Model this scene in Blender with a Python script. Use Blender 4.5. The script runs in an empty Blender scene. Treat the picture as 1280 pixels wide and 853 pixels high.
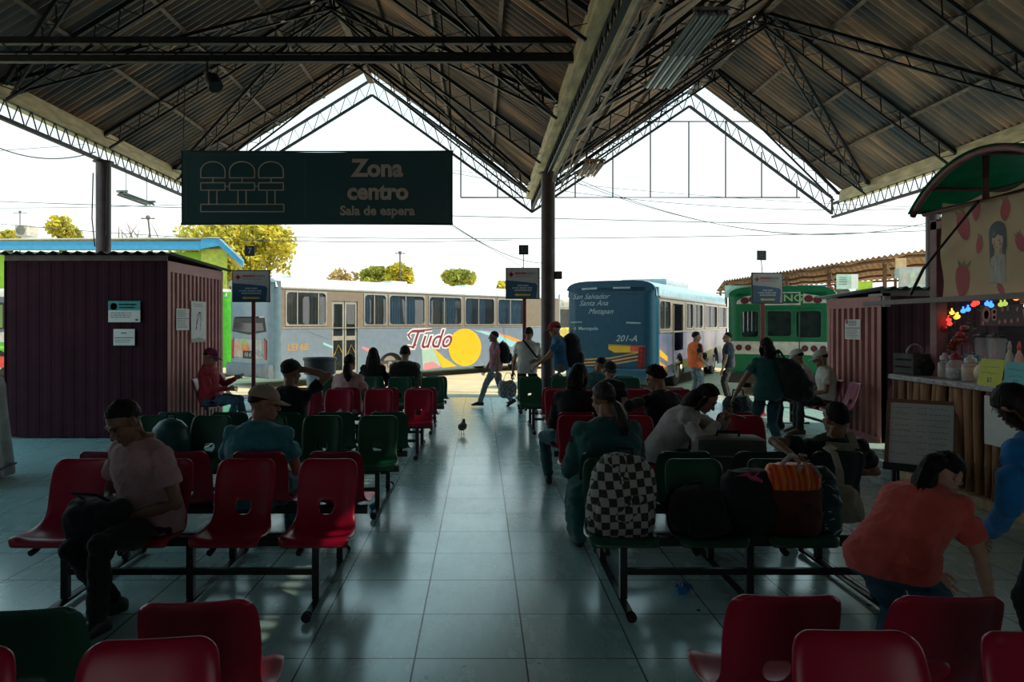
import bpy, bmesh, math, random
from mathutils import Vector, Matrix, Euler, noise
from math import sin, cos, pi, radians as R, sqrt, atan2
V = Vector
scene = bpy.context.scene
COL = scene.collection
random.seed(11)

# ------------------------------------------------------------------ view
F, CX, HY, EYE = 909.0, 601.0, 404.0, 1.65     # focal length (px), vanishing point x, horizon y, eye height
def at(px, py, Y):
    return V(((px - CX) / F * Y, Y, EYE - (py - HY) / F * Y))
def gx(px, Y):
    return (px - CX) / F * Y

# ------------------------------------------------------------------ materials
MATS = {}
def _n(nt, t, **kw):
    n = nt.nodes.new(t)
    for k, v in kw.items():
        setattr(n, k, v)
    return n
def mat(name, col, rough=0.6, metal=0.0, var=0.18, scale=6.0, bump=0.0, bscale=40.0, spec=0.5, alpha=1.0,
        emit=None, estr=0.0, stretch=None, transl=0.0, sheen=0.0, coat=0.0, rvar=0.0, col2=None, detail=3.0):
    if name in MATS:
        return MATS[name]
    m = bpy.data.materials.new(name); m.use_nodes = True
    nt = m.node_tree; b = nt.nodes['Principled BSDF']
    b.inputs['Roughness'].default_value = rough
    b.inputs['Metallic'].default_value = metal
    b.inputs['Specular IOR Level'].default_value = spec
    b.inputs['Alpha'].default_value = alpha
    if sheen: b.inputs['Sheen Weight'].default_value = sheen
    if coat: b.inputs['Coat Weight'].default_value = coat
    c = (col[0], col[1], col[2], 1)
    tc = _n(nt, 'ShaderNodeTexCoord')
    mp = _n(nt, 'ShaderNodeMapping')
    nt.links.new(tc.outputs['Object'], mp.inputs['Vector'])
    if stretch: mp.inputs['Scale'].default_value = stretch
    if var > 0:
        nz = _n(nt, 'ShaderNodeTexNoise'); nz.inputs['Scale'].default_value = scale; nz.inputs['Detail'].default_value = detail
        nt.links.new(mp.outputs['Vector'], nz.inputs['Vector'])
        rp = _n(nt, 'ShaderNodeValToRGB')
        a = [max(0, x * (1 - var)) for x in col]; d = [min(1, x * (1 + var)) for x in (col2 or col)]
        rp.color_ramp.elements[0].position = 0.32; rp.color_ramp.elements[1].position = 0.68
        rp.color_ramp.elements[0].color = (*a, 1); rp.color_ramp.elements[1].color = (*d, 1)
        nt.links.new(nz.outputs['Fac'], rp.inputs['Fac'])
        nt.links.new(rp.outputs['Color'], b.inputs['Base Color'])
        if rvar:
            mr = _n(nt, 'ShaderNodeMapRange')
            mr.inputs['To Min'].default_value = max(0.02, rough - rvar); mr.inputs['To Max'].default_value = min(1, rough + rvar)
            nt.links.new(nz.outputs['Fac'], mr.inputs['Value']); nt.links.new(mr.outputs['Result'], b.inputs['Roughness'])
    else:
        b.inputs['Base Color'].default_value = c
    if bump:
        n2 = _n(nt, 'ShaderNodeTexNoise'); n2.inputs['Scale'].default_value = bscale; n2.inputs['Detail'].default_value = 4
        nt.links.new(mp.outputs['Vector'], n2.inputs['Vector'])
        bp = _n(nt, 'ShaderNodeBump'); bp.inputs['Strength'].default_value = bump; bp.inputs['Distance'].default_value = 0.02
        nt.links.new(n2.outputs['Fac'], bp.inputs['Height']); nt.links.new(bp.outputs['Normal'], b.inputs['Normal'])
    if emit:
        b.inputs['Emission Color'].default_value = (*emit, 1); b.inputs['Emission Strength'].default_value = estr
    if transl:
        out = nt.nodes['Material Output']
        tr = _n(nt, 'ShaderNodeBsdfTranslucent'); mx = _n(nt, 'ShaderNodeMixShader')
        mx.inputs['Fac'].default_value = transl
        if var > 0: nt.links.new(rp.outputs['Color'], tr.inputs['Color'])
        else: tr.inputs['Color'].default_value = c
        nt.links.new(b.outputs['BSDF'], mx.inputs[1]); nt.links.new(tr.outputs['BSDF'], mx.inputs[2])
        nt.links.new(mx.outputs['Shader'], out.inputs['Surface'])
    MATS[name] = m
    return m

# ------------------------------------------------------------------ mesh builder
def frame_from(d, up=None):
    d = V(d).normalized()
    up = V(up) if up is not None else (V((0, 0, 1)) if abs(d.z) < 0.95 else V((0, 1, 0)))
    x = d.cross(up)
    if x.length < 1e-6: x = d.cross(V((1, 0, 0)))
    x.normalize(); y = x.cross(d).normalized()
    return x, y, d
class MB:
    def __init__(s): s.v = []; s.f = []; s.m = []
    def add(s, vs, fs, M=None, mi=0, flip=False):
        o = len(s.v)
        if M is not None:
            s.v += [M @ V(v) for v in vs]
            if M.determinant() < 0: flip = not flip
        else: s.v += [V(v) for v in vs]
        for i, f in enumerate(fs):
            f = tuple(o + k for k in f)
            s.f.append(f[::-1] if flip else f); s.m.append(mi if isinstance(mi, int) else mi[i])
        return s
    def box(s, c, size, M=None, mi=0, bevel=0.0):
        x, y, z = [a / 2 for a in size]; c = V(c)
        if bevel <= 0:
            vs = [c + V((i * x, j * y, k * z)) for i in (-1, 1) for j in (-1, 1) for k in (-1, 1)]
            fs = [(0, 1, 3, 2), (4, 6, 7, 5), (0, 4, 5, 1), (2, 3, 7, 6), (0, 2, 6, 4), (1, 5, 7, 3)]
            return s.add(vs, fs, M, mi)
        bm = bmesh.new(); bmesh.ops.create_cube(bm, size=1)
        for v in bm.verts: v.co = V((v.co.x * size[0], v.co.y * size[1], v.co.z * size[2])) + c
        bmesh.ops.bevel(bm, geom=bm.edges[:], offset=min(bevel, min(size) * .49), segments=2, profile=0.6, affect='EDGES')
        bm.verts.index_update()
        s.add([v.co.copy() for v in bm.verts], [tuple(v.index for v in f.verts) for f in bm.faces], M, mi); bm.free()
        return s
    def span(s, a, b, M=None, mi=0, bevel=0.0):
        a = V(a); b = V(b)
        return s.box((a + b) / 2, [abs(b[i] - a[i]) for i in range(3)], M, mi, bevel)
    def bar(s, a, b, w, h=None, up=None, mi=0):
        h = h or w; a = V(a); b = V(b); x, y, d = frame_from(b - a, up)
        vs = []
        for p in (a, b):
            for i, j in ((-1, -1), (1, -1), (1, 1), (-1, 1)): vs.append(p + x * (i * w / 2) + y * (j * h / 2))
        return s.add(vs, [(3, 2, 1, 0), (4, 5, 6, 7), (0, 1, 5, 4), (1, 2, 6, 5), (2, 3, 7, 6), (3, 0, 4, 7)], None, mi)
    def tube(s, pts, r, n=8, mi=0, caps=True, ell=1.0, M=None):
        pts = [V(p) for p in pts]; m = len(pts)
        rr = r if isinstance(r, (list, tuple)) else [r] * m
        vs, fs = [], []; px = None
        for i, p in enumerate(pts):
            d = (pts[min(i + 1, m - 1)] - pts[max(i - 1, 0)])
            if d.length < 1e-9: d = V((0, 0, 1))
            d.normalize()
            if px is None: x, y, _ = frame_from(d)
            else:
                x = px - d * px.dot(d)
                if x.length < 1e-6: x, y, _ = frame_from(d)
                x.normalize(); y = d.cross(x)
            px = x
            for k in range(n):
                a = 2 * pi * k / n
                vs.append(p + x * (cos(a) * rr[i]) + y * (sin(a) * rr[i] * ell))
        for i in range(m - 1):
            for k in range(n):
                k2 = (k + 1) % n
                fs.append((i * n + k, i * n + k2, (i + 1) * n + k2, (i + 1) * n + k))
        if caps:
            fs.append(tuple(range(n))[::-1]); fs.append(tuple((m - 1) * n + k for k in range(n)))
        return s.add(vs, fs, M, mi)
    def rings(s, rs, n=16, mi=0, caps=True, M=None, sq=2.0):
        # rs: list of (centre, half-axis vector a, half-axis vector b)
        vs, fs = [], []
        for c, a, b in rs:
            c = V(c); a = V(a); b = V(b)
            for k in range(n):
                t = 2 * pi * k / n; ct, st = cos(t), sin(t)
                e = 2.0 / sq
                vs.append(c + a * (math.copysign(abs(ct) ** e, ct)) + b * (math.copysign(abs(st) ** e, st)))
        m = len(rs)
        for i in range(m - 1):
            for k in range(n):
                k2 = (k + 1) % n
                fs.append((i * n + k, i * n + k2, (i + 1) * n + k2, (i + 1) * n + k))
        if caps:
            fs.append(tuple(range(n))[::-1]); fs.append(tuple((m - 1) * n + k for k in range(n)))
        return s.add(vs, fs, M, mi)
    def lathe(s, prof, n=20, c=(0, 0, 0), mi=0, M=None, caps=True):
        return s.rings([((c[0], c[1], c[2] + z), (max(r, 1e-4), 0, 0), (0, max(r, 1e-4), 0)) for r, z in prof], n, mi, caps, M)
    def ball(s, c, r, nu=14, nv=9, mi=0, M=None):
        r = (r, r, r) if not isinstance(r, (tuple, list)) else r
        rs = []
        for j in range(1, nv):
            t = -pi / 2 + pi * j / nv
            rs.append(((c[0], c[1], c[2] + r[2] * sin(t)), (r[0] * cos(t), 0, 0), (0, r[1] * cos(t), 0)))
        o = len(s.v); s.rings(rs, nu, mi, False, M)
        m = len(rs)
        ends = [V((c[0], c[1], c[2] - r[2])), V((c[0], c[1], c[2] + r[2]))]
        if M is not None: ends = [M @ e for e in ends]
        b = len(s.v); s.v += ends
        fl = M is not None and M.determinant() < 0
        for k in range(nu):
            k2 = (k + 1) % nu
            f1 = (b, o + k2, o + k); f2 = (b + 1, o + (m - 1) * nu + k, o + (m - 1) * nu + k2)
            s.f += [f1[::-1] if fl else f1, f2[::-1] if fl else f2]; s.m += [mi, mi]
        return s
    def prism(s, pts, o, u, v, th, mi=0, M=None):
        # polygon pts (2D) in plane o + u*x + v*y, extruded th along u x v (front face on the +normal side)
        o = V(o); u = V(u); v = V(v); nrm = u.cross(v).normalized() * th
        n = len(pts)
        ar = sum(pts[i][0] * pts[(i + 1) % n][1] - pts[(i + 1) % n][0] * pts[i][1] for i in range(n))
        if ar < 0: pts = pts[::-1]
        vs = [o + u * p[0] + v * p[1] for p in pts] + [o + u * p[0] + v * p[1] + nrm for p in pts]
        fs = [tuple(range(n))[::-1], tuple(range(n, 2 * n))] + [(i, (i + 1) % n, n + (i + 1) % n, n + i) for i in range(n)]
        return s.add(vs, fs, M, mi)
    def ring_prism(s, outer, inner, o, u, v, th, mi=0):
        o = V(o); u = V(u); v = V(v); nrm = u.cross(v).normalized() * th; n = len(outer)
        vs = []
        for k in (0, 1):
            for P in (outer, inner): vs += [o + u * p[0] + v * p[1] + nrm * k for p in P]
        fs = []
        for i in range(n):
            j = (i + 1) % n
            fs += [(2 * n + i, 2 * n + j, 3 * n + j, 3 * n + i), (i, n + i, n + j, j), (i, j, 2 * n + j, 2 * n + i), (n + i, 3 * n + i, 3 * n + j, n + j)]
        return s.add(vs, fs, None, mi)
    def grid(s, fn, nu, nv, mi=0, skip=None):
        vs = [fn(i / nu, j / nv) for j in range(nv + 1) for i in range(nu + 1)]
        fs = []
        for j in range(nv):
            for i in range(nu):
                if skip and skip(i, j): continue
                a = j * (nu + 1) + i
                fs.append((a, a + 1, a + nu + 2, a + nu + 1))
        return s.add(vs, fs, None, mi)
    def text(s, txt, size, o, u, v, th=0.004, mi=0, align='CENTER', shear=0.0, offset=0.0, sx=1.0, space=1.0):
        vs, fs = text_geo(txt, size, align, shear, offset, space)
        o = V(o); u = V(u); v = V(v); nrm = u.cross(v).normalized()
        return s.add([o + u * (p[0] * sx) + v * p[1] + nrm * (p[2] * th) for p in vs], fs, None, mi)
    def mesh(s, name, mats, smooth=False):
        me = bpy.data.meshes.new(name)
        me.from_pydata([tuple(v) for v in s.v], [], s.f)
        mats = mats if isinstance(mats, (list, tuple)) else [mats]
        for m in mats: me.materials.append(m)
        if len(mats) > 1: me.polygons.foreach_set('material_index', s.m)
        if smooth is True: me.polygons.foreach_set('use_smooth', [True] * len(me.polygons))
        elif smooth:
            me.polygons.foreach_set('use_smooth', [True] * len(me.polygons)); me.set_sharp_from_angle(angle=R(smooth))
        me.update()
        return me
    def build(s, name, mats, parent=None, smooth=False, loc=None, rot=None):
        return link(name, s.mesh(name, mats, smooth), parent, loc, rot)
def link(name, me, parent=None, loc=None, rot=None):
    o = bpy.data.objects.new(name, me); COL.objects.link(o)
    if parent is not None: o.parent = parent
    if loc is not None: o.location = loc
    if rot is not None: o.rotation_euler = rot
    return o
def empty(name, loc=(0, 0, 0), rz=0.0):
    o = bpy.data.objects.new(name, None); o.empty_display_size = .1
    COL.objects.link(o); o.location = loc; o.rotation_euler = (0, 0, rz)
    return o
def tag(o, label, cat, group=None, kind=None):
    o['label'] = label; o['category'] = cat
    if group: o['group'] = group
    if kind: o['kind'] = kind
    return o
def struct(o, label=None, cat=None, group=None):
    o['kind'] = 'structure'
    if label: tag(o, label, cat, group)
    return o
def evaluated(ob):
    dg = bpy.context.evaluated_depsgraph_get(); dg.update()
    me = bpy.data.meshes.new_from_object(ob.evaluated_get(dg))
    return me
def remesh(mb, voxel, smooth=3, factor=0.5):
    me = mb.mesh('tmp', []) if False else None
    me = bpy.data.meshes.new('tmp'); me.from_pydata([tuple(v) for v in mb.v], [], mb.f); me.update()
    ob = bpy.data.objects.new('tmp', me); COL.objects.link(ob)
    md = ob.modifiers.new('r', 'REMESH'); md.mode = 'VOXEL'; md.voxel_size = voxel
    if smooth:
        sm = ob.modifiers.new('s', 'SMOOTH'); sm.factor = factor; sm.iterations = smooth
    m2 = evaluated(ob)
    vs = [v.co.copy() for v in m2.vertices]; fs = [tuple(p.vertices) for p in m2.polygons]
    bpy.data.objects.remove(ob); bpy.data.meshes.remove(me); bpy.data.meshes.remove(m2)
    out = MB(); out.v = vs; out.f = fs; out.m = [0] * len(fs)
    return out
_TXT = {}
def text_geo(txt, size, align, shear, offset, space):
    key = (txt, size, align, shear, offset, space)
    if key not in _TXT:
        c = bpy.data.curves.new('t', 'FONT'); c.body = txt; c.size = size; c.align_x = align; c.align_y = 'CENTER'
        c.shear = shear; c.offset = offset; c.extrude = 0.5; c.resolution_u = 3; c.space_character = space
        o = bpy.data.objects.new('t', c); COL.objects.link(o)
        me = evaluated(o)
        _TXT[key] = ([v.co.copy() for v in me.vertices], [tuple(p.vertices) for p in me.polygons])
        bpy.data.objects.remove(o); bpy.data.curves.remove(c); bpy.data.meshes.remove(me)
    return _TXT[key]
def rrect(w, h, r, n=4, cx=0.0, cy=0.0):
    pts = []
    for sx, sy, a0 in ((1, 1, 0), (-1, 1, 90), (-1, -1, 180), (1, -1, 270)):
        for k in range(n + 1):
            a = R(a0 + 90 * k / n)
            pts.append((cx + sx * (w / 2 - r) + r * cos(a), cy + sy * (h / 2 - r) + r * sin(a)))
    return pts
def ellipse(rx, ry, n=28, cx=0.0, cy=0.0):
    return [(cx + rx * cos(2 * pi * k / n), cy + ry * sin(2 * pi * k / n)) for k in range(n)]
def catenary(a, b, sag, n=24):
    a = V(a); b = V(b)
    return [a.lerp(b, k / n) - V((0, 0, sag * 4 * (k / n) * (1 - k / n))) for k in range(n + 1)]
def cut_panel(mb, u0, u1, v0, v1, holes, place, mi=0):
    """thin solid panel in (u,v) with rectangular holes; place(ua,ub,va,vb) -> (corner, corner)"""
    us = sorted({u0, u1, *[h[0] for h in holes], *[h[1] for h in holes]})
    vs = sorted({v0, v1, *[h[2] for h in holes], *[h[3] for h in holes]})
    us = [u for u in us if u0 <= u <= u1]; vs = [v for v in vs if v0 <= v <= v1]
    for j in range(len(vs) - 1):
        run = None
        for i in range(len(us) - 1):
            cu, cv = (us[i] + us[i + 1]) / 2, (vs[j] + vs[j + 1]) / 2
            inside = any(h[0] < cu < h[1] and h[2] < cv < h[3] for h in holes)
            if not inside and run is None: run = us[i]
            if run is not None and (inside or i == len(us) - 2):
                a, b = place(run, us[i] if inside else us[i + 1], vs[j], vs[j + 1]); mb.span(a, b, None, mi); run = None
# ------------------------------------------------------------------ people
SKIN = {'dark': mat('skin_dark', (.16, .075, .045), .5, var=.1, scale=14), 'mid': mat('skin_mid', (.27, .135, .085), .5, var=.1, scale=14),
        'light': mat('skin_light', (.42, .24, .17), .5, var=.08, scale=14)}
EYE_M = mat('eye_dark', (.02, .015, .012), .2, var=0)
LIP_M = mat('lip', (.2, .075, .06), .5, var=.1)
HAIR_M = mat('hair_black', (.010, .008, .007), .6, var=.4, scale=30, spec=.15, bump=.5, bscale=90, stretch=(1, 1, .15))
HAIR_G = mat('hair_grey', (.09, .085, .08), .6, var=.4, scale=30, bump=.5, bscale=90)
def chain(mb, pts, rad, n=12):
    mb.tube(pts, rad, n)
    for p, r in zip(pts, rad): mb.ball(p, r, n, 8)
def make_head():
    mb = MB()
    mb.ball((0, -.012, .03), (.076, .097, .092), 20, 14)
    mb.ball((0, .03, -.03), (.062, .066, .085), 18, 12)
    mb.ball((0, .05, -.075), (.045, .045, .04), 14, 9)
    mb.ball((0, .077, -.096), (.021, .02, .019), 12, 8)
    chain(mb, [(0, .088, .022), (0, .106, -.012), (0, .113, -.026)], [.009, .011, .014])
    for s in (-1, 1):
        mb.ball((s * .013, .1, -.028), (.011, .013, .009), 10, 7)
        chain(mb, [(s * .012, .088, .034), (s * .036, .084, .038), (s * .055, .065, .03)], [.01, .011, .009])
        mb.ball((s * .042, .062, -.022), (.024, .026, .022), 12, 8)
        mb.rings([((s * .074, -.008, -.035), (.008, 0, 0), (0, .012, 0)), ((s * .08, -.01, -.012), (.01, 0, 0), (0, .019, 0)),
                  ((s * .084, -.014, .012), (.01, 0, 0), (0, .024, 0)), ((s * .082, -.014, .028), (.008, 0, 0), (0, .016, 0))], 10)
    chain(mb, [(-.021, .088, -.055), (0, .095, -.054), (.021, .088, -.055)], [.006, .008, .006])
    chain(mb, [(-.019, .087, -.066), (0, .093, -.067), (.019, .087, -.066)], [.006, .009, .006])
    mb.tube([(0, -.018, -.05), (0, -.03, -.17)], [.056, .06], 16)
    h = remesh(mb, .0055, 3)
    for s in (-1, 1):
        h.ball((s * .032, .0815, .010), (.0125, .011, .0085), 12, 8, 1)
    h.prism(ellipse(.021, .0065, 16), (0, .102, -.0605), (-1, 0, 0), (0, 0, 1), .002, 2)
    return h
def make_hand():
    mb = MB()
    mb.rings([((0, -.03, 0), (.026, 0, 0), (0, 0, .021)), ((0, .01, 0), (.029, 0, 0), (0, 0, .018)), ((.002, .05, 0), (.04, 0, 0), (0, 0, .016)),
              ((0, .092, 0), (.041, 0, 0), (0, 0, .013)), ((0, .1, 0), (.036, 0, 0), (0, 0, .009))], 16)
    for x, L, sp in ((.031, .072, .12), (.0105, .082, .03), (-.0105, .076, -.05), (-.031, .058, -.15)):
        p = V((x, .09, 0)); d = V((sp, 1, -.12)).normalized(); pts = [p.copy()]
        for seg, bend in ((.45, 28), (.3, 36), (.25, 24)):
            p = p + d * (L * seg); pts.append(p.copy()); d = Matrix.Rotation(-R(bend), 3, 'X') @ d
        chain(mb, pts, [.0098, .0092, .0085, .0072], 10)
    chain(mb, [(.026, .015, -.004), (.05, .045, -.012), (.058, .072, -.02), (.058, .092, -.028)], [.015, .012, .0105, .0085], 10)
    return remesh(mb, .004, 2)
HEAD, HAND = make_head(), make_hand()

def hair_shell(front=48, side=100, back=122, puff=1.0, top=1.0, n=36, m=14, seed=0, rough=.004):
    mb = MB(); c = V((0, -.013, .03)); vs = []; fs = []
    for i in range(n):
        a = 2 * pi * i / n                      # 0 = front
        f = (1 + cos(a)) / 2; bk = 1 - f
        sd = abs(sin(a))
        lim = front * max(0, cos(a)) ** .7 + back * max(0, -cos(a)) ** .7
        w = abs(cos(a)) ** .7
        lim = R(lim + side * (1 - w))
        for j in range(m + 1):
            t = lim * j / m
            d = V((sin(t) * sin(a), sin(t) * cos(a), cos(t)))
            r = V((d.x * .081 * puff, d.y * .103 * puff, d.z * .099 * puff * top))
            k = noise.noise(V((d.x * 9 + seed, d.y * 9, d.z * 4))) * rough * 2
            r = r * (1 + k / .09)
            if j == m: r = r * .9
            vs.append(c + r)
    for i in range(n):
        for j in range(m):
            i2 = (i + 1) % n
            fs.append((i * (m + 1) + j, i * (m + 1) + j + 1, i2 * (m + 1) + j + 1, i2 * (m + 1) + j))
    mb.add(vs, fs, None, 0, True)
    return mb
def strands(mb, path, rad, flat=.6, amp=.006, n=18, seed=1):
    pts = [V(p) for p in path]
    # resample
    out, rr = [], []
    for i in range(len(pts) - 1):
        for k in range(4):
            t = k / 4; out.append(pts[i].lerp(pts[i + 1], t)); rr.append(rad[i] * (1 - t) + rad[i + 1] * t)
    out.append(pts[-1]); rr.append(rad[-1])
    o = len(mb.v); mb.tube(out, rr, n, ell=flat)
    for k in range(o, len(mb.v)):
        ang = (k - o) % n
        mb.v[k] += V((noise.noise(V((ang * 1.7 + seed, mb.v[k].z * 3, 0))), noise.noise(V((ang * 1.3, mb.v[k].z * 3, seed + 5))), 0)) * amp * 2
def make_hair(style):
    if style == 'short': return hair_shell(52, 98, 128, 1.0, 1.0, seed=2)
    if style == 'buzz': return hair_shell(50, 94, 124, .98, .975, seed=4, rough=.001)
    if style == 'full': return hair_shell(48, 98, 128, 1.06, 1.09, seed=5, rough=.010)
    if style == 'under_cap': return hair_shell(80, 92, 120, .985, .95, seed=7)
    if style == 'long':
        mb = hair_shell(40, 108, 125, 1.07, 1.04, seed=3)
        strands(mb, [(0, -.06, .06), (0, -.085, -.03), (0, -.09, -.12), (0, -.1, -.24), (0, -.095, -.36), (0, -.08, -.42)], [.06, .085, .098, .105, .085, .03], .62)
        for s in (-1, 1): strands(mb, [(s * .06, 0, .04), (s * .084, -.01, -.05), (s * .09, -.02, -.15), (s * .09, -.01, -.26)], [.03, .036, .04, .015], .7, n=10, seed=s + 4)
        return mb
    if style == 'bob':
        mb = hair_shell(40, 112, 128, 1.08, 1.04, seed=3)
        strands(mb, [(0, -.06, .05), (0, -.08, -.04), (0, -.08, -.12), (0, -.07, -.19)], [.06, .086, .095, .07], .7)
        for s in (-1, 1): strands(mb, [(s * .06, .0, .04), (s * .083, .0, -.05), (s * .08, .0, -.13)], [.03, .036, .02], .7, n=10, seed=s + 4)
        return mb
    if style == 'ponytail':
        mb = hair_shell(40, 96, 124, 1.03, 1.03, seed=6)
        mb.tube([(0, -.1, -.035), (0, -.128, -.05)], [.03, .028], 14)
        strands(mb, [(0, -.115, -.04), (.012, -.145, -.08), (.03, -.15, -.15), (.05, -.14, -.23), (.055, -.12, -.3)], [.03, .045, .06, .055, .015], .7, amp=.01)
        return mb
    if style == 'bun':
        mb = hair_shell(40, 98, 124, 1.04, 1.03, seed=8)
        mb.ball((0, -.13, .03), (.05, .042, .05), 16, 10)
        return mb
    if style == 'clip':      # long hair gathered at the nape
        mb = hair_shell(36, 104, 126, 1.06, 1.05, seed=9)
        strands(mb, [(0, -.09, .03), (0, -.125, -.04), (0, -.125, -.11), (.03, -.13, -.19), (.06, -.14, -.27), (.08, -.14, -.33)], [.05, .06, .045, .058, .05, .012], .8, amp=.012); mb.ball((0, -.13, -.09), (.05, .03, .03), 14, 9)
        return mb
def cap_mesh():
    mb = MB(); n, m = 28, 8; c = V((0, -.012, .045)); vs, fs = [], []
    for j in range(m + 1):
        t = R(88) * j / m
        for i in range(n):
            a = 2 * pi * i / n
            seam = 1 + .012 * (abs(sin(3 * a)) ** .3 - 1)
            vs.append(c + V((sin(t) * sin(a) * .09 * seam, sin(t) * cos(a) * .112 * seam, (cos(t)) * .088)))
    for i in range(n): vs.append(c + V((sin(2 * pi * i / n) * .086, cos(2 * pi * i / n) * .107, -.004)))
    for j in range(m + 1):
        for i in range(n):
            fs.append((j * n + i, (j + 1) * n + i, (j + 1) * n + (i + 1) % n, j * n + (i + 1) % n))
    mb.add(vs, fs)
    mb.ball((0, -.012, .134), (.009, .009, .006), 8, 6)
    br = MB()
    def fn(u, v):
        a = (u - .5) * R(150); r0 = 1.0; 
        x = sin(a) * .088; y = -.012 + cos(a) * .11
        ext = v * .085 * max(0, cos(a * 1.12)) ** .6
        return V((x * (1 - .08 * v), y + ext, .046 - .018 * (x / .088) ** 2 - ext * .22))
    br.grid(fn, 16, 5)
    k = len(br.v); br.add([v - V((0, 0, .005)) for v in br.v], [f for f in br.f], None, 0, True)
    # rim
    nu = 16
    edge = [5 * (nu + 1) + i for i in range(nu + 1)]
    for i in range(nu): br.f.append((edge[i], edge[i + 1], edge[i + 1] + k, edge[i] + k)); br.m.append(0)
    return mb, br
def ik(a, c, l1, l2, pole):
    a = V(a[:3]); c = V(c[:3]); d = c - a; L = d.length
    if L > l1 + l2 - .004: c = a + d.normalized() * (l1 + l2 - .004); d = c - a; L = d.length
    if L < abs(l1 - l2) + .01: L = abs(l1 - l2) + .01
    x = (l1 * l1 - l2 * l2 + L * L) / (2 * L); h = sqrt(max(0, l1 * l1 - x * x))
    dn = d.normalized(); p = V(pole); p = p - dn * p.dot(dn)
    if p.length < 1e-5: p = V((0, 0, -1))
    return a + dn * x + p.normalized() * h, c
def wrinkle(mb, amp, sc, seed=0):
    nrm = [V((0, 0, 0)) for _ in mb.v]
    for f in mb.f:
        if len(f) >= 3:
            q = (mb.v[f[1]] - mb.v[f[0]]).cross(mb.v[f[2]] - mb.v[f[0]])
            for k in f: nrm[k] += q
    for i, v in enumerate(mb.v):
        n = nrm[i]
        if n.length > 0:
            w = V((v.x * sc + seed, v.y * sc, v.z * sc * 1.6 + noise.noise(v * 5) * 1.5))
            mb.v[i] = v + n.normalized() * (noise.noise(w) * amp + noise.noise(w * 2.3) * amp * .5)
CLOTH = {}
def cloth(name, col, rough=.85, var=.15):
    return mat('cloth_' + name, col, rough, var=var, scale=9, bump=.25, bscale=160, sheen=.15, spec=.2)
DENIM = mat('denim_blue', (.035, .085, .13), .85, var=.3, scale=12, bump=.3, bscale=250, spec=.2)
DENIM_L = mat('denim_pale', (.16, .2, .22), .85, var=.25, scale=12, bump=.3, bscale=250, spec=.2)
BLACKC = cloth('black', (.012, .013, .015)); CHAR = cloth('charcoal', (.025, .028, .03)); NAVY = cloth('navy', (.012, .02, .035))
SHOE_B = mat('shoe_black', (.012, .012, .012), .45, var=.2); SHOE_W = mat('shoe_pale', (.4, .4, .38), .6); SHOE_BR = mat('shoe_brown', (.11, .055, .03), .5)
CAPMESH = cap_mesh()

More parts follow.
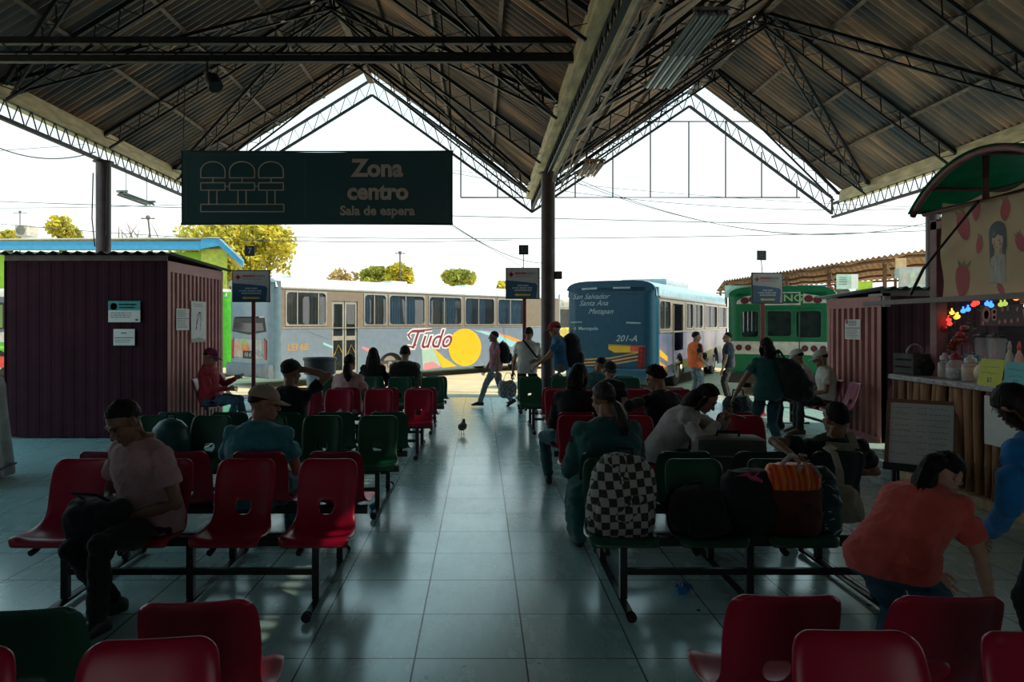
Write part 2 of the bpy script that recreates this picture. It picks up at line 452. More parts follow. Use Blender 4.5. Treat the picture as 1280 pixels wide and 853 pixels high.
def person(label, loc, yaw, sc=1.0, pelvis=(0, 0, .93), lean=0, roll=0, twist=0, head=(0, 0, 0), hands=None, feet=None, hand_rot=(0, 0), shirt=BLACKC, sleeve='long',
           legs=DENIM, shoes=SHOE_B, hair='short', hair_m=None, cap=None, skin='mid', fat=1.0, fem=False, vox=.014, elbow=None, knee=None, collar=None, hem=0.0, curve=.55, jacket=None,
           group=None, loose=1.0, seated=False, under=None):
    """y is forward, x the right hand side, origin on the ground"""
    P = V(pelvis)
    Ml = Matrix.Rotation(R(roll), 3, 'Y') @ Matrix.Rotation(-R(lean), 3, 'X')
    Mh = Matrix.Rotation(R(roll * curve), 3, 'Y') @ Matrix.Rotation(-R(lean * curve), 3, 'X')
    up_l, up_h = Ml @ V((0, 0, 1)), Mh @ V((0, 0, 1))
    Tw = Matrix.Rotation(R(twist), 3, 'Z')
    waist = P + up_h * .17
    chest = waist + (up_h + up_l).normalized() * .17
    shl = chest + up_l * .115
    neck = shl + up_l * .045
    X = (Ml @ Tw @ V((1, 0, 0))); Y = (Ml @ Tw @ V((0, 1, 0)))
    Xh = (Mh @ V((1, 0, 0))); Yh = Mh @ V((0, 1, 0)); X0 = V((1, 0, 0)); Y0 = V((0, 1, 0))
    SW = (.165 if fem else .185) * (1 + (fat - 1) * .35)
    sh = [shl - X * (SW - .012) - up_l * .04, shl + X * (SW - .012) - up_l * .04]
    hp = [P + V((-.092, 0, -.02)), P + V((.092, 0, -.02))]
    if feet is None: feet = [(-.11, .0, .085), (.11, 0, .085)] if not seated else [(-.13, .44, .085), (.13, .44, .085)]
    if hands is None: hands = [(-.26, .06, .80), (.26, .06, .80)] if not seated else [(-.14, .32, .63), (.14, .32, .63)]
    elbow = elbow or [(-.5, -.6, -.5), (.5, -.6, -.5)]
    knee = knee or [(-.12, 1, .25), (.12, 1, .25)]
    kn, an, el, wr = [], [], [], []
    for i in (0, 1):
        k, a = ik(hp[i], feet[i], .43, .42, knee[i]); kn.append(k); an.append(a)
        e, w = ik(sh[i], hands[i], .29, .255, elbow[i]); el.append(e); wr.append(w)
    hw, ww, cw = (.175, .135, .155) if fem else (.165, .152, .172)
    def torso(mb, k, g, lower=0.0, top=True):
        rs = [(P - V((0, 0, .07)) - V((0, 0, lower)), X0 * (hw * .93 * fat * k + g), Y0 * (.115 * fat * k + g)), (P + V((0, 0, .03)), X0 * (hw * fat * k + g), Y0 * (.125 * fat * k + g)),
              (waist, Xh * (ww * fat * k + g), Yh * (.108 * fat * k + g)), ((waist + chest) / 2, (Xh + X).normalized() * ((ww + cw) / 2 * fat * k + g), (Yh + Y).normalized() * (.114 * fat * k + g)),
              (chest, X * (cw * fat * k + g), Y * (.122 * (1 + (fat - 1) * .6) * k + g)), (shl - up_l * .02, X * (SW * .92 * k + g), Y * (.095 * k + g)), (shl + up_l * .015, X * (SW * .74 * k + g * .8), Y * (.08 * k + g * .8)), (shl + up_l * .04, X * (SW * .5 * k + g * .6), Y * (.066 * k + g * .7)), (neck + up_l * .012, X * (.06 + g * .5), Y * (.058 + g * .5))]
        mb.rings(rs, 20, sq=2.3)
        if fem and top:
            for s in (-1, 1): mb.ball(chest + X * (.07 * s) + Y * (.085 * fat) - up_l * .01, (.062 * k + g, .055 * k + g, .06 * k + g), 12, 8)
        if fat > 1.12: mb.ball(waist + Yh * (.05 * fat), (.13 * fat * k, .1 * fat * k, .13 * k), 14, 9)
    # ---- skin
    mb = MB(); torso(mb, .86, 0)
    for i in (0, 1):
        chain(mb, [sh[i], sh[i].lerp(el[i], .5), el[i], el[i].lerp(wr[i], .35), wr[i]], [.05, .045, .036, .038, .027])
        chain(mb, [hp[i], hp[i].lerp(kn[i], .5), kn[i], kn[i].lerp(an[i], .35), an[i]], [.082, .07, .05, .052, .036])
        mb.rings([(an[i] + V((0, -.05, -.03)), V((.025, 0, 0)), V((0, .0, .025))), (an[i] + V((0, .02, -.035)), V((.032, 0, 0)), V((0, 0, .03))), (an[i] + V((0, .12, -.055)), V((.038, 0, 0)), V((0, 0, .015)))], 10)
    hy, hpit, hroll = head
    Hm = Matrix.Rotation(R(hy), 3, 'Z') @ Matrix.Rotation(R(hroll), 3, 'Y') @ Matrix.Rotation(-R(hpit), 3, 'X')
    nd = (up_l * .6 + Hm @ V((0, 0, 1)) * .6 + V((0, 0, .25))).normalized()
    HC = neck + nd * .135 + (Hm @ V((0, .022, 0)))
    chain(mb, [neck - up_l * .05, neck + nd * .05, HC - Hm @ V((0, .02, .05))], [.062, .054, .05], 14)
    body = remesh(mb, vox, 2)
    hs = 1.0 if not fem else .96
    H4 = Matrix.Translation(HC) @ (Hm.to_4x4()) @ Matrix.Scale(hs, 4)
    body.add(HEAD.v, HEAD.f, H4, HEAD.m)
    for i in (0, 1):
        d = (wr[i] - el[i]).normalized(); s = 1 if i == 0 else -1
        side = V((s * .6, .5, .6)); side = side - d * side.dot(d)
        if side.length < 1e-3: side = V((1, 0, 0))
        side.normalize(); side = Matrix.Rotation(R(hand_rot[i]), 3, d) @ side
        z = side.cross(d)
        if s < 0: z = -z
        # thumb on 'side', palm faces -z
        Mx = Matrix((side, d, z)).transposed().to_4x4()
        body.add(HAND.v, HAND.f, Matrix.Translation(wr[i] + d * .022) @ Mx @ Matrix.Scale(.95, 4), 0)
    root = body.build('person', [SKIN[skin], EYE_M, LIP_M], None, True)
    root.location = loc; root.rotation_euler = (0, 0, R(yaw)); root.scale = (sc, sc, sc)
    tag(root, label, 'person', group)
    # ---- shirt
    mb = MB(); torso(mb, 1.0, .016 * loose, lower=hem)
    cut = {'short': .62, 'cap': .35, 'none': 0}.get(sleeve)
    for i in (0, 1):
        if sleeve == 'long':
            chain(mb, [sh[i], sh[i].lerp(el[i], .5), el[i], el[i].lerp(wr[i], .5), el[i].lerp(wr[i], .96)], [.064 * loose, .062 * loose, .055 * loose, .049 * loose, .042 * loose])
        elif cut:
            e = sh[i].lerp(el[i], cut)
            mb.tube([sh[i], sh[i].lerp(e, .5), e], [.064 * loose, .066 * loose, .067 * loose], 16); mb.ball(sh[i], .064 * loose, 14, 9)
    s_ = remesh(mb, vox * .9, 7); wrinkle(s_, .009, 11, loc[0] * 3)
    s_.build('shirt', shirt, root, True)
    if jacket:
        mb = MB(); torso(mb, 1.06, .03 * loose, lower=.02, top=False)
        for i in (0, 1): mb.ball(sh[i].lerp(shl, .25), .075, 12, 8)
        j_ = remesh(mb, vox * .9, 3); wrinkle(j_, .008, 11, 4.0)
        j_.build('vest', jacket, root, True)
    if collar:
        mb = MB(); mb.tube([neck + (X * cos(a) * .075 + Y * sin(a) * .072) - up_l * (.002 + .018 * max(0, sin(a))) for a in [2 * pi * k / 20 for k in range(21)]], .015, 8)
        mb.build('collar', collar, root, True)
    # ---- trousers
    mb = MB()
    mb.rings([(P - V((0, 0, .09)), X0 * (hw * .95 * fat), Y0 * .12 * fat), (P, X0 * (hw * .97 * fat), Y0 * (.122 * fat)), (P + up_h * .07, Xh * (hw * .88 * fat), Yh * (.105 * fat))], 18)
    for i in (0, 1):
        chain(mb, [hp[i], hp[i].lerp(kn[i], .5), kn[i], kn[i].lerp(an[i], .4), kn[i].lerp(an[i], .93)], [.1 * (1 + (fat - 1) * .6), .088 * (1 + (fat - 1) * .4), .068, .064, .056])
    t_ = remesh(mb, vox * .9, 3); wrinkle(t_, .008, 12, loc[1])
    t_.build('trousers', legs, root, True)
    for i in (0, 1):
        mb = MB(); a = an[i]; fw = (kn[i] - hp[i]); fw.z = 0
        fw = V((feet[i][0] * .4, 1, 0)).normalized() if len(feet[i]) < 4 else V((sin(R(feet[i][3])), cos(R(feet[i][3])), 0))
        pit = feet[i][4] if len(feet[i]) > 4 else 0
        rt = fw.cross(V((0, 0, 1))); up = V((0, 0, 1))
        Rm = Matrix.Rotation(R(-pit), 3, rt) if pit else Matrix.Identity(3)
        q = lambda y, z: a + Rm @ (fw * y + up * z)
        upr = Rm @ up
        mb.rings([(q(-.085, -.04), rt * .02, upr * .03), (q(-.07, -.038), rt * .036, upr * .042), (q(-.01, -.02), rt * .042, upr * .06), (q(.06, -.035), rt * .044, upr * .045), (q(.13, -.052), rt * .047, upr * .03), (q(.175, -.06), rt * .036, upr * .02), (q(.19, -.063), rt * .018, upr * .012)], 14, sq=2.4)
        sh_ = mb.build('shoe', shoes, root, True)
    # ---- hair, cap
    if hair:
        h = make_hair(hair)
        hb = MB(); hb.add(h.v, h.f, H4 @ Matrix.Scale(1.015, 4)); hb.build('hair', hair_m or HAIR_M, root, True)
    if cap:
        H5 = H4 @ Matrix.Rotation(R(-4), 4, 'X') @ Matrix.Scale(1.03, 4)
        c_ = MB(); c_.add(CAPMESH[0].v, CAPMESH[0].f, H5); co = c_.build('cap', cap, root, True)
        c_ = MB(); c_.add(CAPMESH[1].v, CAPMESH[1].f, H5); c_.build('brim', cap, co, True)
    info = dict(root=root, P=P, waist=waist, chest=chest, shl=shl, neck=neck, sh=sh, el=el, wr=wr, X=X, Y=Y, up=up_l, HC=HC, H4=H4, kn=kn, an=an, fat=fat)
    return info
def world(info, p):
    r = info['root']; return Matrix.Translation(r.location) @ r.rotation_euler.to_matrix().to_4x4() @ Matrix.Diagonal((*r.scale, 1)) @ V(p)
PINK = cloth('dusty_pink', (.36, .21, .23)); TURQ = cloth('turquoise', (.035, .19, .23)); TEAL = cloth('dark_teal', (.02, .10, .10)); WHITEC = cloth('white', (.55, .54, .5))
GREYW = cloth('pale_grey', (.38, .37, .36)); CORAL = cloth('coral', (.55, .09, .075)); REDJ = cloth('red', (.30, .015, .03)); BLUEH = cloth('blue', (.01, .16, .42)); PINKP = cloth('pale_pink', (.52, .33, .33))
ROSE = mat('cloth_plaid_rose', (.33, .12, .16), .85, var=.5, scale=30); ORANGE = cloth('orange_vest', (.75, .14, .035)); BLUES = cloth('blue_shirt', (.02, .10, .2)); TAN = cloth('tan', (.25, .19, .13))
KHAKI = cloth('khaki_cap', (.3, .23, .18)); MAROONC = cloth('maroon_cap', (.16, .015, .05)); REDC = cloth('red_cap', (.3, .03, .035)); BLKCAP = cloth('black_cap', (.015, .017, .02)); WHITECAP = cloth('white_cap', (.5, .48, .46))
GREYT = cloth('grey_trousers', (.1, .11, .12)); GREENG = cloth('sea_green', (.03, .13, .13)); TEALJ = cloth('teal_jeans', (.02, .075, .095))
SEAT = 0.53
PEO = {}
def sit(key, label, x, y, yaw, sc=1.0, **kw):
    sl = kw.pop('slump', 0.0); py = kw.pop('py', 0.0)
    PEO[key] = person(label, (x, y, 0), yaw, sc, pelvis=(0, py, SEAT / sc - sl), seated=True, **kw)
sit('pink', 'man in a dusty pink short-sleeved shirt sitting with his head bowed, facing the camera', -1.91, 4.23, 152, .97, slump=.02, lean=16, head=(-12, 38, 4), shirt=PINK, sleeve='short', legs=BLACKC, skin='dark',
    hands=[(-.08, .2, .6), (.1, .22, .6)], feet=[(-.1, .42, .085, -10), (.08, .2, .085, 5)], fat=1.16, loose=1.06, hair='short', vox=.010, collar=PINK, elbow=[(-.6, -.3, -.5), (.6, -.3, -.5)])
sit('turq', 'man in a turquoise shirt and khaki cap sitting with his back to the camera', -1.53, 4.98, 0, .97, lean=6, slump=.05, head=(-68, 10, 0), shirt=TURQ, sleeve='short', legs=DENIM, skin='mid', fat=1.24, loose=1.08, hair='under_cap',
    cap=KHAKI, vox=.010, collar=TURQ)
sit('ear', 'man in a black shirt and black cap holding his right hand to his ear', -1.87, 7.06, -6, 1.0, lean=3, head=(-22, 6, 0), shirt=BLACKC, sleeve='short', legs=CHAR, skin='mid', hair='under_cap', cap=BLKCAP,
    hands=[(-.14, .3, .62), (.13, .06, 1.2)], elbow=[(-.5, -.6, -.5), (1, .35, -.15)], fat=1.05)
sit('wpink', 'woman in a pale pink top with dark tied hair on the red seats', -1.76, 9.66, -4, .93, lean=4, head=(-8, 16, 0), shirt=PINKP, sleeve='short', legs=DENIM, fem=True, hair='ponytail', fat=1.15,
    hands=[(-.12, .3, .66), (.22, .18, .62)])
sit('long', 'woman with long loose black hair sitting on the green seats facing the buses', -1.73, 11.66, 0, .95, lean=3, head=(4, 8, 0), shirt=BLACKC, sleeve='short', legs=BLACKC, fem=True, hair='long', fat=1.1)
sit('vest', 'man in a black vest over tan sleeves sitting on the green seats facing the buses', -1.22, 11.68, 0, 1.0, lean=3, head=(0, 6, 0), shirt=TAN, sleeve='long', legs=BLACKC, hair='short', fat=1.2, loose=1.1, jacket=BLACKC)
sit('wteal', 'woman in a dark teal sweater with a grey-lit ponytail, her back to the camera', .87, 4.97, 4, .97, lean=7, slump=.02, head=(16, 18, 0), shirt=TEAL, sleeve='long', legs=DENIM, fem=True, hair='ponytail',
    hair_m=mat('hair_grey_lit', (.025, .022, .02), .5, spec=.25, var=.6, scale=40, bump=.5, bscale=90, stretch=(1, 1, .2)), fat=1.45, loose=1.15, vox=.010, hands=[(-.17, .26, .62), (.12, .33, .64)], elbow=[(-.45, -.5, -.7), (.6, -.5, -.6)])  # paler streaks put the grey light on her ponytail into the colour
sit('wdark', 'woman in a black hoodie with her dark hair hanging over her bowed face', .93, 7.06, -8, .97, lean=10, head=(-14, 34, 6), shirt=BLACKC, sleeve='long', legs=TEALJ, fem=True, hair='bob', fat=1.15, loose=1.08,
    feet=[(-.3, .4, .085), (.1, .44, .085)], knee=[(-.8, 1, .3), (.12, 1, .25)])
sit('young', 'young man in a black sweater looking down to his left, seated on red chairs', 1.80, 7.08, 24, .97, slump=.03, lean=12, head=(22, 26, 0), shirt=BLACKC, sleeve='long', legs=CHAR, hair='full', skin='mid',
    hands=[(-.36, .16, .74), (.16, .34, .66)], elbow=[(-1, -.2, -.2), (.6, -.5, -.4)], fat=1.08)
sit('boy', 'boy in a black cap sitting on the red seats and facing the camera', 1.58, 8.94, 172, .86, lean=5, head=(12, 12, 0), shirt=BLACKC, sleeve='short', legs=CHAR, hair='under_cap', cap=BLKCAP, skin='mid')
sit('sea', 'person in a sea green shirt slumped forward with the head hanging sideways', 1.5, 9.68, -12, .96, lean=30, roll=8, head=(-30, 40, 10), shirt=GREENG, sleeve='short', legs=CHAR, hair='buzz', skin='mid')
sit('white', 'woman in a pale grey knitted top leaning over a suitcase and looking at a phone', 1.56, 6.34, -112, .97, lean=44, curve=.7, head=(4, 44, 0), shirt=GREYW, sleeve='long', legs=BLACKC, fem=True, hair='bob', skin='mid', fat=1.2,
    loose=1.1, hands=[(-.02, .56, .86), (.16, .5, .83)], elbow=[(-.8, .1, -.6), (.8, .1, -.6)], vox=.011)
sit('strap', 'bearded man slouching in a black T-shirt with a beige bag strap over his shoulder', 2.43, 5.0, 2, .93, lean=-19, slump=.12, py=.10, head=(6, -2, 0), shirt=BLACKC, sleeve='short', legs=CHAR, hair='short', skin='mid', fat=1.25,
    loose=1.08, hands=[(-.44, -.27, .84), (.22, .3, .62)], elbow=[(-1, .5, .35), (.9, -.2, -.5)], vox=.010)
sit('red', 'man in a red jacket and maroon cap sitting against the ribbed wall with a phone', -4.08, 10.92, -88, .98, lean=-2, head=(0, 20, 0), shirt=REDJ, sleeve='long', legs=DENIM, hair='under_cap', cap=MAROONC, skin='mid',
    hands=[(-.1, .36, .82), (.1, .3, .68)], fat=1.1, feet=[(-.14, .5, .085), (.12, .36, .085)])
sit('capnear', 'nearer of two men in white shirts and white caps by the right kiosk', 5.14, 10.75, 78, .96, lean=10, head=(-4, 16, 0), shirt=WHITEC, sleeve='short', legs=CHAR, shoes=SHOE_BR, hair='under_cap', cap=WHITECAP, skin='mid', fat=1.12)
sit('capfar', 'farther of two men in white shirts and white caps by the right kiosk', 5.10, 11.33, 70, .96, lean=16, head=(-10, 22, 0), shirt=WHITEC, sleeve='short', legs=CHAR, hair='under_cap', cap=WHITECAP, skin='mid', fat=1.05)
# standing
PEO['walker'] = person('man in a rose plaid shirt and pale jeans walking left with a black backpack', (.3, 14.35, 0), 88, .90, pelvis=(0, 0, .9), lean=3, head=(0, 4, 0), shirt=ROSE, sleeve='short', legs=DENIM_L, skin='dark', fat=1.08,
    feet=[(-.09, .36, .085, 0), (.09, -.34, .13, 0, 32)], hands=[(-.25, -.02, .78), (.24, .22, .82)], elbow=[(-.2, -1, -.2), (.2, -1, -.2)], hair='buzz')
PEO['whites'] = person('man in a white shirt with a black strap across his back by the column', (.84, 13.15, 0), -8, .94, pelvis=(0, -.03, .92), lean=6, roll=3, head=(-10, 14, 0), shirt=WHITEC, sleeve='short', legs=BLACKC, skin='mid', fat=1.1, hem=.06,
    feet=[(-.13, 0, .085, -8), (.14, .05, .085, 8)], hands=[(-.3, .1, .74), (.16, .34, .95)], hair='short')
PEO['redcap'] = person('man in a red cap and blue shirt with a large black backpack', (1.34, 12.55, 0), 82, 1.0, pelvis=(0, -.05, .92), lean=10, head=(0, 16, 0), shirt=BLUES, sleeve='short', legs=GREYT, skin='mid', fat=1.0,
    feet=[(-.12, .06, .085), (.13, -.06, .085)], hands=[(-.16, .42, .86), (.12, .36, 1.0)], elbow=[(-.4, -.4, -1), (.4, -.3, -1)], hair='under_cap', cap=REDC)
PEO['orange'] = person('man in an orange vest over a black T-shirt, facing another man near the buses', (4.9, 16.62, -.15), -72, .95, head=(-14, 8, 0), shirt=BLACKC, sleeve='short', legs=DENIM_L, skin='mid', jacket=ORANGE,
    hands=[(-.1, .24, 1.02), (.22, .14, .92)], fat=1.05, hair='short')
PEO['navy'] = person('man in a dark navy T-shirt turned left in front of the green bus', (5.62, 16.5, -.15), 62, .94, head=(20, 2, 0), shirt=NAVY, sleeve='short', legs=BLACKC, skin='mid', hands=[(-.24, .1, .8), (.26, .05, .8)], fat=1.1, hair='short')
PEO['wwalk'] = person('woman in a dark teal T-shirt and jeans walking away with her left arm held out', (3.56, 9.0, 0), 4, .885, pelvis=(0, 0, .9), lean=8, roll=2, head=(4, 14, 0), shirt=TEAL, sleeve='short', legs=TEALJ, shoes=SHOE_W, fem=True, hair='bob', fat=1.15, skin='mid',
    feet=[(-.1, .2, .085, 0), (.06, -.2, .16, 0, 48)], hands=[(-.46, .12, .80), (.3, .12, .95)], elbow=[(-1, -.6, -.1), (.8, -.6, -.4)], loose=1.06)
PEO['bend'] = person('woman in a coral T-shirt and jeans bending over behind the front red seats', (1.73, 3.05, 0), -58, .83, pelvis=(0, -.02, .80), lean=60, curve=.8, head=(-6, 56, 0), shirt=CORAL, sleeve='short', legs=DENIM, fem=True, hair='clip', skin='light', fat=1.22, loose=1.06,
    feet=[(-.13, .1, .085), (.13, .08, .085)], hands=[(-.1, .62, .58), (.2, .58, .5)], elbow=[(-.6, -.3, .1), (.6, -.3, .1)], vox=.010)
PEO['blue'] = person('person in a bright blue sweatshirt and dark trousers leaning forward at the right edge', (2.56, 3.12, 0), 4, .88, pelvis=(0, -.03, .88), lean=26, roll=-12, curve=.7, head=(10, 52, -14), shirt=BLUEH, sleeve='long', legs=BLACKC, fem=True, hair='bob', skin='mid', fat=1.05, loose=1.08,
    feet=[(-.13, -.02, .085), (.14, 0, .085)], hands=[(-.26, .22, .80), (.24, .34, .82)], elbow=[(-.4, -.6, -.2), (.7, -.5, .2)], vox=.010, hem=.06)
# ------------------------------------------------------------------ building: floor, roof, trusses, walls
def floor_mat():
    m = bpy.data.materials.new('floor_tile'); m.use_nodes = True; nt = m.node_tree; b = nt.nodes['Principled BSDF']; L = nt.links
    tc = _n(nt, 'ShaderNodeTexCoord'); sp = _n(nt, 'ShaderNodeSeparateXYZ'); L.new(tc.outputs['Object'], sp.inputs[0])
    def math_(op, a, b_=None):
        q = _n(nt, 'ShaderNodeMath', operation=op)
        for i, x in enumerate((a, b_)):
            if x is None: continue
            if isinstance(x, (int, float)): q.inputs[i].default_value = x
            else: L.new(x, q.inputs[i])
        return q.outputs[0]
    T = .545
    fx = math_('ADD', math_('DIVIDE', sp.outputs[0], T), .3245 / T + 100)
    fy = math_('ADD', math_('DIVIDE', sp.outputs[1], T), -4.12 / T + 100)
    ex = math_('ABSOLUTE', math_('SUBTRACT', math_('FRACT', fx), .5)); ey = math_('ABSOLUTE', math_('SUBTRACT', math_('FRACT', fy), .5))
    edge = math_('MAXIMUM', ex, ey)
    grout = math_('GREATER_THAN', edge, .5 - .0045 / T)
    cid = _n(nt, 'ShaderNodeCombineXYZ'); L.new(math_('FLOOR', fx), cid.inputs[0]); L.new(math_('FLOOR', fy), cid.inputs[1])
    wn = _n(nt, 'ShaderNodeTexWhiteNoise', noise_dimensions='2D'); L.new(cid.outputs[0], wn.inputs['Vector'])
    n1 = _n(nt, 'ShaderNodeTexNoise'); n1.inputs['Scale'].default_value = 2.6; n1.inputs['Detail'].default_value = 6; n1.inputs['Roughness'].default_value = .62
    L.new(tc.outputs['Object'], n1.inputs['Vector'])
    n2 = _n(nt, 'ShaderNodeTexNoise'); n2.inputs['Scale'].default_value = 19; n2.inputs['Detail'].default_value = 5
    mp = _n(nt, 'ShaderNodeMapping'); mp.inputs['Scale'].default_value = (1, .25, 1); mp.inputs['Rotation'].default_value = (0, 0, .5)
    L.new(tc.outputs['Object'], mp.inputs['Vector']); L.new(mp.outputs[0], n2.inputs['Vector'])
    s = math_('ADD', math_('MULTIPLY', n1.outputs['Fac'], .55), math_('ADD', math_('MULTIPLY', n2.outputs['Fac'], .35), math_('MULTIPLY', wn.outputs['Value'], .12)))
    rp = _n(nt, 'ShaderNodeValToRGB'); rp.color_ramp.elements[0].position = .33; rp.color_ramp.elements[1].position = .72
    rp.color_ramp.elements[0].color = (.36, .49, .50, 1); rp.color_ramp.elements[1].color = (.60, .75, .75, 1)
    L.new(s, rp.inputs['Fac'])
    n3 = _n(nt, 'ShaderNodeTexNoise'); n3.inputs['Scale'].default_value = 9; n3.inputs['Detail'].default_value = 2; L.new(tc.outputs['Object'], n3.inputs['Vector'])
    spot = math_('GREATER_THAN', n3.outputs['Fac'], .745)
    mx0 = _n(nt, 'ShaderNodeMixRGB'); L.new(spot, mx0.inputs['Fac']); L.new(rp.outputs['Color'], mx0.inputs[1]); mx0.inputs[2].default_value = (.05, .05, .045, 1)
    mx = _n(nt, 'ShaderNodeMixRGB'); L.new(grout, mx.inputs['Fac']); L.new(mx0.outputs[0], mx.inputs[1]); mx.inputs[2].default_value = (.015, .015, .015, 1)
    L.new(mx.outputs[0], b.inputs['Base Color'])
    mr = _n(nt, 'ShaderNodeMapRange'); mr.inputs['From Min'].default_value = .3; mr.inputs['From Max'].default_value = .75; mr.inputs['To Min'].default_value = .32; mr.inputs['To Max'].default_value = .19
    L.new(s, mr.inputs['Value'])
    rr = math_('ADD', mr.outputs[0], math_('MULTIPLY', grout, .5)); L.new(rr, b.inputs['Roughness'])
    bp = _n(nt, 'ShaderNodeBump'); bp.inputs['Strength'].default_value = .2; bp.inputs['Distance'].default_value = .004
    L.new(math_('SUBTRACT', math_('MULTIPLY', n2.outputs['Fac'], .03), grout), bp.inputs['Height']); L.new(bp.outputs[0], b.inputs['Normal'])
    b.inputs['Specular IOR Level'].default_value = 1.0; b.inputs['Coat Weight'].default_value = .6; b.inputs['Coat Roughness'].default_value = .16; b.inputs['Coat Tint'].default_value = (.8, 1, 1, 1)
    return m
EDGE = 16.15
o = MB().span((-9.5, -7, -.12), (13.5, EDGE, 0)).build('floor', floor_mat()); struct(o, 'grey square tiled floor of the waiting hall', 'floor')
CONC = mat('concrete_kerb', (.36, .35, .32), .85, scale=3, var=.25, bump=.3)
o = MB().span((-9.5, EDGE, -.3), (13.5, EDGE + .28, -.005), bevel=.01).build('trim_kerb', CONC); struct(o, 'pale concrete kerb along the outer edge of the tiled floor', 'kerb')
ASPH = mat('sunlit_asphalt', (.60, .47, .30), .9, scale=1.3, var=.14, bump=.5, bscale=60, detail=8)
o = MB().span((-70, -9, -.4), (90, 110, -.15)).build('ground', ASPH); struct(o, 'dusty pale asphalt of the bus yard', 'ground')

# ---- roof planes: (x_low, z_low) -> (x_ridge, z_ridge)
GL, VAL, GR = (-6.75, 5.02), (1.24, 4.74), (8.5, 4.70)
AL, AR = (-2.63, 7.55), (5.05, 7.28)
SLOPES = [(GL, AL), (VAL, AL), (VAL, AR), (GR, AR)]
def roof_mat():
    m = mat('rusty_corrugated_metal', (.155, .105, .085), .55, var=.0)
    nt = m.node_tree; b = nt.nodes['Principled BSDF']; L = nt.links
    tc = _n(nt, 'ShaderNodeTexCoord'); mp = _n(nt, 'ShaderNodeMapping'); mp.inputs['Scale'].default_value = (.35, 3.2, .35); L.new(tc.outputs['Object'], mp.inputs[0])
    a = _n(nt, 'ShaderNodeTexNoise'); a.inputs['Scale'].default_value = 1.0; a.inputs['Detail'].default_value = 5; L.new(mp.outputs[0], a.inputs['Vector'])
    c = _n(nt, 'ShaderNodeTexNoise'); c.inputs['Scale'].default_value = .55; c.inputs['Detail'].default_value = 5; L.new(tc.outputs['Object'], c.inputs['Vector'])
    mm = _n(nt, 'ShaderNodeMath', operation='MULTIPLY_ADD'); L.new(a.outputs['Fac'], mm.inputs[0]); mm.inputs[1].default_value = .55
    m2 = _n(nt, 'ShaderNodeMath', operation='MULTIPLY'); L.new(c.outputs['Fac'], m2.inputs[0]); m2.inputs[1].default_value = .45; L.new(m2.outputs[0], mm.inputs[2])
    rp = _n(nt, 'ShaderNodeValToRGB'); e = rp.color_ramp.elements; e[0].position = .40; e[0].color = (.055, .055, .06, 1); e[1].position = .66; e[1].color = (.62, .33, .19, 1)
    q = e.new(.53); q.color = (.25, .15, .105, 1)
    L.new(mm.outputs[0], rp.inputs['Fac']); L.new(rp.outputs['Color'], b.inputs['Base Color'])
    b.inputs['Metallic'].default_value = .25; b.inputs['Roughness'].default_value = .5
    return m
ROOF = roof_mat()
Y0R, Y1R = -7.0, 17.0
def sheet(lo, hi, i):
    mb = MB(); pitch = .152; amp = .036; n = int((Y1R - Y0R) / pitch); per = 6
    nY = n * per
    d = V((hi[0] - lo[0], 0, hi[1] - lo[1])); L = d.length; nrm = V((-d.z, 0, d.x)).normalized()
    if nrm.z < 0: nrm = -nrm
    ov = d.normalized() * .12
    for k in range(nY + 1):
        y = Y0R + (Y1R - Y0R) * k / nY
        off = nrm * (amp * sin(2 * pi * k / per) + .03)
        a = V((lo[0], y, lo[1])) - ov * .5 + off; b_ = V((hi[0], y, hi[1])) + off
        mid = a.lerp(b_, .5)
        mb.v += [a, mid, b_]
    flip = (hi[0] < lo[0])
    for k in range(nY):
        for q in (0, 1):
            f = (k * 3 + q, k * 3 + q + 1, k * 3 + q + 4, k * 3 + q + 3)
            mb.f.append(f); mb.m.append(0)
    o = mb.build('ceiling', ROOF, None, True); return o
for i, (lo, hi) in enumerate(SLOPES):
    o = sheet(lo, hi, i)
    struct(o, ['rusty corrugated roof slope rising from the left gutter', 'rusty corrugated roof slope falling from the left ridge to the central valley', 'rusty corrugated roof slope rising from the central valley to the right ridge', 'rusty corrugated roof slope falling from the right ridge to the right gutter'][i], 'roof')
STEEL = mat('dark_steel', (.014, .014, .017), .5, metal=.3, var=.4, scale=12)
STEELB = mat('brown_steel', (.16, .105, .08), .6, metal=.2, var=.4, scale=8)
CREAM = mat('cream_gutter', (.66, .54, .31), .6, var=.3, scale=4, stretch=(3, .6, 3))
def pt(sl, t, y, drop=0.0):
    lo, hi = sl
    d = V((hi[0] - lo[0], 0, hi[1] - lo[1])).normalized(); nrm = V((-d.z, 0, d.x))
    if nrm.z < 0: nrm = -nrm
    return V((lo[0] + (hi[0] - lo[0]) * t, y, lo[1] + (hi[1] - lo[1]) * t)) - nrm * drop
def lattice(mb, a, b, down, depth, seg, r=.022, rl=.009, rb=None):
    a = V(a); b = V(b); down = V(down).normalized() * depth; L = (b - a).length; n = max(2, int(L / seg))
    mb.bar(a, b, r * 2, r * 2, down); rb = rb or r; mb.bar(a + down, b + down, rb * 2, rb * 2, down)
    for k in range(n):
        p = a.lerp(b, k / n); q = a.lerp(b, (k + .5) / n) + down; s_ = a.lerp(b, (k + 1) / n)
        mb.tube([p, q], rl, 5); mb.tube([q, s_], rl, 5)
nm = ['first', 'second', 'third', 'fourth', 'fifth', 'sixth', 'seventh', 'eighth', 'ninth']
sname = ['left outer', 'left inner', 'right inner', 'right outer']
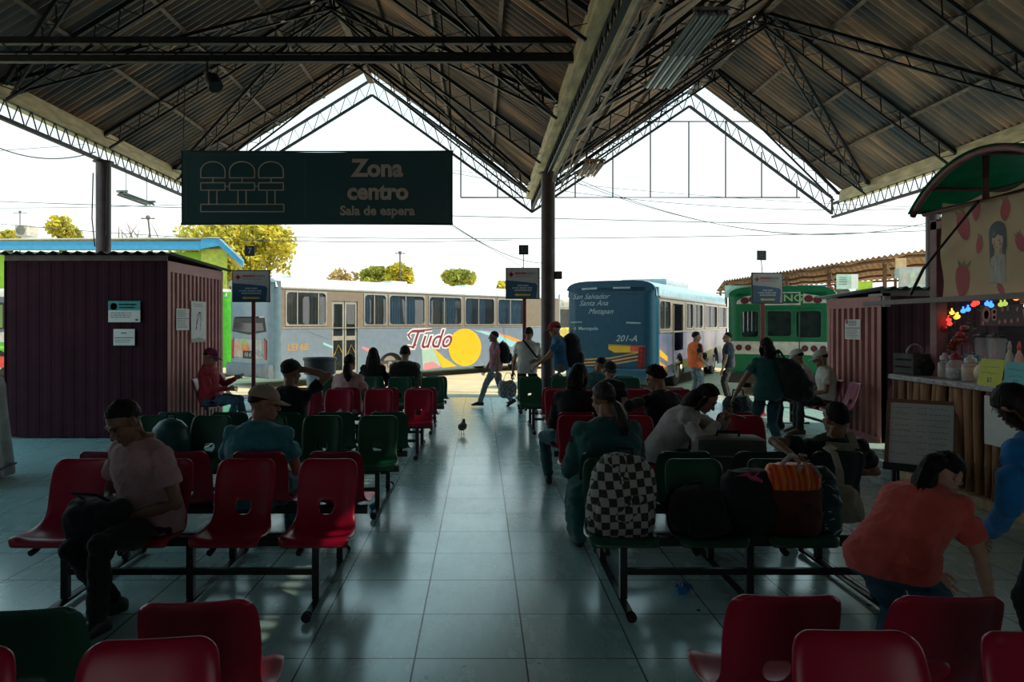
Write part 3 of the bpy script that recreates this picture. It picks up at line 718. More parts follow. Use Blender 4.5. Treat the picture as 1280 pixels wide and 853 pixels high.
for si, sl in enumerate(SLOPES):
    lo, hi = sl; d = V((hi[0] - lo[0], 0, hi[1] - lo[1])).normalized(); nrm = V((-d.z, 0, d.x))
    if nrm.z < 0: nrm = -nrm
    ys = [15.75, 12.9, 10.1, 7.3, 4.5]
    for k, y in enumerate(ys):
        mb = MB(); lattice(mb, pt(sl, 0, y, .06), pt(sl, 1, y, .06), -nrm, .25, .40, .030, .011, rb=.018)
        o = mb.build('roof_truss', STEEL); struct(o, 'dark lattice rafter of the %s roof slope, %s from the open gable' % (sname[si], nm[k]), 'truss')
    for k, (ya, yb) in enumerate([(17.0, 15.75), (15.75, 12.9), (10.1, 12.9), (10.1, 7.3), (4.5, 7.3)]):
        mb = MB(); lattice(mb, pt(sl, .02, ya, .10), pt(sl, .98, yb, .10), -nrm, .19, .40, .028, .010, rb=.016)
        o = mb.build('roof_brace', STEEL); struct(o, 'dark diagonal lattice brace under the %s roof slope, %s from the open gable' % (sname[si], nm[k]), 'brace')
    for k, t in enumerate((.25, .5, .75)):
        mb = MB(); mb.bar(pt(sl, t, -6.9, .035), pt(sl, t, 16.9, .035), .06, .035, nrm)
        o = mb.build('purlin', STEELB); struct(o, 'brown purlin %s of the %s roof slope' % (['low on the sheets', 'midway up the sheets', 'high on the sheets'][k], sname[si]), 'purlin')
for (x, z), nme in ((AL, 'left'), (AR, 'right')):
    mb = MB(); mb.bar((x, -6.9, z - .10), (x, 17.45, z - .10), .14, .10); o = mb.build('ridge_beam', STEELB); struct(o, 'brown ridge beam along the top of the %s gable roof' % nme, 'beam')
# gutters / fascias
def gutter(x, z0, z1, y0, y1, w, lab):
    mb = MB(); mb.span((x - w / 2, y0, z0), (x - w / 2 + .02, y1, z1)); mb.span((x + w / 2 - .02, y0, z0), (x + w / 2, y1, z1)); mb.span((x - w / 2, y0, z0 - .02), (x + w / 2, y1, z0))
    o = mb.build('trim_gutter', CREAM); struct(o, lab, 'gutter')
gutter(-6.78, 4.82, 5.05, -7, 17.1, .22, 'cream gutter board along the left eave')
gutter(1.24, 4.60, 4.80, -7, 17.2, .34, 'cream valley gutter between the two gable roofs')
gutter(8.53, 4.52, 4.76, -7, 17.1, .22, 'cream gutter board along the right eave')
# longitudinal eave trusses and the gable trusses
for x, zt, zb, lab in ((-6.72, 4.82, 4.53, 'left'), (8.46, 4.52, 4.20, 'right')):
    mb = MB(); a = V((x, -6.9, zt)); lattice(mb, a, (x, 17.5, zt), (0, 0, -1), zt - zb, .30, .028, .011)
    o = mb.build('eave_truss', STEEL); struct(o, 'dark lattice girder below the %s gutter' % lab, 'truss')
mb = MB(); lattice(mb, (1.24, -6.9, 4.60), (1.24, 17.4, 4.60), (0, 0, -1), .22, .34, .026, .010)
o = mb.build('eave_truss', STEEL); struct(o, 'dark lattice girder below the central valley gutter', 'truss')
GY = 17.6
for lo, hi, lab in ((GL, AL, 'left slope of the left gable'), (VAL, AL, 'right slope of the left gable'), (VAL, AR, 'left slope of the right gable'), (GR, AR, 'right slope of the right gable')):
    d = V((hi[0] - lo[0], 0, hi[1] - lo[1])).normalized(); nrm = V((-d.z, 0, d.x)); nrm = nrm if nrm.z > 0 else -nrm
    mb = MB(); lattice(mb, V((lo[0], GY, lo[1] - .02)), V((hi[0], GY, hi[1] + .0)), (0, 0, -1), .38, .36, .028, .011)
    mb.tube([V((lo[0], GY, lo[1])), V((lo[0], GY, lo[1] - .42))], .028, 6)
    o = mb.build('gable_truss', STEEL); struct(o, 'dark open lattice truss edging the %s against the sky' % lab, 'truss')
# horizontal tie girder
mb = MB(); lattice(mb, (-6.7, 8.4, 4.91), (1.2, 8.4, 4.91), (0, 0, -1), .21, .55, .038, .012); mb.bar((-6.7, 8.46, 4.80), (1.2, 8.46, 4.78), .03)
o = mb.build('tie_girder', STEEL); struct(o, 'dark horizontal lattice girder crossing the left gable above the banner', 'girder')
# thin sign frame hung in the right gable
mb = MB(); Yg = 17.75
fz = lambda y: EYE - (y - HY) / F * Yg
def hb(xa, xb, y): mb.tube([(gx(xa, Yg), Yg, fz(y)), (gx(xb, Yg), Yg, fz(y))], .018, 6)
def vb(x, ya, yb): mb.tube([(gx(x, Yg), Yg, fz(ya)), (gx(x, Yg), Yg, fz(yb))], .016, 6)
hb(576, 1000, 247); hb(808, 986, 152)
for x, ya in ((576, 188), (622, 226), (719, 214), (766, 190), (813, 152), (861, 152), (907, 152), (952, 190), (996, 226)): vb(x, ya, 247)
o = mb.build('gable_frame', STEEL); struct(o, 'thin steel frame of upright bars hanging in the right gable opening', 'frame')
# columns
PAINT_BR = mat('column_brown_paint', (.055, .035, .038), .5, var=.35, scale=5)
def column(x, y, z, r, lab):
    root = MB().lathe([(r + .10, 0), (r + .10, .02), (r + .012, .03), (r, .05), (r, z - .02), (r + .05, z - .015), (r + .05, z)], 24).build('column', PAINT_BR, None, 35, (x, y, 0)); struct(root, lab, 'column')
    return root
colm = column(1.24, 13.4, 4.42, .128, 'dark round steel column under the central valley gutter')
mb = MB(); mb.span((.126, -.08, 1.9 + .56), (.25, .04, 2.6), bevel=.01); o = mb.build('junction_box', mat('dark_box', (.04, .035, .035), .6), colm)
coll = column(-6.72, 12.95, 4.53, .125, 'dark round steel column behind the left maroon kiosk')
mb = MB(); mb.tube([(.10, -.10, 3.2), (.12, -.12, 3.6), (.13, -.12, 4.1), (.16, -.13, 4.5)], .014, 6); mb.tube([(-.1, -.10, 3.0), (-.14, -.12, 3.5), (-.12, -.12, 4.3)], .012, 6); mb.build('cable', STEEL, coll)
column(8.46, 13.6, 4.2, .125, 'dark round steel column under the right gutter')
# unseen hall walls added to hold back daylight, the back entrance admitting some
PLAS = mat('old_plaster', (.10, .11, .11), .9, var=.25, scale=2)
mb = MB(); cut_panel(mb, -9.5, 13.5, -.15, 7.6, [(-2.6, 2.8, -.15, 2.3)], lambda a, b, c, d: ((a, -7.1, c), (b, -7, d)))
o = mb.build('wall_added_back', PLAS); struct(o, 'added unseen back wall with an entrance opening, limiting light behind the benches', 'wall')
for a, b_, n_, lab in (((-7.35, -7, -.15), (-7.2, 6.0, 4.4), 'wall_added_left', 'added unseen side wall limiting daylight on the left of the hall'), ((9.1, -7, -.15), (9.25, 4.0, 4.5), 'wall_added_right', 'added unseen side wall limiting daylight on the right of the hall')):
    o = MB().span(a, b_).build(n_, PLAS); struct(o, lab, 'wall')
# conduits along the valley
CABW = mat('old_white_cable', (.55, .43, .32), .6, var=.25); CABG = mat('grey_cable', (.14, .14, .14), .6)
rnd = random.Random(3)
for k in range(5):
    pts = []
    for j in range(27):
        t = j / 26; y = 13.25 - t * 10.4
        x = 1.30 + (.02 + .036 * k) + .03 * sin(y * .9 + k) * (k > 1) + (-.0 if j == 0 else 0) ; z = 4.34 - .012 * k - (abs(sin(y * .65 + k * .8)) * .13 * (k > 2)) - (.1 if j == 0 else 0)
        pts.append((x, y, z))
    o = MB().tube(pts, .026 if k == 0 else .013, 8).build('valley_cable', [CABW, CABW, CABG, CABW, CABG][k], None, True)
    tag(o, ['thick pale conduit running along the valley gutter to the central column', 'thin pale cable beside the thick valley conduit', 'grey cable on the right of the valley conduit', 'pale cable sagging in loops beside the valley conduit', 'outermost grey cable sagging below the valley conduit'][k], 'cable')
# ---- hanging lights
LAMP = mat('lamp_housing', (.30, .31, .31), .35, metal=.4, var=.2); TUBE = mat('lamp_tube_off', (.55, .6, .6), .25, var=.05); LAMPB = mat('lamp_rust', (.45, .22, .12), .5)
def fluor(loc, L, n, w, lab, housing, hang):
    root = empty('fluorescent_light', loc)
    tag(root, lab, 'light')
    mb = MB()
    for k in range(n):
        x = (k - (n - 1) / 2) * w
        mb.prism([(-w * .48, 0), (-w * .2, .07), (w * .2, .07), (w * .48, 0), (w * .42, 0), (w * .16, .06), (-w * .16, .06), (-w * .42, 0)], (x, L / 2, 0), (1, 0, 0), (0, 0, 1), L)
    mb.span((-n * w / 2, -L / 2, .06), (n * w / 2, -L / 2 + .05, .10)); mb.span((-n * w / 2, L / 2 - .05, .06), (n * w / 2, L / 2, .10))
    mb.build('reflector', housing, root)
    for k in range(n):
        x = (k - (n - 1) / 2) * w; MB().tube([(x, -L / 2 + .04, .02), (x, L / 2 - .04, .02)], .018, 10).build('lamp_tube', TUBE, root, True)
    mb = MB()
    for y in (-L * .35, L * .35): mb.tube([(0, y, .07), (0, y, hang)], .006, 5)
    mb.build('hanger', STEEL, root)
fluor((2.42, 8.8, 4.86), 2.4, 4, .095, 'long grey four-tube fluorescent light below the right inner roof slope', LAMP, .62)
fluor((2.12, 14.2, 4.62), 1.25, 3, .13, 'short rust-coloured three-tube light hanging right of the central column', LAMPB, .65)
fluor((-6.67, 14.1, 4.02), 1.2, 1, .2, 'single-tube light fixture hanging below the left gutter beside the column', LAMP, .5)
root = empty('speaker', (-3.13, 8.4, 4.46)); tag(root, 'small dark cylindrical speaker hanging under the girder above the banner', 'speaker')
mb = MB(); mb.tube([(-.03, 0, .1), (.02, 0, .02), (.09, -.05, -.10)], [.05, .085, .085], 16); mb.build('housing', STEEL, root, 35)
MB().tube([(-.03, 0, .1), (-.03, 0, .25)], .012, 6).build('bracket', STEEL, root)
# ---- banner
BAN = mat('banner_green', (.014, .075, .082), .42, var=.12, scale=2); BANT = mat('banner_print', (.50, .42, .35), .6, var=.15); 
bx0, bz1 = gx(228, 8.4), EYE + (HY - 190) / F * 8.4; bx1, bz0 = gx(564, 8.4), EYE + (HY - 280) / F * 8.4
W_, H_ = bx1 - bx0, bz1 - bz0
ban = empty('banner', ((bx0 + bx1) / 2, 8.4, (bz0 + bz1) / 2)); tag(ban, 'dark green banner reading Zona centro Sala de espera with three seat icons', 'banner')
mb = MB()
mb.grid(lambda u, v: V(((u - .5) * W_, .012 * sin(u * 17 + v * 3) * (1 - abs(2 * v - 1)) * .6, (v - .5) * H_ + .006 * sin(u * 9) )), 48, 12)
k0 = len(mb.v); mb.add([v + V((0, .006, 0)) for v in mb.v], list(mb.f), None, 0, True)
mb.build('cloth', BAN, ban, True)
mb = MB()
for z in (H_ / 2 + .008, -H_ / 2 - .0): mb.tube([(-W_ / 2 - .02, .014, z), (W_ / 2 + .02, .014, z)], .014, 8)
for x in (-W_ / 2 - .005, W_ / 2 + .005): mb.tube([(x, .014, -H_ / 2), (x, .014, H_ / 2)], .012, 8)
mb.build('frame', STEEL, ban, True)
mb = MB(); sc_ = W_ / 1200.0        # crop pixels 22..1222 of 1280 wide
def bp(px, py): return ((px - 622) * sc_, (196 - py) * sc_)
U, Vv = V((1, 0, 0)), V((0, 0, 1))
def stroke(pts, w=.013, closed=False):
    P2 = [bp(*p) for p in pts]
    if closed: P2.append(P2[0])
    for a, b_ in zip(P2, P2[1:]):
        mb.bar((a[0], -.014, a[1]), (b_[0], -.014, b_[1]), w, .004, (0, 1, 0))
for x0, x1 in ((106, 214), (234, 346), (364, 474)):
    cx = (x0 + x1) / 2; r = (x1 - x0) / 2
    arc = [(cx - r * cos(pi * k / 12), 122 - 42 * sin(pi * k / 12)) for k in range(13)]
    stroke([(x0, 152)] + arc + [(x1, 152)], closed=True)
    stroke([(cx, 152), (cx, 174)]); stroke([(x0, 174), (x1, 174), (x1, 207), (x0, 207)], closed=True)
    for dx in (-18, 18): stroke([(cx + dx, 207), (cx + dx, 270)])
for xa, xb in ((214, 234), (346, 364)): stroke([(xa, 190), (xb, 190)])
stroke([(106, 270), (476, 270), (476, 303), (106, 303)], closed=True)
mb.build('seat_icons', BANT, ban)
mb = MB(); stroke([(572, 58), (572, 326)], .005)
rr = rrect(1165 * sc_, 296 * sc_, .05, 5)
for a, b_ in zip(rr, rr[1:] + rr[:1]): mb.bar((a[0], -.012, a[1]), (b_[0], -.012, b_[1]), .004, .003, (0, 1, 0))
mb.build('border_line', mat('banner_line', (.10, .12, .115), .6), ban)
for t, cx, cy, s_, of in (('Zona', 893, 112, .275, .010), ('centro', 895, 216, .262, .010), ('Sala de espera', 893, 300, .150, .0045)):
    x, z = bp(cx, cy); MB().text(t, s_, (x, -.014, z), U, Vv, .006, 0, 'CENTER', 0, of, 1.0, 1.0).build('lettering', BANT, ban)
for x in (-W_ / 2, W_ / 2): MB().tube([(x, .014, H_ / 2), (x * .98, .02, 4.70 - (bz0 + bz1) / 2)], .005, 5).build('rope', STEEL, ban)
mb = MB(); mb.tube(catenary((bx1, 8.41, bz0), (1.12, 13.35, 2.75), .1), .005, 5); o = mb.build('tie_rope', STEEL); tag(o, 'thin rope slanting from the lower banner corner to the central column', 'rope')
# ------------------------------------------------------------------ beam seating
def plastic(name, col): return mat('plastic_' + name, col, .34, var=.12, scale=5, spec=.5, rvar=.06)
SREDM, SGRN, SPUR, SDKR = plastic('red', (.36, .005, .036)), plastic('green', (.008, .075, .042)), plastic('plum', (.26, .03, .075)), plastic('dark_red', (.12, .012, .022))
def seat_mesh():
    # profile: f = forward, z ; half width
    prof = [(-.012, .812, .158), (.0, .808, .166), (.012, .785, .176), (.028, .73, .182), (.046, .67, .184), (.062, .62, .182), (.076, .575, .178), (.088, .54, .175), (.102, .505, .174), (.125, .468, .180), (.165, .438, .194),
            (.23, .424, .205), (.31, .424, .210), (.38, .436, .208), (.43, .440, .200), (.452, .424, .19), (.455, .405, .18)]
    nu = 14
    bm = bmesh.new(); rows = []
    m = len(prof)
    for j, (f, z, hw) in enumerate(prof):
        # normal of profile
        f0, z0, _ = prof[max(j - 1, 0)]; f1, z1, _ = prof[min(j + 1, m - 1)]
        t = V((f1 - f0, z1 - z0)).normalized(); n = V((-t.y, t.x)) if True else None
        row = []
        for i in range(nu + 1):
            u = -1 + 2 * i / nu
            e = abs(u)
            cup = .030 * e ** 3.2 if j < m - 2 else 0
            if j in (0,): cup *= .3
            rim = -.018 * max(0, (e - .86) / .14) ** 1.5
            k = cup + rim
            x = u * hw
            if j <= 2: x *= 1 - .05 * (2 - j) / 2 * e ** 6; 
            zz = z - (.016 * e ** 8 if j <= 1 else .008 * e ** 8 if j == 2 else 0)
            row.append(bm.verts.new((x, f + n.x * k * -1 if False else f + (abs(n.x)) * k, zz + (n.y if n.y > 0 else -n.y) * k)))
        rows.append(row)
    hole = {(6, 5), (6, 6), (6, 7), (6, 8), (7, 5), (7, 6), (7, 7), (7, 8)}
    for (j, i, dx, dz) in ((6, 5, .016, 0), (6, 9, -.016, 0), (8, 5, .020, 0.006), (8, 9, -.020, 0.006)): rows[j][i].co.x += dx; rows[j][i].co.z += dz
    rows[8][7].co.z -= .006
    for j in range(m - 1):
        for i in range(nu):
            if (j, i) in hole: continue
            bm.faces.new((rows[j][i], rows[j + 1][i], rows[j + 1][i + 1], rows[j][i + 1]))
    me = bpy.data.meshes.new('tmp'); bm.to_mesh(me); bm.free()
    ob = bpy.data.objects.new('tmp', me); COL.objects.link(ob)
    sd = ob.modifiers.new('s', 'SOLIDIFY'); sd.thickness = .009; sd.offset = 0
    sb = ob.modifiers.new('b', 'SUBSURF'); sb.levels = 1; sb.render_levels = 1
    m2 = evaluated(ob); bpy.data.objects.remove(ob)
    m2.polygons.foreach_set('use_smooth', [True] * len(m2.polygons))
    return m2
_seat = seat_mesh()
def colored(me, m, nme):
    c = me.copy(); c.name = nme; c.materials.clear(); c.materials.append(m); return c
SEATS = {'k': colored(_seat, plastic('black', (.010, .012, .013)), 'seat'), 'r': colored(_seat, SREDM, 'seat'), 'g': colored(_seat, SGRN, 'seat'), 'p': colored(_seat, SPUR, 'seat'), 'd': colored(_seat, SDKR, 'seat')}
FRAME = mat('bench_black_steel', (.016, .016, .018), .38, metal=.4, var=.3); FOOT = mat('bench_foot_steel', (.10, .11, .11), .3, metal=.7, var=.3)
def bench_frame(root, x0, x1, sides, legs_x):
    """beams along x; sides: list of +1 (seats facing +y) / -1"""
    for s in sides:
        y = s * .36
        MB().span((x0, y - .03, .355), (x1, y + .03, .405), bevel=.004).build('beam', FRAME, root)
        MB().span((legs_x[0], y - .016 - s * .0, .185), (legs_x[-1], y + .016, .22)).build('stretcher', FRAME, root)
        for lx in legs_x: MB().span((lx - .021, y - .021, .045), (lx + .021, y + .021, .356), bevel=.003).build('leg', FRAME, root)
    ya, yb = min(sides) * .60, max(sides) * .60
    if len(sides) == 1: ya, yb = sides[0] * .36 - .3, sides[0] * .36 + .3
    for lx in legs_x:
        mb = MB(); mb.tube([(lx, ya, .03), (lx, yb, .03)], .022, 10)
        f = mb.build('foot_bar', FOOT, root, 40)
        MB().tube([(lx, ya - .012, .03), (lx, ya + .02, .03)], .028, 10).build('rubber_cap', FRAME, f, 40); MB().tube([(lx, yb + .012, .03), (lx, yb - .02, .03)], .028, 10).build('rubber_cap', FRAME, f, 40)
def bench(label, x0, yc, rows, rz=0.0, n=4, legs=None, group='rows of beam seats in the waiting hall'):
    """x0: centre of the seat nearest the aisle; rows: {side: (dx, 'rrgg', step)}; step sign gives the direction away from the aisle"""
    root = empty('seat_bench', (x0, yc, 0), rz); tag(root, label, 'bench', group)
    xs = []
    for s, (dx, cols, step) in rows.items():
        for k, c in enumerate(cols):
            xk = dx + step * k; xs.append(xk)
            o = link('seat', SEATS[c], root, (xk, s * .13, 0), (0, 0, 0 if s > 0 else pi))
            if len(set(''.join(r[1] for r in rows.values()))) > 1: o['label'] = {'r': 'red', 'g': 'green', 'p': 'plum', 'd': 'dark red', 'k': 'black'}[c] + ' plastic seat'
            mb = MB()
            for q in (-.09, .09): mb.bar((xk + q, s * .24, .408), (xk + q, s * .50, .408), .028, .018)
            mb.bar((xk - .104, s * .37, .4065), (xk + .104, s * .37, .4065), .04, .016); mb.tube([(xk - .09, s * .36 + s * .02, .40), (xk - .09, s * .36 + s * .12, .365), (xk - .09, s * .36 + s * .17, .36)], .018, 8)
            mb.build('bracket', FRAME, root)
    a, b = min(xs) - .16, max(xs) + .16
    q0, q1 = min(xs) + .03, max(xs) - .03; L = legs or [q0 + (q1 - q0) * t for t in (0, .5, 1)]
    bench_frame(root, a, b, list(rows), L)
    return root
B = {}
B['A_l'] = bench('nearest bench left of the aisle, red seats and one dark green one', -.86, 2.05, {-1: (-.02, 'rr', -.5), 1: (.02, 'rgr', -.5)}, R(7))
B['C_l'] = bench('red bench left of the aisle under the man in the dusty pink shirt', -.93, 4.6, {-1: (-.0, 'rrrr', -.5), 1: (-.02, 'rrrr', -.5)})
B['D_l'] = bench('dark green bench left of the aisle in front of the turquoise-shirted man', -.92, 6.7, {-1: (0, 'ggggg', -.5), 1: (.05, 'ggggg', -.5)})
B['E_l'] = bench('red bench left of the aisle under the woman in the pale pink top', -.78, 9.3, {-1: (0, 'rrrr', -.5), 1: (.03, 'rrrr', -.5)})
B['F_l'] = bench('farthest green bench left of the aisle under the long-haired woman', -.74, 11.3, {-1: (0, 'gggg', -.5), 1: (.03, 'gggg', -.5)})
B['A_r'] = bench('red bench at the bottom right, nearest of the right-hand benches', .98, 2.1, {-1: (.03, 'rr', .5), 1: (-.04, 'rr', .5)}, R(-1))
B['C_r'] = bench('dark green bench right of the aisle holding the checkered backpack', .80, 4.6, {-1: (0, 'ggg', .5), 1: (.03, 'gggk', .5)})
B['D_r'] = bench('red bench right of the aisle beside the grey suitcase', .87, 6.7, {-1: (0, 'rrrr', .5), 1: (.03, 'rrrr', .5)})
B['E_r'] = bench('red bench right of the aisle under the boy in the black cap', .98, 9.3, {-1: (0, 'rrrr', .5), 1: (0, 'rrrr', .5)})
B['F_r'] = bench('farthest green bench right of the aisle, next to the central column', .76, 11.3, {-1: (0, 'gggg', .5), 1: (0, 'gggg', .5)})
def wall_bench(label, x, y0, n, face, c='p'):
    root = empty('seat_bench', (x, y0, 0), -pi / 2 if face > 0 else pi / 2); tag(root, label, 'bench')
    # local +y = facing direction ; local x along the wall
    for k in range(n):
        xk = .5 * k * (-1 if face > 0 else 1)
        link('seat', SEATS[c], root, (xk, .10, 0)); mb = MB()
        for q in (-.09, .09): mb.bar((xk + q, .21, .408), (xk + q, .47, .408), .028, .018)
        mb.bar((xk - .104, .34, .4065), (xk + .104, .34, .4065), .04, .016)
        mb.build('bracket', FRAME, root)
    xa, xb = sorted((0, .5 * (n - 1) * (-1 if face > 0 else 1)))
    r2 = empty('frame_set', (0, 0, 0)); bpy.data.objects.remove(r2)
    y = .33
    MB().span((xa - .16, y - .03, .355), (xb + .16, y + .03, .405), bevel=.004).build('beam', FRAME, root)
    MB().span((xa - .1, y - .016, .185), (xb + .1, y + .016, .22)).build('stretcher', FRAME, root)
    for lx in (xa - .1, xb + .1):
        MB().span((lx - .021, y - .021, .045), (lx + .021, y + .021, .356)).build('leg', FRAME, root)
        MB().tube([(lx, .04, .03), (lx, .62, .03)], .022, 10).build('foot_bar', FOOT, root, 40)
    return root
wall_bench('plum-coloured seats on a beam against the ribbed side of the left kiosk', -4.40, 10.95, 3, 1)
wall_bench('plum-coloured seats on a beam against the ribbed side of the right kiosk', 5.36, 10.18, 4, -1)

# ------------------------------------------------------------------ kiosks of ribbed sheet
MARO = mat('maroon_shaded', (.030, .007, .014), .75, var=.2, scale=2.5, spec=.12); MARD = mat('maroon_skylit', (.40, .165, .155), .55, var=.15, scale=3); MARR = mat('kiosk_roof_metal', (.06, .05, .05), .5, metal=.4, var=.3)  # skylight painted into one maroon: fronts kept dark, ribbed sides much paler
def ribs(mb, o, u, n, L, H, pitch, depth, z0=0.0):
    # trapezoid ribs along u, outward n
    o = V(o); u = V(u); n = V(n); k = int(L / pitch); p = L / k; vs = []; 
    prof = []
    for i in range(k): prof += [(i * p, 0), (i * p + p * .42, 0), (i * p + p * .5, depth), (i * p + p * .92, depth)]
    prof.append((L, 0))
    for a, d in prof: vs += [o + u * a + n * d + V((0, 0, z0)), o + u * a + n * d + V((0, 0, H))]
    fs = [(2 * i, 2 * i + 2, 2 * i + 3, 2 * i + 1) for i in range(len(prof) - 1)]
    mb.add(vs, fs, None, 0, u.cross(V((0, 0, 1))).dot(n) < 0)
def kiosk(label, x0, x1, y0, y1, zf, zb, open_side):
    """open_side +1: ribbed face at x1 looking +x; -1: ribbed face at x0 looking -x"""
    root = empty('kiosk', ((x0 + x1) / 2, (y0 + y1) / 2, 0)); tag(root, label, 'kiosk')
    ox, oy = root.location.x, root.location.y
    X0, X1, Y0, Y1 = x0 - ox, x1 - ox, y0 - oy, y1 - oy
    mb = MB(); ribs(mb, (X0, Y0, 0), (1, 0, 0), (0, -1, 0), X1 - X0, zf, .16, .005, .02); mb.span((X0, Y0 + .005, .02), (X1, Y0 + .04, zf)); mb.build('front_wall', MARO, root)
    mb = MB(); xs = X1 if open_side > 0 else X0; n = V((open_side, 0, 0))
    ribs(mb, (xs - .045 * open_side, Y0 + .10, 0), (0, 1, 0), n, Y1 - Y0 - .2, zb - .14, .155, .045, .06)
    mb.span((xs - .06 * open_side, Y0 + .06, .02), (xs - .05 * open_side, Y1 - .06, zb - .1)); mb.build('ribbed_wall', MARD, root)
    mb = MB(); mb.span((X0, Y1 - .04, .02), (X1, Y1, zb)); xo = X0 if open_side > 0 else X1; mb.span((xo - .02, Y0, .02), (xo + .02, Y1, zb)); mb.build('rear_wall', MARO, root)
    for y in (Y0, Y1 - .1): MB().span((xs - .09 * open_side, y, 0), (xs + .005 * open_side, y + .1, zb), bevel=.006).build('corner_post', MARD, root)
    for za, zc in ((zb - .15, zb), (0, .08)): MB().span((xs - .08 * open_side, Y0, za), (xs + .008 * open_side, Y1, zc)).build('rail', MARD, root)
    mb = MB(); nx = 90; 
    za, zc = max(zf, zb) + .045, zb + .03
    def fn(u, v):
        return V((X0 - .12 + (X1 - X0 + .24) * u, Y0 - .16 + (Y1 - Y0 + .3) * v, za + (zc - za) * v + .022 * sin(u * nx * 1.05) ))
    mb.grid(fn, nx * 2, 2); k = len(mb.v); mb.add([v - V((0, 0, .004)) for v in mb.v], list(mb.f), None, 0, True); mb.build('roof_sheet', MARR, root, True)
    mb = MB(); mb.span((X0, Y0 - .02, zf - .06), (X1, Y0 + .04, zf + .02)); mb.build('fascia', MARR, root)
    return root
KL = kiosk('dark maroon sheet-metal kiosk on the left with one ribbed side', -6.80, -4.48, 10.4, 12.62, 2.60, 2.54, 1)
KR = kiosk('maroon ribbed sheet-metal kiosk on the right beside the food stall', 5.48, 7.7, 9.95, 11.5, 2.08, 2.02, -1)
PAPER = mat('white_paper', (.62, .64, .62), .7, var=.05); INK = mat('ink_grey', (.12, .13, .14), .7, var=0); TEALP = mat('print_teal', (.03, .30, .30), .6); DK = mat('print_black', (.02, .02, .025), .6, var=0)
def flat(name, label, cat, o, u, v, w, h, base, draw, mats, th=.006):
    """thin sheet whose lower left corner is o, spanned by unit u, v; draw(mb, point) adds print on its face"""
    root = MB().prism([(0, 0), (w, 0), (w, h), (0, h)], (0, 0, 0), u, v, th).build(name, base, None, False, o); tag(root, label, cat)
    n = V(u).cross(V(v)).normalized()
    mb = MB(); pr = lambda pts, mi: mb.prism(pts, n * th, u, v, .0015, mi)
    draw(mb, pr, w, h, n * (th)); 
    if mb.v: mb.build('print', mats, root)
    return root
def lines(pr, x0, x1, ys, hgt, mi, seed=1, words=True):
    r = random.Random(seed)
    for y in ys:
        x = x0
        end = x0 + (x1 - x0) * r.uniform(.7, 1)
        while x < end - 1e-4:
            w = min(r.uniform(.05, .16) * (x1 - x0), end - x); pr([(x, y), (x + w, y), (x + w, y + hgt), (x, y + hgt)], mi); x += w + (x1 - x0) * .03
ux, uz = V((1, 0, 0)), V((0, 0, 1))
def fpos(px, py, Y): return at(px, py, Y)
Yk = 10.37
def d1(mb, pr, w, h, n):
    pr([(0, h * .56), (w, h * .56), (w, h), (0, h)], 0); pr(ellipse(h * .17, h * .17, 20, h * .26, h * .74), 2); pr(ellipse(h * .12, h * .12, 20, h * .26, h * .745), 0)
    lines(pr, w * .34, w * .9, [h * .8, h * .66], h * .07, 1, 2); lines(pr, w * .08, w * .9, [h * .42, h * .32, h * .22], h * .035, 2, 3); pr([(w * .85, h * .06), (w * .93, h * .06), (w * .93, h * .16), (w * .85, h * .16)], 2)
a = fpos(135.5, 403, Yk); flat('notice', 'teal and white notice with a round emblem on the dark front of the left kiosk', 'notice', a, ux, uz, 40 / F * Yk, 26.5 / F * Yk, PAPER, d1, [TEALP, PAPER, INK])
def d2(mb, pr, w, h, n):
    pr([(w * .36, h * .72), (w * .62, h * .72), (w * .62, h * .79), (w * .36, h * .79)], 0); pr([(w * .04, h * .44), (w * .96, h * .44), (w * .96, h * .49), (w * .04, h * .49)], 0); lines(pr, w * .08, w * .9, [h * .3, h * .18], h * .04, 0, 5)
a = fpos(142, 432, Yk); flat('notice', 'small white two-part notice below the teal notice on the left kiosk', 'notice', a, ux, uz, 26.5 / F * Yk, 20.5 / F * Yk, PAPER, d2, [INK])
xs_ = -4.47; uy_ = V((0, 1, 0))
def side_rect(px0, px1, py0, py1, X):
    ya, yb = X * F / (px0 - CX), X * F / (px1 - CX)
    y0, y1 = sorted((ya, yb)); zt = EYE - (py0 - HY) / F * ((ya + yb) / 2); zb = EYE - (py1 - HY) / F * ((ya + yb) / 2)
    return y0, y1, zb, zt
y0, y1, zb, zt = side_rect(220, 236, 386, 413, xs_)
def d3(mb, pr, w, h, n): lines(pr, w * .1, w * .9, [h * (.9 - .07 * k) for k in range(5)], h * .025, 0, 7); pr([(w * .03, h * .53), (w * .97, h * .53), (w * .97, h * .56), (w * .03, h * .56)], 0); lines(pr, w * .1, w * .9, [h * (.45 - .08 * k) for k in range(5)], h * .025, 0, 8)
flat('notice', 'white two-part paper notice on the ribbed side of the left kiosk', 'notice', (xs_, y0, zb), uy_, uz, y1 - y0, zt - zb, PAPER, d3, [INK])
y0, y1, zb, zt = side_rect(238.5, 257, 377, 428, xs_)
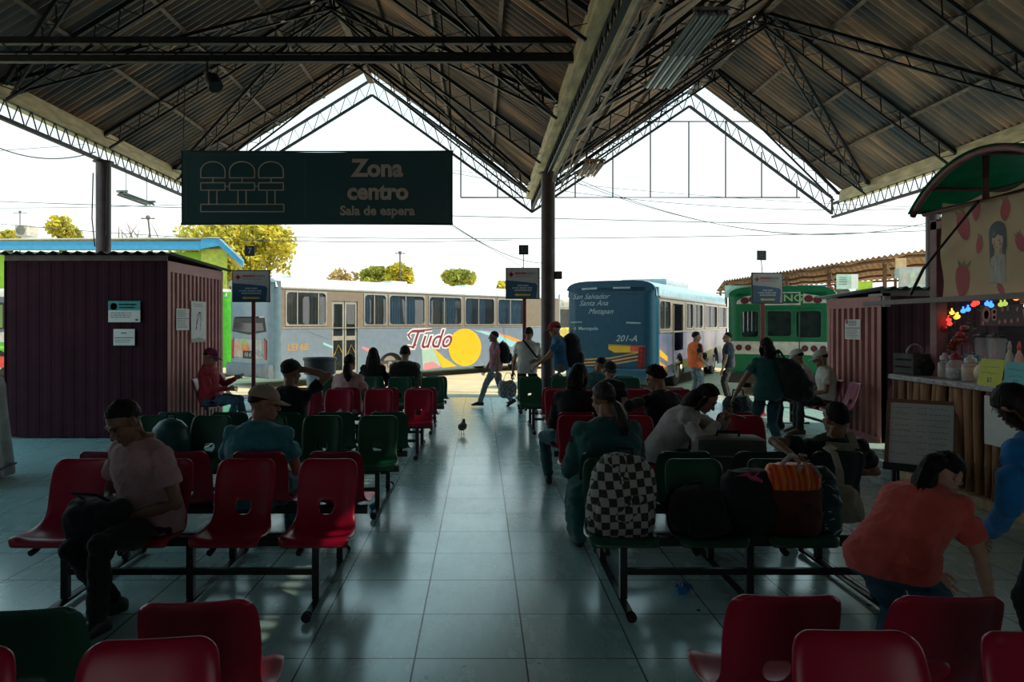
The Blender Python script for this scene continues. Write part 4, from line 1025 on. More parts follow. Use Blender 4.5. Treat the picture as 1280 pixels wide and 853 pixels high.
def d4(mb, pr, w, h, n):
    lines(pr, w * .15, w * .85, [h * .92, h * .87], h * .02, 1, 4)
    for k in range(11):
        a0 = k * .57; p = [(w * (.5 + .22 * cos(a0 + t * .5) * (1 - .05 * k)), h * (.52 + .22 * sin(a0 * 1.7 + t * .5))) for t in range(4)]
        for q, s_ in zip(p, p[1:]):
            dx, dy = s_[0] - q[0], s_[1] - q[1]; L = max(1e-6, sqrt(dx * dx + dy * dy)); ex, ey = -dy / L * .004, dx / L * .004
            pr([(q[0] - ex, q[1] - ey), (s_[0] - ex, s_[1] - ey), (s_[0] + ex, s_[1] + ey), (q[0] + ex, q[1] + ey)], 0)
    pr([(0, 0), (w, 0), (w, h * .05), (w * .5, h * .12), (0, h * .08)], 1)
flat('poster', 'tall pale poster with a line drawing on the ribbed side of the left kiosk', 'poster', (xs_, y0, zb), uy_, uz, y1 - y0, zt - zb, PAPER, d4, [INK, mat('print_pale_grey', (.32, .35, .33), .7, var=.05)])
Xr = 5.47; y0, y1, zb, zt = side_rect(1056.5, 1076, 399.5, 424.5, Xr)
def d5(mb, pr, w, h, n):
    pr(ellipse(w * .08, w * .08, 14, w * .14, h * .88), 1); lines(pr, w * .26, w * .9, [h * .88, h * .8, h * .7], h * .05, 0, 3); pr([(w * .03, h * .55), (w * .97, h * .55), (w * .97, h * .59), (w * .03, h * .59)], 0); lines(pr, w * .08, w * .92, [h * (.45 - .09 * k) for k in range(5)], h * .03, 0, 9)
flat('notice', 'white printed notice on the ribbed side of the right kiosk', 'notice', (Xr, y1, zb), -uy_, uz, y1 - y0, zt - zb, PAPER, d5, [INK, mat('print_red', (.5, .03, .04), .6, var=0)])

# ------------------------------------------------------------------ sign posts
POSTR = mat('post_dark_red', (.20, .025, .03), .5, var=.2); SGREY = mat('sign_grey', (.36, .36, .35), .5, var=.06); SBLUE = mat('sign_blue', (.012, .075, .14), .45, var=.06); SYEL = mat('sign_yellow', (.60, .42, .03), .5, var=.05)
SRED = mat('sign_red', (.45, .02, .04), .5, var=0); STXT = mat('sign_text', (.42, .47, .5), .5, var=0); PLATE = mat('plate_black', (.018, .025, .03), .5)
def signpost(label, px, Y, bx0, by0, bx1, by1, px_plate, seven, basez=0.0, rot=0.0, flip=1, plate_size=19):
    X = gx(px, Y); root = empty('sign_post', (X, Y, basez), rot); tag(root, label, 'sign')
    w = (bx1 - bx0) / F * Y; h = (by1 - by0) / F * Y; cx = gx((bx0 + bx1) / 2, Y) - X; zt = EYE - (by0 - HY) / F * Y - basez; zb = zt - h
    MB().span((-.035, -.02, 0), (.035, .02, zb + .1), bevel=.006).build('post', POSTR, root)
    MB().span((-.14, -.14, 0), (.14, .14, .015), bevel=.004).build('base_plate', POSTR, root)
    bd = MB().span((cx - w / 2, -.045, zb), (cx + w / 2, -.02, zt), bevel=.006).build('board', PLATE, root)
    mb = MB(); e = .02; o_ = V((cx - w / 2 + e, -.0455, zb + e)); ww, hh = w - 2 * e, h - 2 * e
    pr = lambda pts, mi, lv=1: mb.prism([(p[0] * ww, p[1] * hh) for p in pts], o_, ux, uz, .0012 * lv, mi)
    pr([(0, 0), (1, 0), (1, 1), (0, 1)], 0)
    pr([(0, 0), (.92, 0), (.96, .42), (.9, .50), (.5, .555), (0, .60)], 1, 2)
    c = (.14, .80); t = .028; s_ = .07
    pr([(c[0] - t, c[1] - s_ * 1.2), (c[0] + t, c[1] - s_ * 1.2), (c[0] + t, c[1] + s_ * 1.2), (c[0] - t, c[1] + s_ * 1.2)], 2, 3); pr([(c[0] - s_, c[1] - t * 1.2), (c[0] + s_, c[1] - t * 1.2), (c[0] + s_, c[1] + t * 1.2), (c[0] - s_, c[1] + t * 1.2)], 2, 3)
    r = random.Random(4)
    x = .26
    while x < .86: pr([(x, .80), (x + .045, .80), (x + .045, .875), (x, .875)], 2 if x < .6 else 5, 3); x += .058
    x = .28
    while x < .8: pr([(x, .72), (x + .03, .72), (x + .03, .755), (x, .755)], 5, 3); x += .04
    for y, xa, xb in ((.40, .34, .66), (.315, .18, .82), (.235, .24, .76)):
        x = xa
        while x < xb: q = r.uniform(.02, .04); pr([(x, y), (x + q, y), (x + q, y + .05), (x, y + .05)], 4, 3); x += q + (.012 if r.random() < .75 else .035)
    ar = [(.24, .11), (.34, .165), (.34, .135), (.74, .135), (.74, .075), (.34, .075), (.34, .05)]
    pr(ar, 3, 3)
    mb.build('face_print', [SGREY, SBLUE, SRED, SYEL, STXT, mat('sign_grey_text', (.2, .22, .24), .5, var=0)], bd)
    pw = plate_size / F * Y; pzc = EYE - (px_plate[1] - HY) / F * Y - basez; pxc = gx(px_plate[0], Y) - X
    MB().tube([(pxc * .7 + cx * .3, 0, zt - .1), (pxc, 0, pzc - pw * .5)], .008, 6).build('rod', STEEL, root)
    pl = MB().span((pxc - pw / 2, -.02, pzc - pw / 2), (pxc + pw / 2, .0, pzc + pw / 2), bevel=.004).build('number_plate', PLATE, root)
    mb = MB()
    if seven: mb.text('7', pw * .85, (pxc, -.021, pzc), ux, uz, .002)
    else:
        q = pw * .3
        for d in (-q, 0, q): mb.bar((pxc - q, -.021, pzc + d * .7), (pxc + q * .6, -.021, pzc + d * .7), .006, .003)
    mb.build('numeral', mat('numeral_grey', (.40, .55, .56), .5, var=0), pl)
    return root
signpost('sign post with a yellow arrow board and the number 7 plate, beside the left kiosk', 317, 13.6, 291, 338, 338.5, 378, (312.5, 314), True, plate_size=12.5)
signpost('sign post with an arrow board immediately left of the central column', 655.5, 14.4, 632, 335, 674.5, 374, (654.5, 312.5), False, plate_size=12)
signpost('sign post with a tilted arrow board in front of the green bus', 953, 13.0, 937, 341, 979, 380, (951.5, 319.5), False, rot=R(8), plate_size=12)
# ------------------------------------------------------------------ bags and small things
def sack(path, n=20, sq=2.8):
    mb = MB(); mb.rings([(c, a, b) for c, a, b in path], n, sq=sq); return mb
def backpack(label, loc, rz, w, d, h, m, tilt=0.0, m2=BLACKC, name='backpack', cat='backpack', strap_to=None, sc=1.0, rx=0.0):
    root = empty(name, loc, rz); root.rotation_euler = (rx, tilt, rz); tag(root, label, cat)
    Xv, Yv = V((1, 0, 0)), V((0, 1, 0))
    p = [((0, 0, 0), Xv * w * .40, Yv * d * .36), ((0, 0, h * .03), Xv * w * .48, Yv * d * .47), ((0, 0, h * .3), Xv * w * .5, Yv * d * .5), ((0, .01, h * .6), Xv * w * .48, Yv * d * .47), ((0, .02, h * .82), Xv * w * .42, Yv * d * .40), ((0, .03, h * .94), Xv * w * .32, Yv * d * .28), ((0, .035, h), Xv * w * .15, Yv * d * .12)]
    mb = sack(p, 24); mb = remesh(mb, .016, 3); wrinkle(mb, .012, 9, w * 7); mb.build('body', m, root, True)
    mb = sack([((0, -d * .42, h * .08), Xv * w * .34, Yv * d * .14), ((0, -d * .46, h * .2), Xv * w * .40, Yv * d * .2), ((0, -d * .43, h * .42), Xv * w * .38, Yv * d * .18), ((0, -d * .36, h * .5), Xv * w * .3, Yv * d * .1)], 18)
    mb = remesh(mb, .014, 3); mb.build('front_pocket', m, root, True)
    mb = MB(); mb.tube([(-.05, .02 + d * .1, h * .95), (-.04, .03, h * 1.06), (.04, .03, h * 1.06), (.05, .02 + d * .1, h * .95)], .011, 8); mb.build('handle', m2, root, True)
    for s in (-1, 1):
        mb = MB(); mb.tube([(s * w * .28, d * .42, h * .9), (s * w * .3, d * .62, h * .7), (s * w * .33, d * .62, h * .4), (s * w * .4, d * .45, h * .12)], [.03, .032, .026, .012], 10, ell=.3); mb.build('strap', m2, root, True)
    return root
def checker():
    m = bpy.data.materials.new('checkered_fabric'); m.use_nodes = True; nt = m.node_tree; b = nt.nodes['Principled BSDF']; L = nt.links
    tc = _n(nt, 'ShaderNodeTexCoord'); mp = _n(nt, 'ShaderNodeMapping'); mp.inputs['Rotation'].default_value = (0, R(8), 0); mp.inputs['Scale'].default_value = (1, .0, 1); mp.inputs['Location'].default_value = (0, .37, 0)
    L.new(tc.outputs['Object'], mp.inputs[0])
    nz = _n(nt, 'ShaderNodeTexNoise'); nz.inputs['Scale'].default_value = 6; L.new(tc.outputs['Object'], nz.inputs['Vector'])
    ad = _n(nt, 'ShaderNodeMixRGB', blend_type='ADD'); ad.inputs['Fac'].default_value = .035; L.new(mp.outputs[0], ad.inputs[1]); L.new(nz.outputs['Color'], ad.inputs[2])
    ck = _n(nt, 'ShaderNodeTexChecker'); ck.inputs['Scale'].default_value = 23; ck.inputs['Color1'].default_value = (.36, .38, .35, 1); ck.inputs['Color2'].default_value = (.02, .025, .022, 1); L.new(ad.outputs[0], ck.inputs['Vector'])
    # small motif inside the dark squares
    vo = _n(nt, 'ShaderNodeTexVoronoi'); vo.inputs['Scale'].default_value = 60; L.new(ad.outputs[0], vo.inputs['Vector'])
    lt = _n(nt, 'ShaderNodeMath', operation='LESS_THAN'); lt.inputs[1].default_value = .2; L.new(vo.outputs['Distance'], lt.inputs[0])
    mu = _n(nt, 'ShaderNodeMath', operation='MULTIPLY'); mu.inputs[1].default_value = .35; L.new(lt.outputs[0], mu.inputs[0])
    mx = _n(nt, 'ShaderNodeMixRGB'); L.new(mu.outputs[0], mx.inputs['Fac']); L.new(ck.outputs['Color'], mx.inputs[1]); mx.inputs[2].default_value = (.14, .15, .14, 1)
    L.new(mx.outputs[0], b.inputs['Base Color']); b.inputs['Roughness'].default_value = .75
    return m
backpack('black and white checkered backpack standing on the first seat behind the teal-sweatered woman', (.80, 4.20, .425), R(-4), .40, .22, .47, checker(), tilt=R(4))
backpack('black backpack worn by the man walking left in the plaid shirt', (.47, 14.36, .86), R(90), .32, .24, .42, BLACKC)
backpack('large black backpack worn by the man in the red cap', (1.57, 12.6, .88), R(80), .38, .34, .60, BLACKC, rx=R(4))
bgx = 1.30
backpack('plain black backpack slumped on the green seat right of the checkered one', (1.27, 4.2, .425), R(14), .34, .24, .28, BLACKC, tilt=R(-4))
root = empty('tote_bag', (1.555, 4.22, .425), R(-6)); tag(root, 'black bag with a pink ribbon standing left of the orange bag', 'bag')
mb = remesh(sack([((0, 0, 0), V((.13, 0, 0)), V((0, .08, 0))), ((0, 0, .02), V((.16, 0, 0)), V((0, .1, 0))), ((0, 0, .2), V((.165, 0, 0)), V((0, .11, 0))), ((0, .01, .32), V((.15, 0, 0)), V((0, .09, 0))), ((0, .01, .37), V((.12, 0, 0)), V((0, .05, 0)))]), .014, 3); wrinkle(mb, .014, 10, 2); mb.build('body', cloth('mesh_black', (.018, .022, .024)), root, True)
mb = MB(); mb.tube([(-.12, -.02, .33), (-.03, -.08, .36), (0, -.09, .345), (.04, -.08, .33), (.12, -.03, .27)], [.008, .01, .018, .01, .006], 8); mb.tube([(0, -.09, .345), (-.03, -.1, .39), (.0, -.09, .36), (.03, -.1, .385), (0, -.09, .345)], .009, 8); mb.build('ribbon', mat('pink_ribbon', (.5, .06, .14), .6), root, True)
root = empty('orange_bag', (1.80, 4.22, .425), R(4)); tag(root, 'orange and brown drawstring bag with a rope handle on the green seats', 'bag')
OB = bpy.data.materials.new('orange_striped_cloth'); OB.use_nodes = True; nt = OB.node_tree; b_ = nt.nodes['Principled BSDF']
tc = _n(nt, 'ShaderNodeTexCoord'); wv = _n(nt, 'ShaderNodeTexWave'); wv.inputs['Scale'].default_value = 9; wv.inputs['Distortion'].default_value = 1.5; nt.links.new(tc.outputs['Object'], wv.inputs['Vector'])
rp = _n(nt, 'ShaderNodeValToRGB'); rp.color_ramp.elements[0].color = (.75, .035, .01, 1); rp.color_ramp.elements[1].color = (.85, .24, .015, 1); nt.links.new(wv.outputs['Fac'], rp.inputs['Fac']); nt.links.new(rp.outputs['Color'], b_.inputs['Base Color']); b_.inputs['Roughness'].default_value = .5
mb = remesh(sack([((0, 0, 0), V((.14, 0, 0)), V((0, .09, 0))), ((0, 0, .02), V((.165, 0, 0)), V((0, .11, 0))), ((0, 0, .2), V((.17, 0, 0)), V((0, .115, 0))), ((0, 0, .29), V((.165, 0, 0)), V((0, .10, 0)))]), .014, 3); wrinkle(mb, .01, 8, 5); mb.build('body', cloth('brown_bag', (.11, .035, .018)), root, True)
mb = remesh(sack([((0, 0, .27), V((.165, 0, 0)), V((0, .105, 0))), ((0, 0, .33), V((.17, 0, 0)), V((0, .10, 0))), ((0, 0, .385), V((.15, 0, 0)), V((0, .07, 0))), ((.0, 0, .41), V((.12, 0, 0)), V((0, .045, 0)))]), .012, 2)
for i, v in enumerate(mb.v): v.y += .012 * sin(v.x * 95) * min(1, (v.z - .27) / .06); v.x *= 1
mb.build('gathered_top', OB, root, True)
mb = MB(); mb.tube([(-.02 + .05 * cos(t), -.04 + .03 * sin(2 * t), .42 + .045 * sin(t)) for t in [k * .42 for k in range(15)]], .013, 8); mb.tube([(.05, -.05, .42), (.09, -.1, .40), (.12, -.1, .35)], .012, 8); mb.build('rope_handle', mat('rope_pale', (.42, .38, .33), .8, bump=.4), root, True)
root = empty('patterned_bag', (1.995, 4.27, .425), R(-8)); tag(root, 'dark bag with a white pattern between the orange bag and the beige shoulder bag', 'bag')
mb = remesh(sack([((0, 0, 0), V((.09, 0, 0)), V((0, .08, 0))), ((0, 0, .03), V((.11, 0, 0)), V((0, .1, 0))), ((0, .0, .2), V((.11, 0, 0)), V((0, .09, 0))), ((-.01, .01, .33), V((.09, 0, 0)), V((0, .06, 0))), ((-.02, .02, .38), V((.05, 0, 0)), V((0, .03, 0)))]), .013, 3); wrinkle(mb, .012, 10, 8)
PM = mat('swirl_fabric', (.015, .05, .055), .6, var=0); nt = PM.node_tree; b_ = nt.nodes['Principled BSDF']; tc = _n(nt, 'ShaderNodeTexCoord'); wv = _n(nt, 'ShaderNodeTexNoise'); wv.inputs['Scale'].default_value = 11; wv.inputs['Distortion'].default_value = 2.5; nt.links.new(tc.outputs['Object'], wv.inputs['Vector'])
rp = _n(nt, 'ShaderNodeValToRGB'); rp.color_ramp.interpolation = 'CONSTANT'; rp.color_ramp.elements[0].color = (.012, .04, .045, 1); rp.color_ramp.elements[1].position = .6; rp.color_ramp.elements[1].color = (.4, .45, .45, 1); nt.links.new(wv.outputs['Fac'], rp.inputs['Fac']); nt.links.new(rp.outputs['Color'], b_.inputs['Base Color'])
mb.build('body', PM, root, True)
BEIGE = cloth('beige_canvas', (.30, .26, .20))
# shoulder bag hanging behind the slouching man
root = empty('shoulder_bag', (2.20, 4.40, .44)); tag(root, 'beige canvas shoulder bag hanging on a wide strap behind the slouching man', 'bag')
mb = remesh(sack([((0, .02, 0), V((.11, 0, 0)), V((0, .035, 0))), ((0, .02, .04), V((.135, 0, 0)), V((0, .05, 0))), ((-.01, .03, .16), V((.12, 0, 0)), V((0, .045, 0))), ((-.015, .04, .22), V((.08, 0, 0)), V((0, .02, 0)))], 18, 3.2), .012, 2); wrinkle(mb, .01, 12, 3); mb.build('body', BEIGE, root, True)
def ribbon(mb, pts, w, n, th=.006):
    pts = [V(p) for p in pts]; n = V(n)
    for a, b in zip(pts, pts[1:]):
        mb.bar(a, b + (b - a).normalized() * .006, w, th, n)
S = PEO['strap']; top = world(S, S['shl'] + S['X'] * .10 + S['up'] * .05) - root.location
mid = world(S, S['chest'] + S['X'] * .05 - S['Y'] * .20) - root.location
mb = MB(); ribbon(mb, [top + V((.0, .08, -.02)), top + V((0, 0, .025)), top + V((-.005, -.09, -.06)), V((.06, .36, .405)), V((.05, .24, .395)), V((.02, .10, .30)), V((-.01, .03, .19))], .055, (0, 1, .2)); mb.build('strap', BEIGE, root)
# suitcase
root = empty('suitcase', (1.99, 5.86, 0), R(-6)); tag(root, 'grey fabric suitcase standing in front of the woman in the pale grey top', 'suitcase')
SUIT = mat('suitcase_grey', (.105, .105, .10), .7, var=.15, bump=.3, bscale=120)
mb = MB(); mb.span((-.27, -.15, .05), (.27, .15, .74), bevel=.05); mb.build('shell', SUIT, root, 40)
mb = MB(); mb.span((-.24, -.185, .12), (.24, -.14, .46), bevel=.02); mb.build('front_pocket', SUIT, root, 40)
mb = MB(); mb.tube([(-.09, 0, .735), (-.08, 0, .775), (.08, 0, .775), (.09, 0, .735)], .012, 8); mb.build('handle', BLACKC, root)
mb = MB(); ring = rrect(.545, .305, .06, 4); mb.tube([(p[0], p[1], .60) for p in ring] + [(ring[0][0], ring[0][1], .60)], .006, 6); mb.build('zipper', mat('zip', (.3, .3, .3), .4), root)
for sx in (-.22, .22):
    for sy in (-.1, .1): MB().tube([(sx - .015, sy, .027), (sx + .015, sy, .027)], .027, 14).build('wheel', SHOE_B, root, 40)
Wh = PEO['white']; p = world(Wh, Wh['wr'][0]); 
root = MB().span((-.036, -.075, -.005), (.036, .075, .005), bevel=.004).build('phone', mat('phone_black', (.02, .02, .025), .45), None, False, (p.x + .07, p.y - .07, p.z + .04), (R(12), R(10), R(50))); tag(root, 'dark phone held by the woman in the pale grey top', 'phone')
MB().span((-.032, -.07, .0052), (.032, .07, .006)).build('screen', mat('phone_screen', (.12, .10, .11), .4), root)
Rd = PEO['red']; p = world(Rd, Rd['wr'][0])
root = MB().span((-.036, -.075, -.005), (.036, .075, .005), bevel=.004).build('phone', mat('phone_black', (.02, .02, .025), .45), None, False, (p.x + .10, p.y, p.z + .05), (0, R(-60), 0)); tag(root, 'dark phone held up by the man in the red jacket', 'phone')
MB().span((-.032, -.07, .0052), (.032, .07, .006)).build('screen', mat('phone_screen', (.12, .10, .11), .4), root)
# coat hanging over the left edge of the seat
root = empty('hanging_coat', (.60, 4.86, .22)); tag(root, 'dark teal coat draped over the left end of the green bench', 'coat')
mb = remesh(sack([((.05, .0, 0), V((.05, 0, 0)), V((0, .15, 0))), ((.03, 0, .12), V((.055, 0, 0)), V((0, .17, 0))), ((.03, 0, .26), V((.06, 0, 0)), V((0, .16, 0))), ((.08, 0, .36), V((.1, 0, 0)), V((0, .14, 0))), ((.11, 0, .40), V((.07, 0, 0)), V((0, .10, 0)))]), .012, 2); wrinkle(mb, .022, 9, 6); mb.build('cloth', TEAL, root, True)
# walking woman's bundle
root = empty('duffel_bag', (3.86, 8.95, .70)); tag(root, 'big black bag hanging from the right shoulder of the walking woman', 'bag')
mb = remesh(sack([((.04, -.02, 0), V((.10, 0, 0)), V((0, .12, 0))), ((.04, -.02, .05), V((.17, 0, 0)), V((0, .16, 0))), ((.0, -.03, .25), V((.19, 0, 0)), V((0, .17, 0))), ((-.07, -.03, .40), V((.14, 0, 0)), V((0, .14, 0))), ((-.14, -.02, .52), V((.09, 0, 0)), V((0, .10, 0)))]), .016, 3); wrinkle(mb, .02, 7, 4); mb.build('body', BLACKC, root, True)
mb = MB(); ribbon(mb, [(-.12, .09, .46), (-.19, .06, .60), (-.20, -.06, .60), (-.12, -.12, .44)], .05, (1, 0, .2)); mb.build('strap', BLACKC, root)
# plaid carrier bag of the white-shirted man
root = empty('carrier_bag', (.48, 13.2, .30)); tag(root, 'black and white patterned carrier bag hanging from the hand of the white-shirted man', 'bag')
mb = remesh(sack([((0, 0, 0), V((.1, 0, 0)), V((0, .08, 0))), ((0, 0, .04), V((.16, 0, 0)), V((0, .12, 0))), ((0, 0, .2), V((.17, 0, 0)), V((0, .12, 0))), ((0, 0, .30), V((.12, 0, 0)), V((0, .06, 0)))]), .014, 2); wrinkle(mb, .02, 12, 6); mb.build('body', mat('check_small', (.26, .25, .27), .6, var=.8, scale=28), root, True)
mb = MB(); mb.tube([(-.08, 0, .28), (-.02, 0, .44), (.06, 0, .44), (.1, 0, .28)], .008, 6); mb.build('handle', BLACKC, root, True)
S = PEO['whites']; root = empty('crossbody_strap', (0, 0, 0)); bpy.data.objects.remove(root)
mb = MB(); sh = S['shl'] ; pts = []
for t in range(13):
    u = t / 12; q = (S['shl'] + S['up'] * .05 - S['X'] * .10) .lerp(S['waist'] + S['X'] * .18 * S['fat'], u); pts.append(q - S['Y'] * (.10 * S['fat'] + .05) * sin(pi * (u * .86 + .10)) ** .5)
ribbon(mb, pts, .035, (0, 1, 0)); o = mb.build('bag_strap', BLACKC, S['root']); 
# pouch of the orange-vest man
S = PEO['orange']; p = world(S, S['waist'] + S['Y'] * .2 + S['X'] * .05)
root = empty('waist_pouch', p, S['root'].rotation_euler.z); tag(root, 'black waist pouch on the front of the man in the orange vest', 'pouch')
mb = remesh(sack([((0, 0, -.08), V((.09, 0, 0)), V((0, .035, 0))), ((0, 0, 0), V((.11, 0, 0)), V((0, .05, 0))), ((0, 0, .08), V((.1, 0, 0)), V((0, .04, 0)))]), .012, 2); mb.build('body', BLACKC, root, True)
mb = MB(); mb.tube([(-.10, 0, .05), (-.17, -.1, .06), (-.14, -.24, .05), (0, -.30, .04), (.14, -.24, .05), (.17, -.1, .06), (.10, 0, .05)], .012, 6); mb.build('belt', BLACKC, root, True)
# dark bags on the floor by the navy man
root = empty('floor_bag', (4.35, 12.3, 0), R(20)); tag(root, 'black travel bag standing on the tiles left of the walking woman', 'bag')
mb = remesh(sack([((0, 0, 0), V((.24, 0, 0)), V((0, .15, 0))), ((0, 0, .05), V((.28, 0, 0)), V((0, .18, 0))), ((0, 0, .3), V((.27, 0, 0)), V((0, .17, 0))), ((0, 0, .42), V((.2, 0, 0)), V((0, .1, 0)))]), .016, 3); wrinkle(mb, .02, 7, 2); mb.build('body', BLACKC, root, True)
mb = MB(); mb.tube([(-.12, 0, .40), (-.1, 0, .52), (.1, 0, .52), (.12, 0, .40)], .014, 8); mb.build('handle', BLACKC, root, True)
# round bag on the far end of the left green bench
root = empty('round_bag', (-2.72, 6.38, .43)); tag(root, 'dark teal round-topped bag on the far seat of the left green bench', 'bag')
mb = MB(); mb.rings([((0, 0, 0), V((.12, 0, 0)), V((0, .1, 0))), ((0, 0, .06), V((.165, 0, 0)), V((0, .13, 0))), ((0, 0, .2), V((.175, 0, 0)), V((0, .14, 0))), ((0, 0, .3), V((.15, 0, 0)), V((0, .12, 0))), ((0, 0, .36), V((.095, 0, 0)), V((0, .08, 0))), ((0, 0, .385), V((.03, 0, 0)), V((0, .03, 0)))], 24); mb = remesh(mb, .012, 4); mb.build('body', mat('teal_nylon', (.012, .07, .075), .42), root, True)
mb = MB(); mb.tube([(-.04, 0, .37), (-.03, 0, .42), (.03, 0, .42), (.04, 0, .37)], .008, 6); mb.build('handle', BLACKC, root, True)
# dark bag on pink-shirt man's lap
root = empty('lap_bag', (-2.12, 3.98, .60), R(-15)); tag(root, 'black bag resting on the lap of the man in the dusty pink shirt', 'bag')
mb = remesh(sack([((0, -.02, -.24), V((.13, 0, 0)), V((0, .035, 0))), ((0, 0, -.1), V((.17, 0, 0)), V((0, .06, 0))), ((0, .02, .02), V((.19, 0, 0)), V((0, .10, 0))), ((0, .04, .08), V((.15, 0, 0)), V((0, .07, 0)))]), .014, 3); wrinkle(mb, .016, 8, 1); mb.build('body', BLACKC, root, True)
mb = MB(); mb.tube([(-.08, .03, .07), (-.1, -.04, .12), (.06, -.04, .12), (.08, .03, .07)], .009, 6); mb.build('strap', BLACKC, root, True)
# crumpled blue wrappers
for (x, y, lab, s) in ((1.225, 4.42, 'crumpled blue plastic wrapper on the tiles right of the aisle', 1.0), (-.945, 6.42, 'crumpled blue plastic wrapper by the foot of the left green bench', .9)):
    mb = MB(); mb.ball((0, 0, .032), (.042, .036, .034), 16, 10)
    for v in mb.v: v *= 1 + noise.noise(v * 60) * .55
    for v in mb.v: v.z = max(.0, v.z)
    r = empty('plastic_wrapper', (x, y, 0)); r.scale = (s, s, s); tag(r, lab, 'wrapper'); mb.build('film', mat('blue_plastic', (.02, .22, .5), .25), r); 
    mb = MB(); mb.tube([(.03, 0, .03), (.055, .01, .045), (.07, .0, .03)], [.012, .016, .003], 7); mb.build('twisted_end', mat('blue_plastic', (.02, .22, .5), .25), r)
# pigeon
root = None
mb = MB(); Xv = V((1, 0, 0)); Zv = V((0, 0, 1)); Yv = V((0, 1, 0))
mb.rings([((0, -.12, .085), Xv * .02, Zv * .006), ((0, -.07, .095), Xv * .03, Zv * .016), ((0, -.03, .105), Xv * .05, Zv * .042), ((0, .02, .115), Xv * .056, Zv * .055), ((0, .06, .135), Xv * .046, Zv * .048), ((0, .085, .165), Xv * .028, Zv * .03)], 16)
chain(mb, [(0, .07, .15), (0, .085, .19), (0, .09, .205)], [.034, .024, .022]); chain(mb, [(0, .11, .203), (0, .128, .198)], [.008, .004])
for s in (-1, 1):
    mb.rings([((s * .045, .05, .13), Xv * .014, Zv * .03), ((s * .052, 0, .118), Xv * .014, Zv * .036), ((s * .04, -.06, .105), Xv * .011, Zv * .02), ((s * .02, -.11, .092), Xv * .006, Zv * .008)], 10)
b = remesh(mb, .006, 2)
root = b.build('pigeon', mat('pigeon_grey', (.045, .055, .055), .55, var=.4, scale=30), None, True, (gx(578, 10.75), 10.75, 0), (0, 0, R(-12))); tag(root, 'dark grey pigeon walking away along the tiled aisle', 'pigeon')
for s in (-1, 1):
    mb = MB(); mb.tube([(s * .018, .015, .075), (s * .018, .005, .03), (s * .018, .015, .006)], .0045, 6)
    for a in (-25, 0, 25): mb.tube([(s * .018, .015, .005), (s * .018 + .026 * sin(R(a)), .015 + .026 * cos(R(a)), .004)], .003, 5)
    mb.build('leg', mat('pigeon_leg', (.3, .07, .05), .6), root, True)
# waste barrel by the tiles' edge
root = empty('waste_bin', (gx(400, 14.6), 14.6, 0)); tag(root, 'pale waste drum with a dark rim standing in front of the Tudo bus door', 'bin')
MB().lathe([(.20, 0), (.24, .02), (.265, .6), (.27, .62)], 26).build('drum', mat('drum_pale', (.34, .40, .42), .5), root, 35)
mb = MB(); mb.lathe([(.27, .62), (.31, .63), (.315, .90), (.335, .91), (.335, .955), (.29, .955), (.285, .66)], 26, caps=False); mb.build('rim', mat('bin_dark', (.03, .035, .04), .5), root, 35)
# sheeted stack at the left edge
root = empty('sheeted_stack', (-5.60, 7.55, 0)); tag(root, 'stack under a grey draped sheet at the left edge of the hall', 'sheet')
mb = MB()
mb.rings([((0, 0, .02), V((.58, 0, 0)), V((0, .42, 0))), ((0, 0, .2), V((.57, 0, 0)), V((0, .41, 0))), ((0, 0, .6), V((.545, 0, 0)), V((0, .40, 0))), ((0, 0, 1.0), V((.52, 0, 0)), V((0, .38, 0))), ((0, 0, 1.1), V((.48, 0, 0)), V((0, .35, 0))), ((0, 0, 1.14), V((.3, 0, 0)), V((0, .2, 0)))], 40, sq=5)
mb = remesh(mb, .03, 2)
for v in mb.v: 
    a = atan2(v.y, v.x); k = (1 - v.z / 1.2) * .03 * sin(a * 17 + v.z * 2); v.x += cos(a) * k; v.y += sin(a) * k
mb.build('sheet', mat('grey_sheet', (.20, .22, .21), .6, var=.3, scale=5), root, True)
MB().tube([(.585, -.3, .14), (.60, 0, .12), (.585, .3, .14)], .012, 6).build('tie_cord', STEEL, root, True)
# ------------------------------------------------------------------ food stall on the right
WOODR = mat('round_log', (.30, .15, .075), .7, var=.35, scale=5, stretch=(3, 3, .5), bump=.3, bscale=20); WOODP = mat('pale_wood', (.36, .24, .14), .7, var=.3, scale=4, stretch=(3, 3, .4)); WOODD = mat('brown_wood', (.14, .07, .035), .6, var=.3, scale=5)
TOPM = mat('counter_top', (.36, .37, .38), .4, var=.35, scale=9)
CF = 4.47
root = empty('food_counter', (CF, 6.4, 0)); tag(root, 'food stall counter faced with upright wooden poles under a grey top', 'counter')
MB().span((-.06, -1.9, 1.05), (.52, 1.47, 1.10), bevel=.012).build('worktop', TOPM, root)
mb = MB(); r = random.Random(5)
mb.span((-.064, -1.9, 1.058), (-.0605, 1.47, 1.092))
mb.build('edge_strip', mat('edge_strip_pale', (.33, .31, .32), .5, var=.6, scale=22, stretch=(1, 1, 2)), root)
y = 1.36; k = 0
while y > -1.75:
    rad = r.uniform(.042, .062); lean = r.uniform(-.03, .03)
    pts = [(.045 + r.uniform(-.008, .008), y + lean * t, .06 + .98 * t) for t in (0, .33, .66, 1)]
    mb = MB(); mb.tube(pts, [rad * r.uniform(.92, 1.05) for _ in pts], 12); mb.build('log', WOODR, root, 50); y -= rad * 2 + r.uniform(.012, .05); k += 1
mb = MB(); mb.span((-.05, -1.9, 0), (.08, 1.44, .10), bevel=.012); mb.build('base_rail', WOODP, root)
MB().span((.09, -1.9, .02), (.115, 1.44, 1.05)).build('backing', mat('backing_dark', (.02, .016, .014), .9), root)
for y in (1.43, -.2): MB().tube([(.0, y, 0), (.0, y, 1.05)], .03, 10).build('post', WOODP, root, 50)
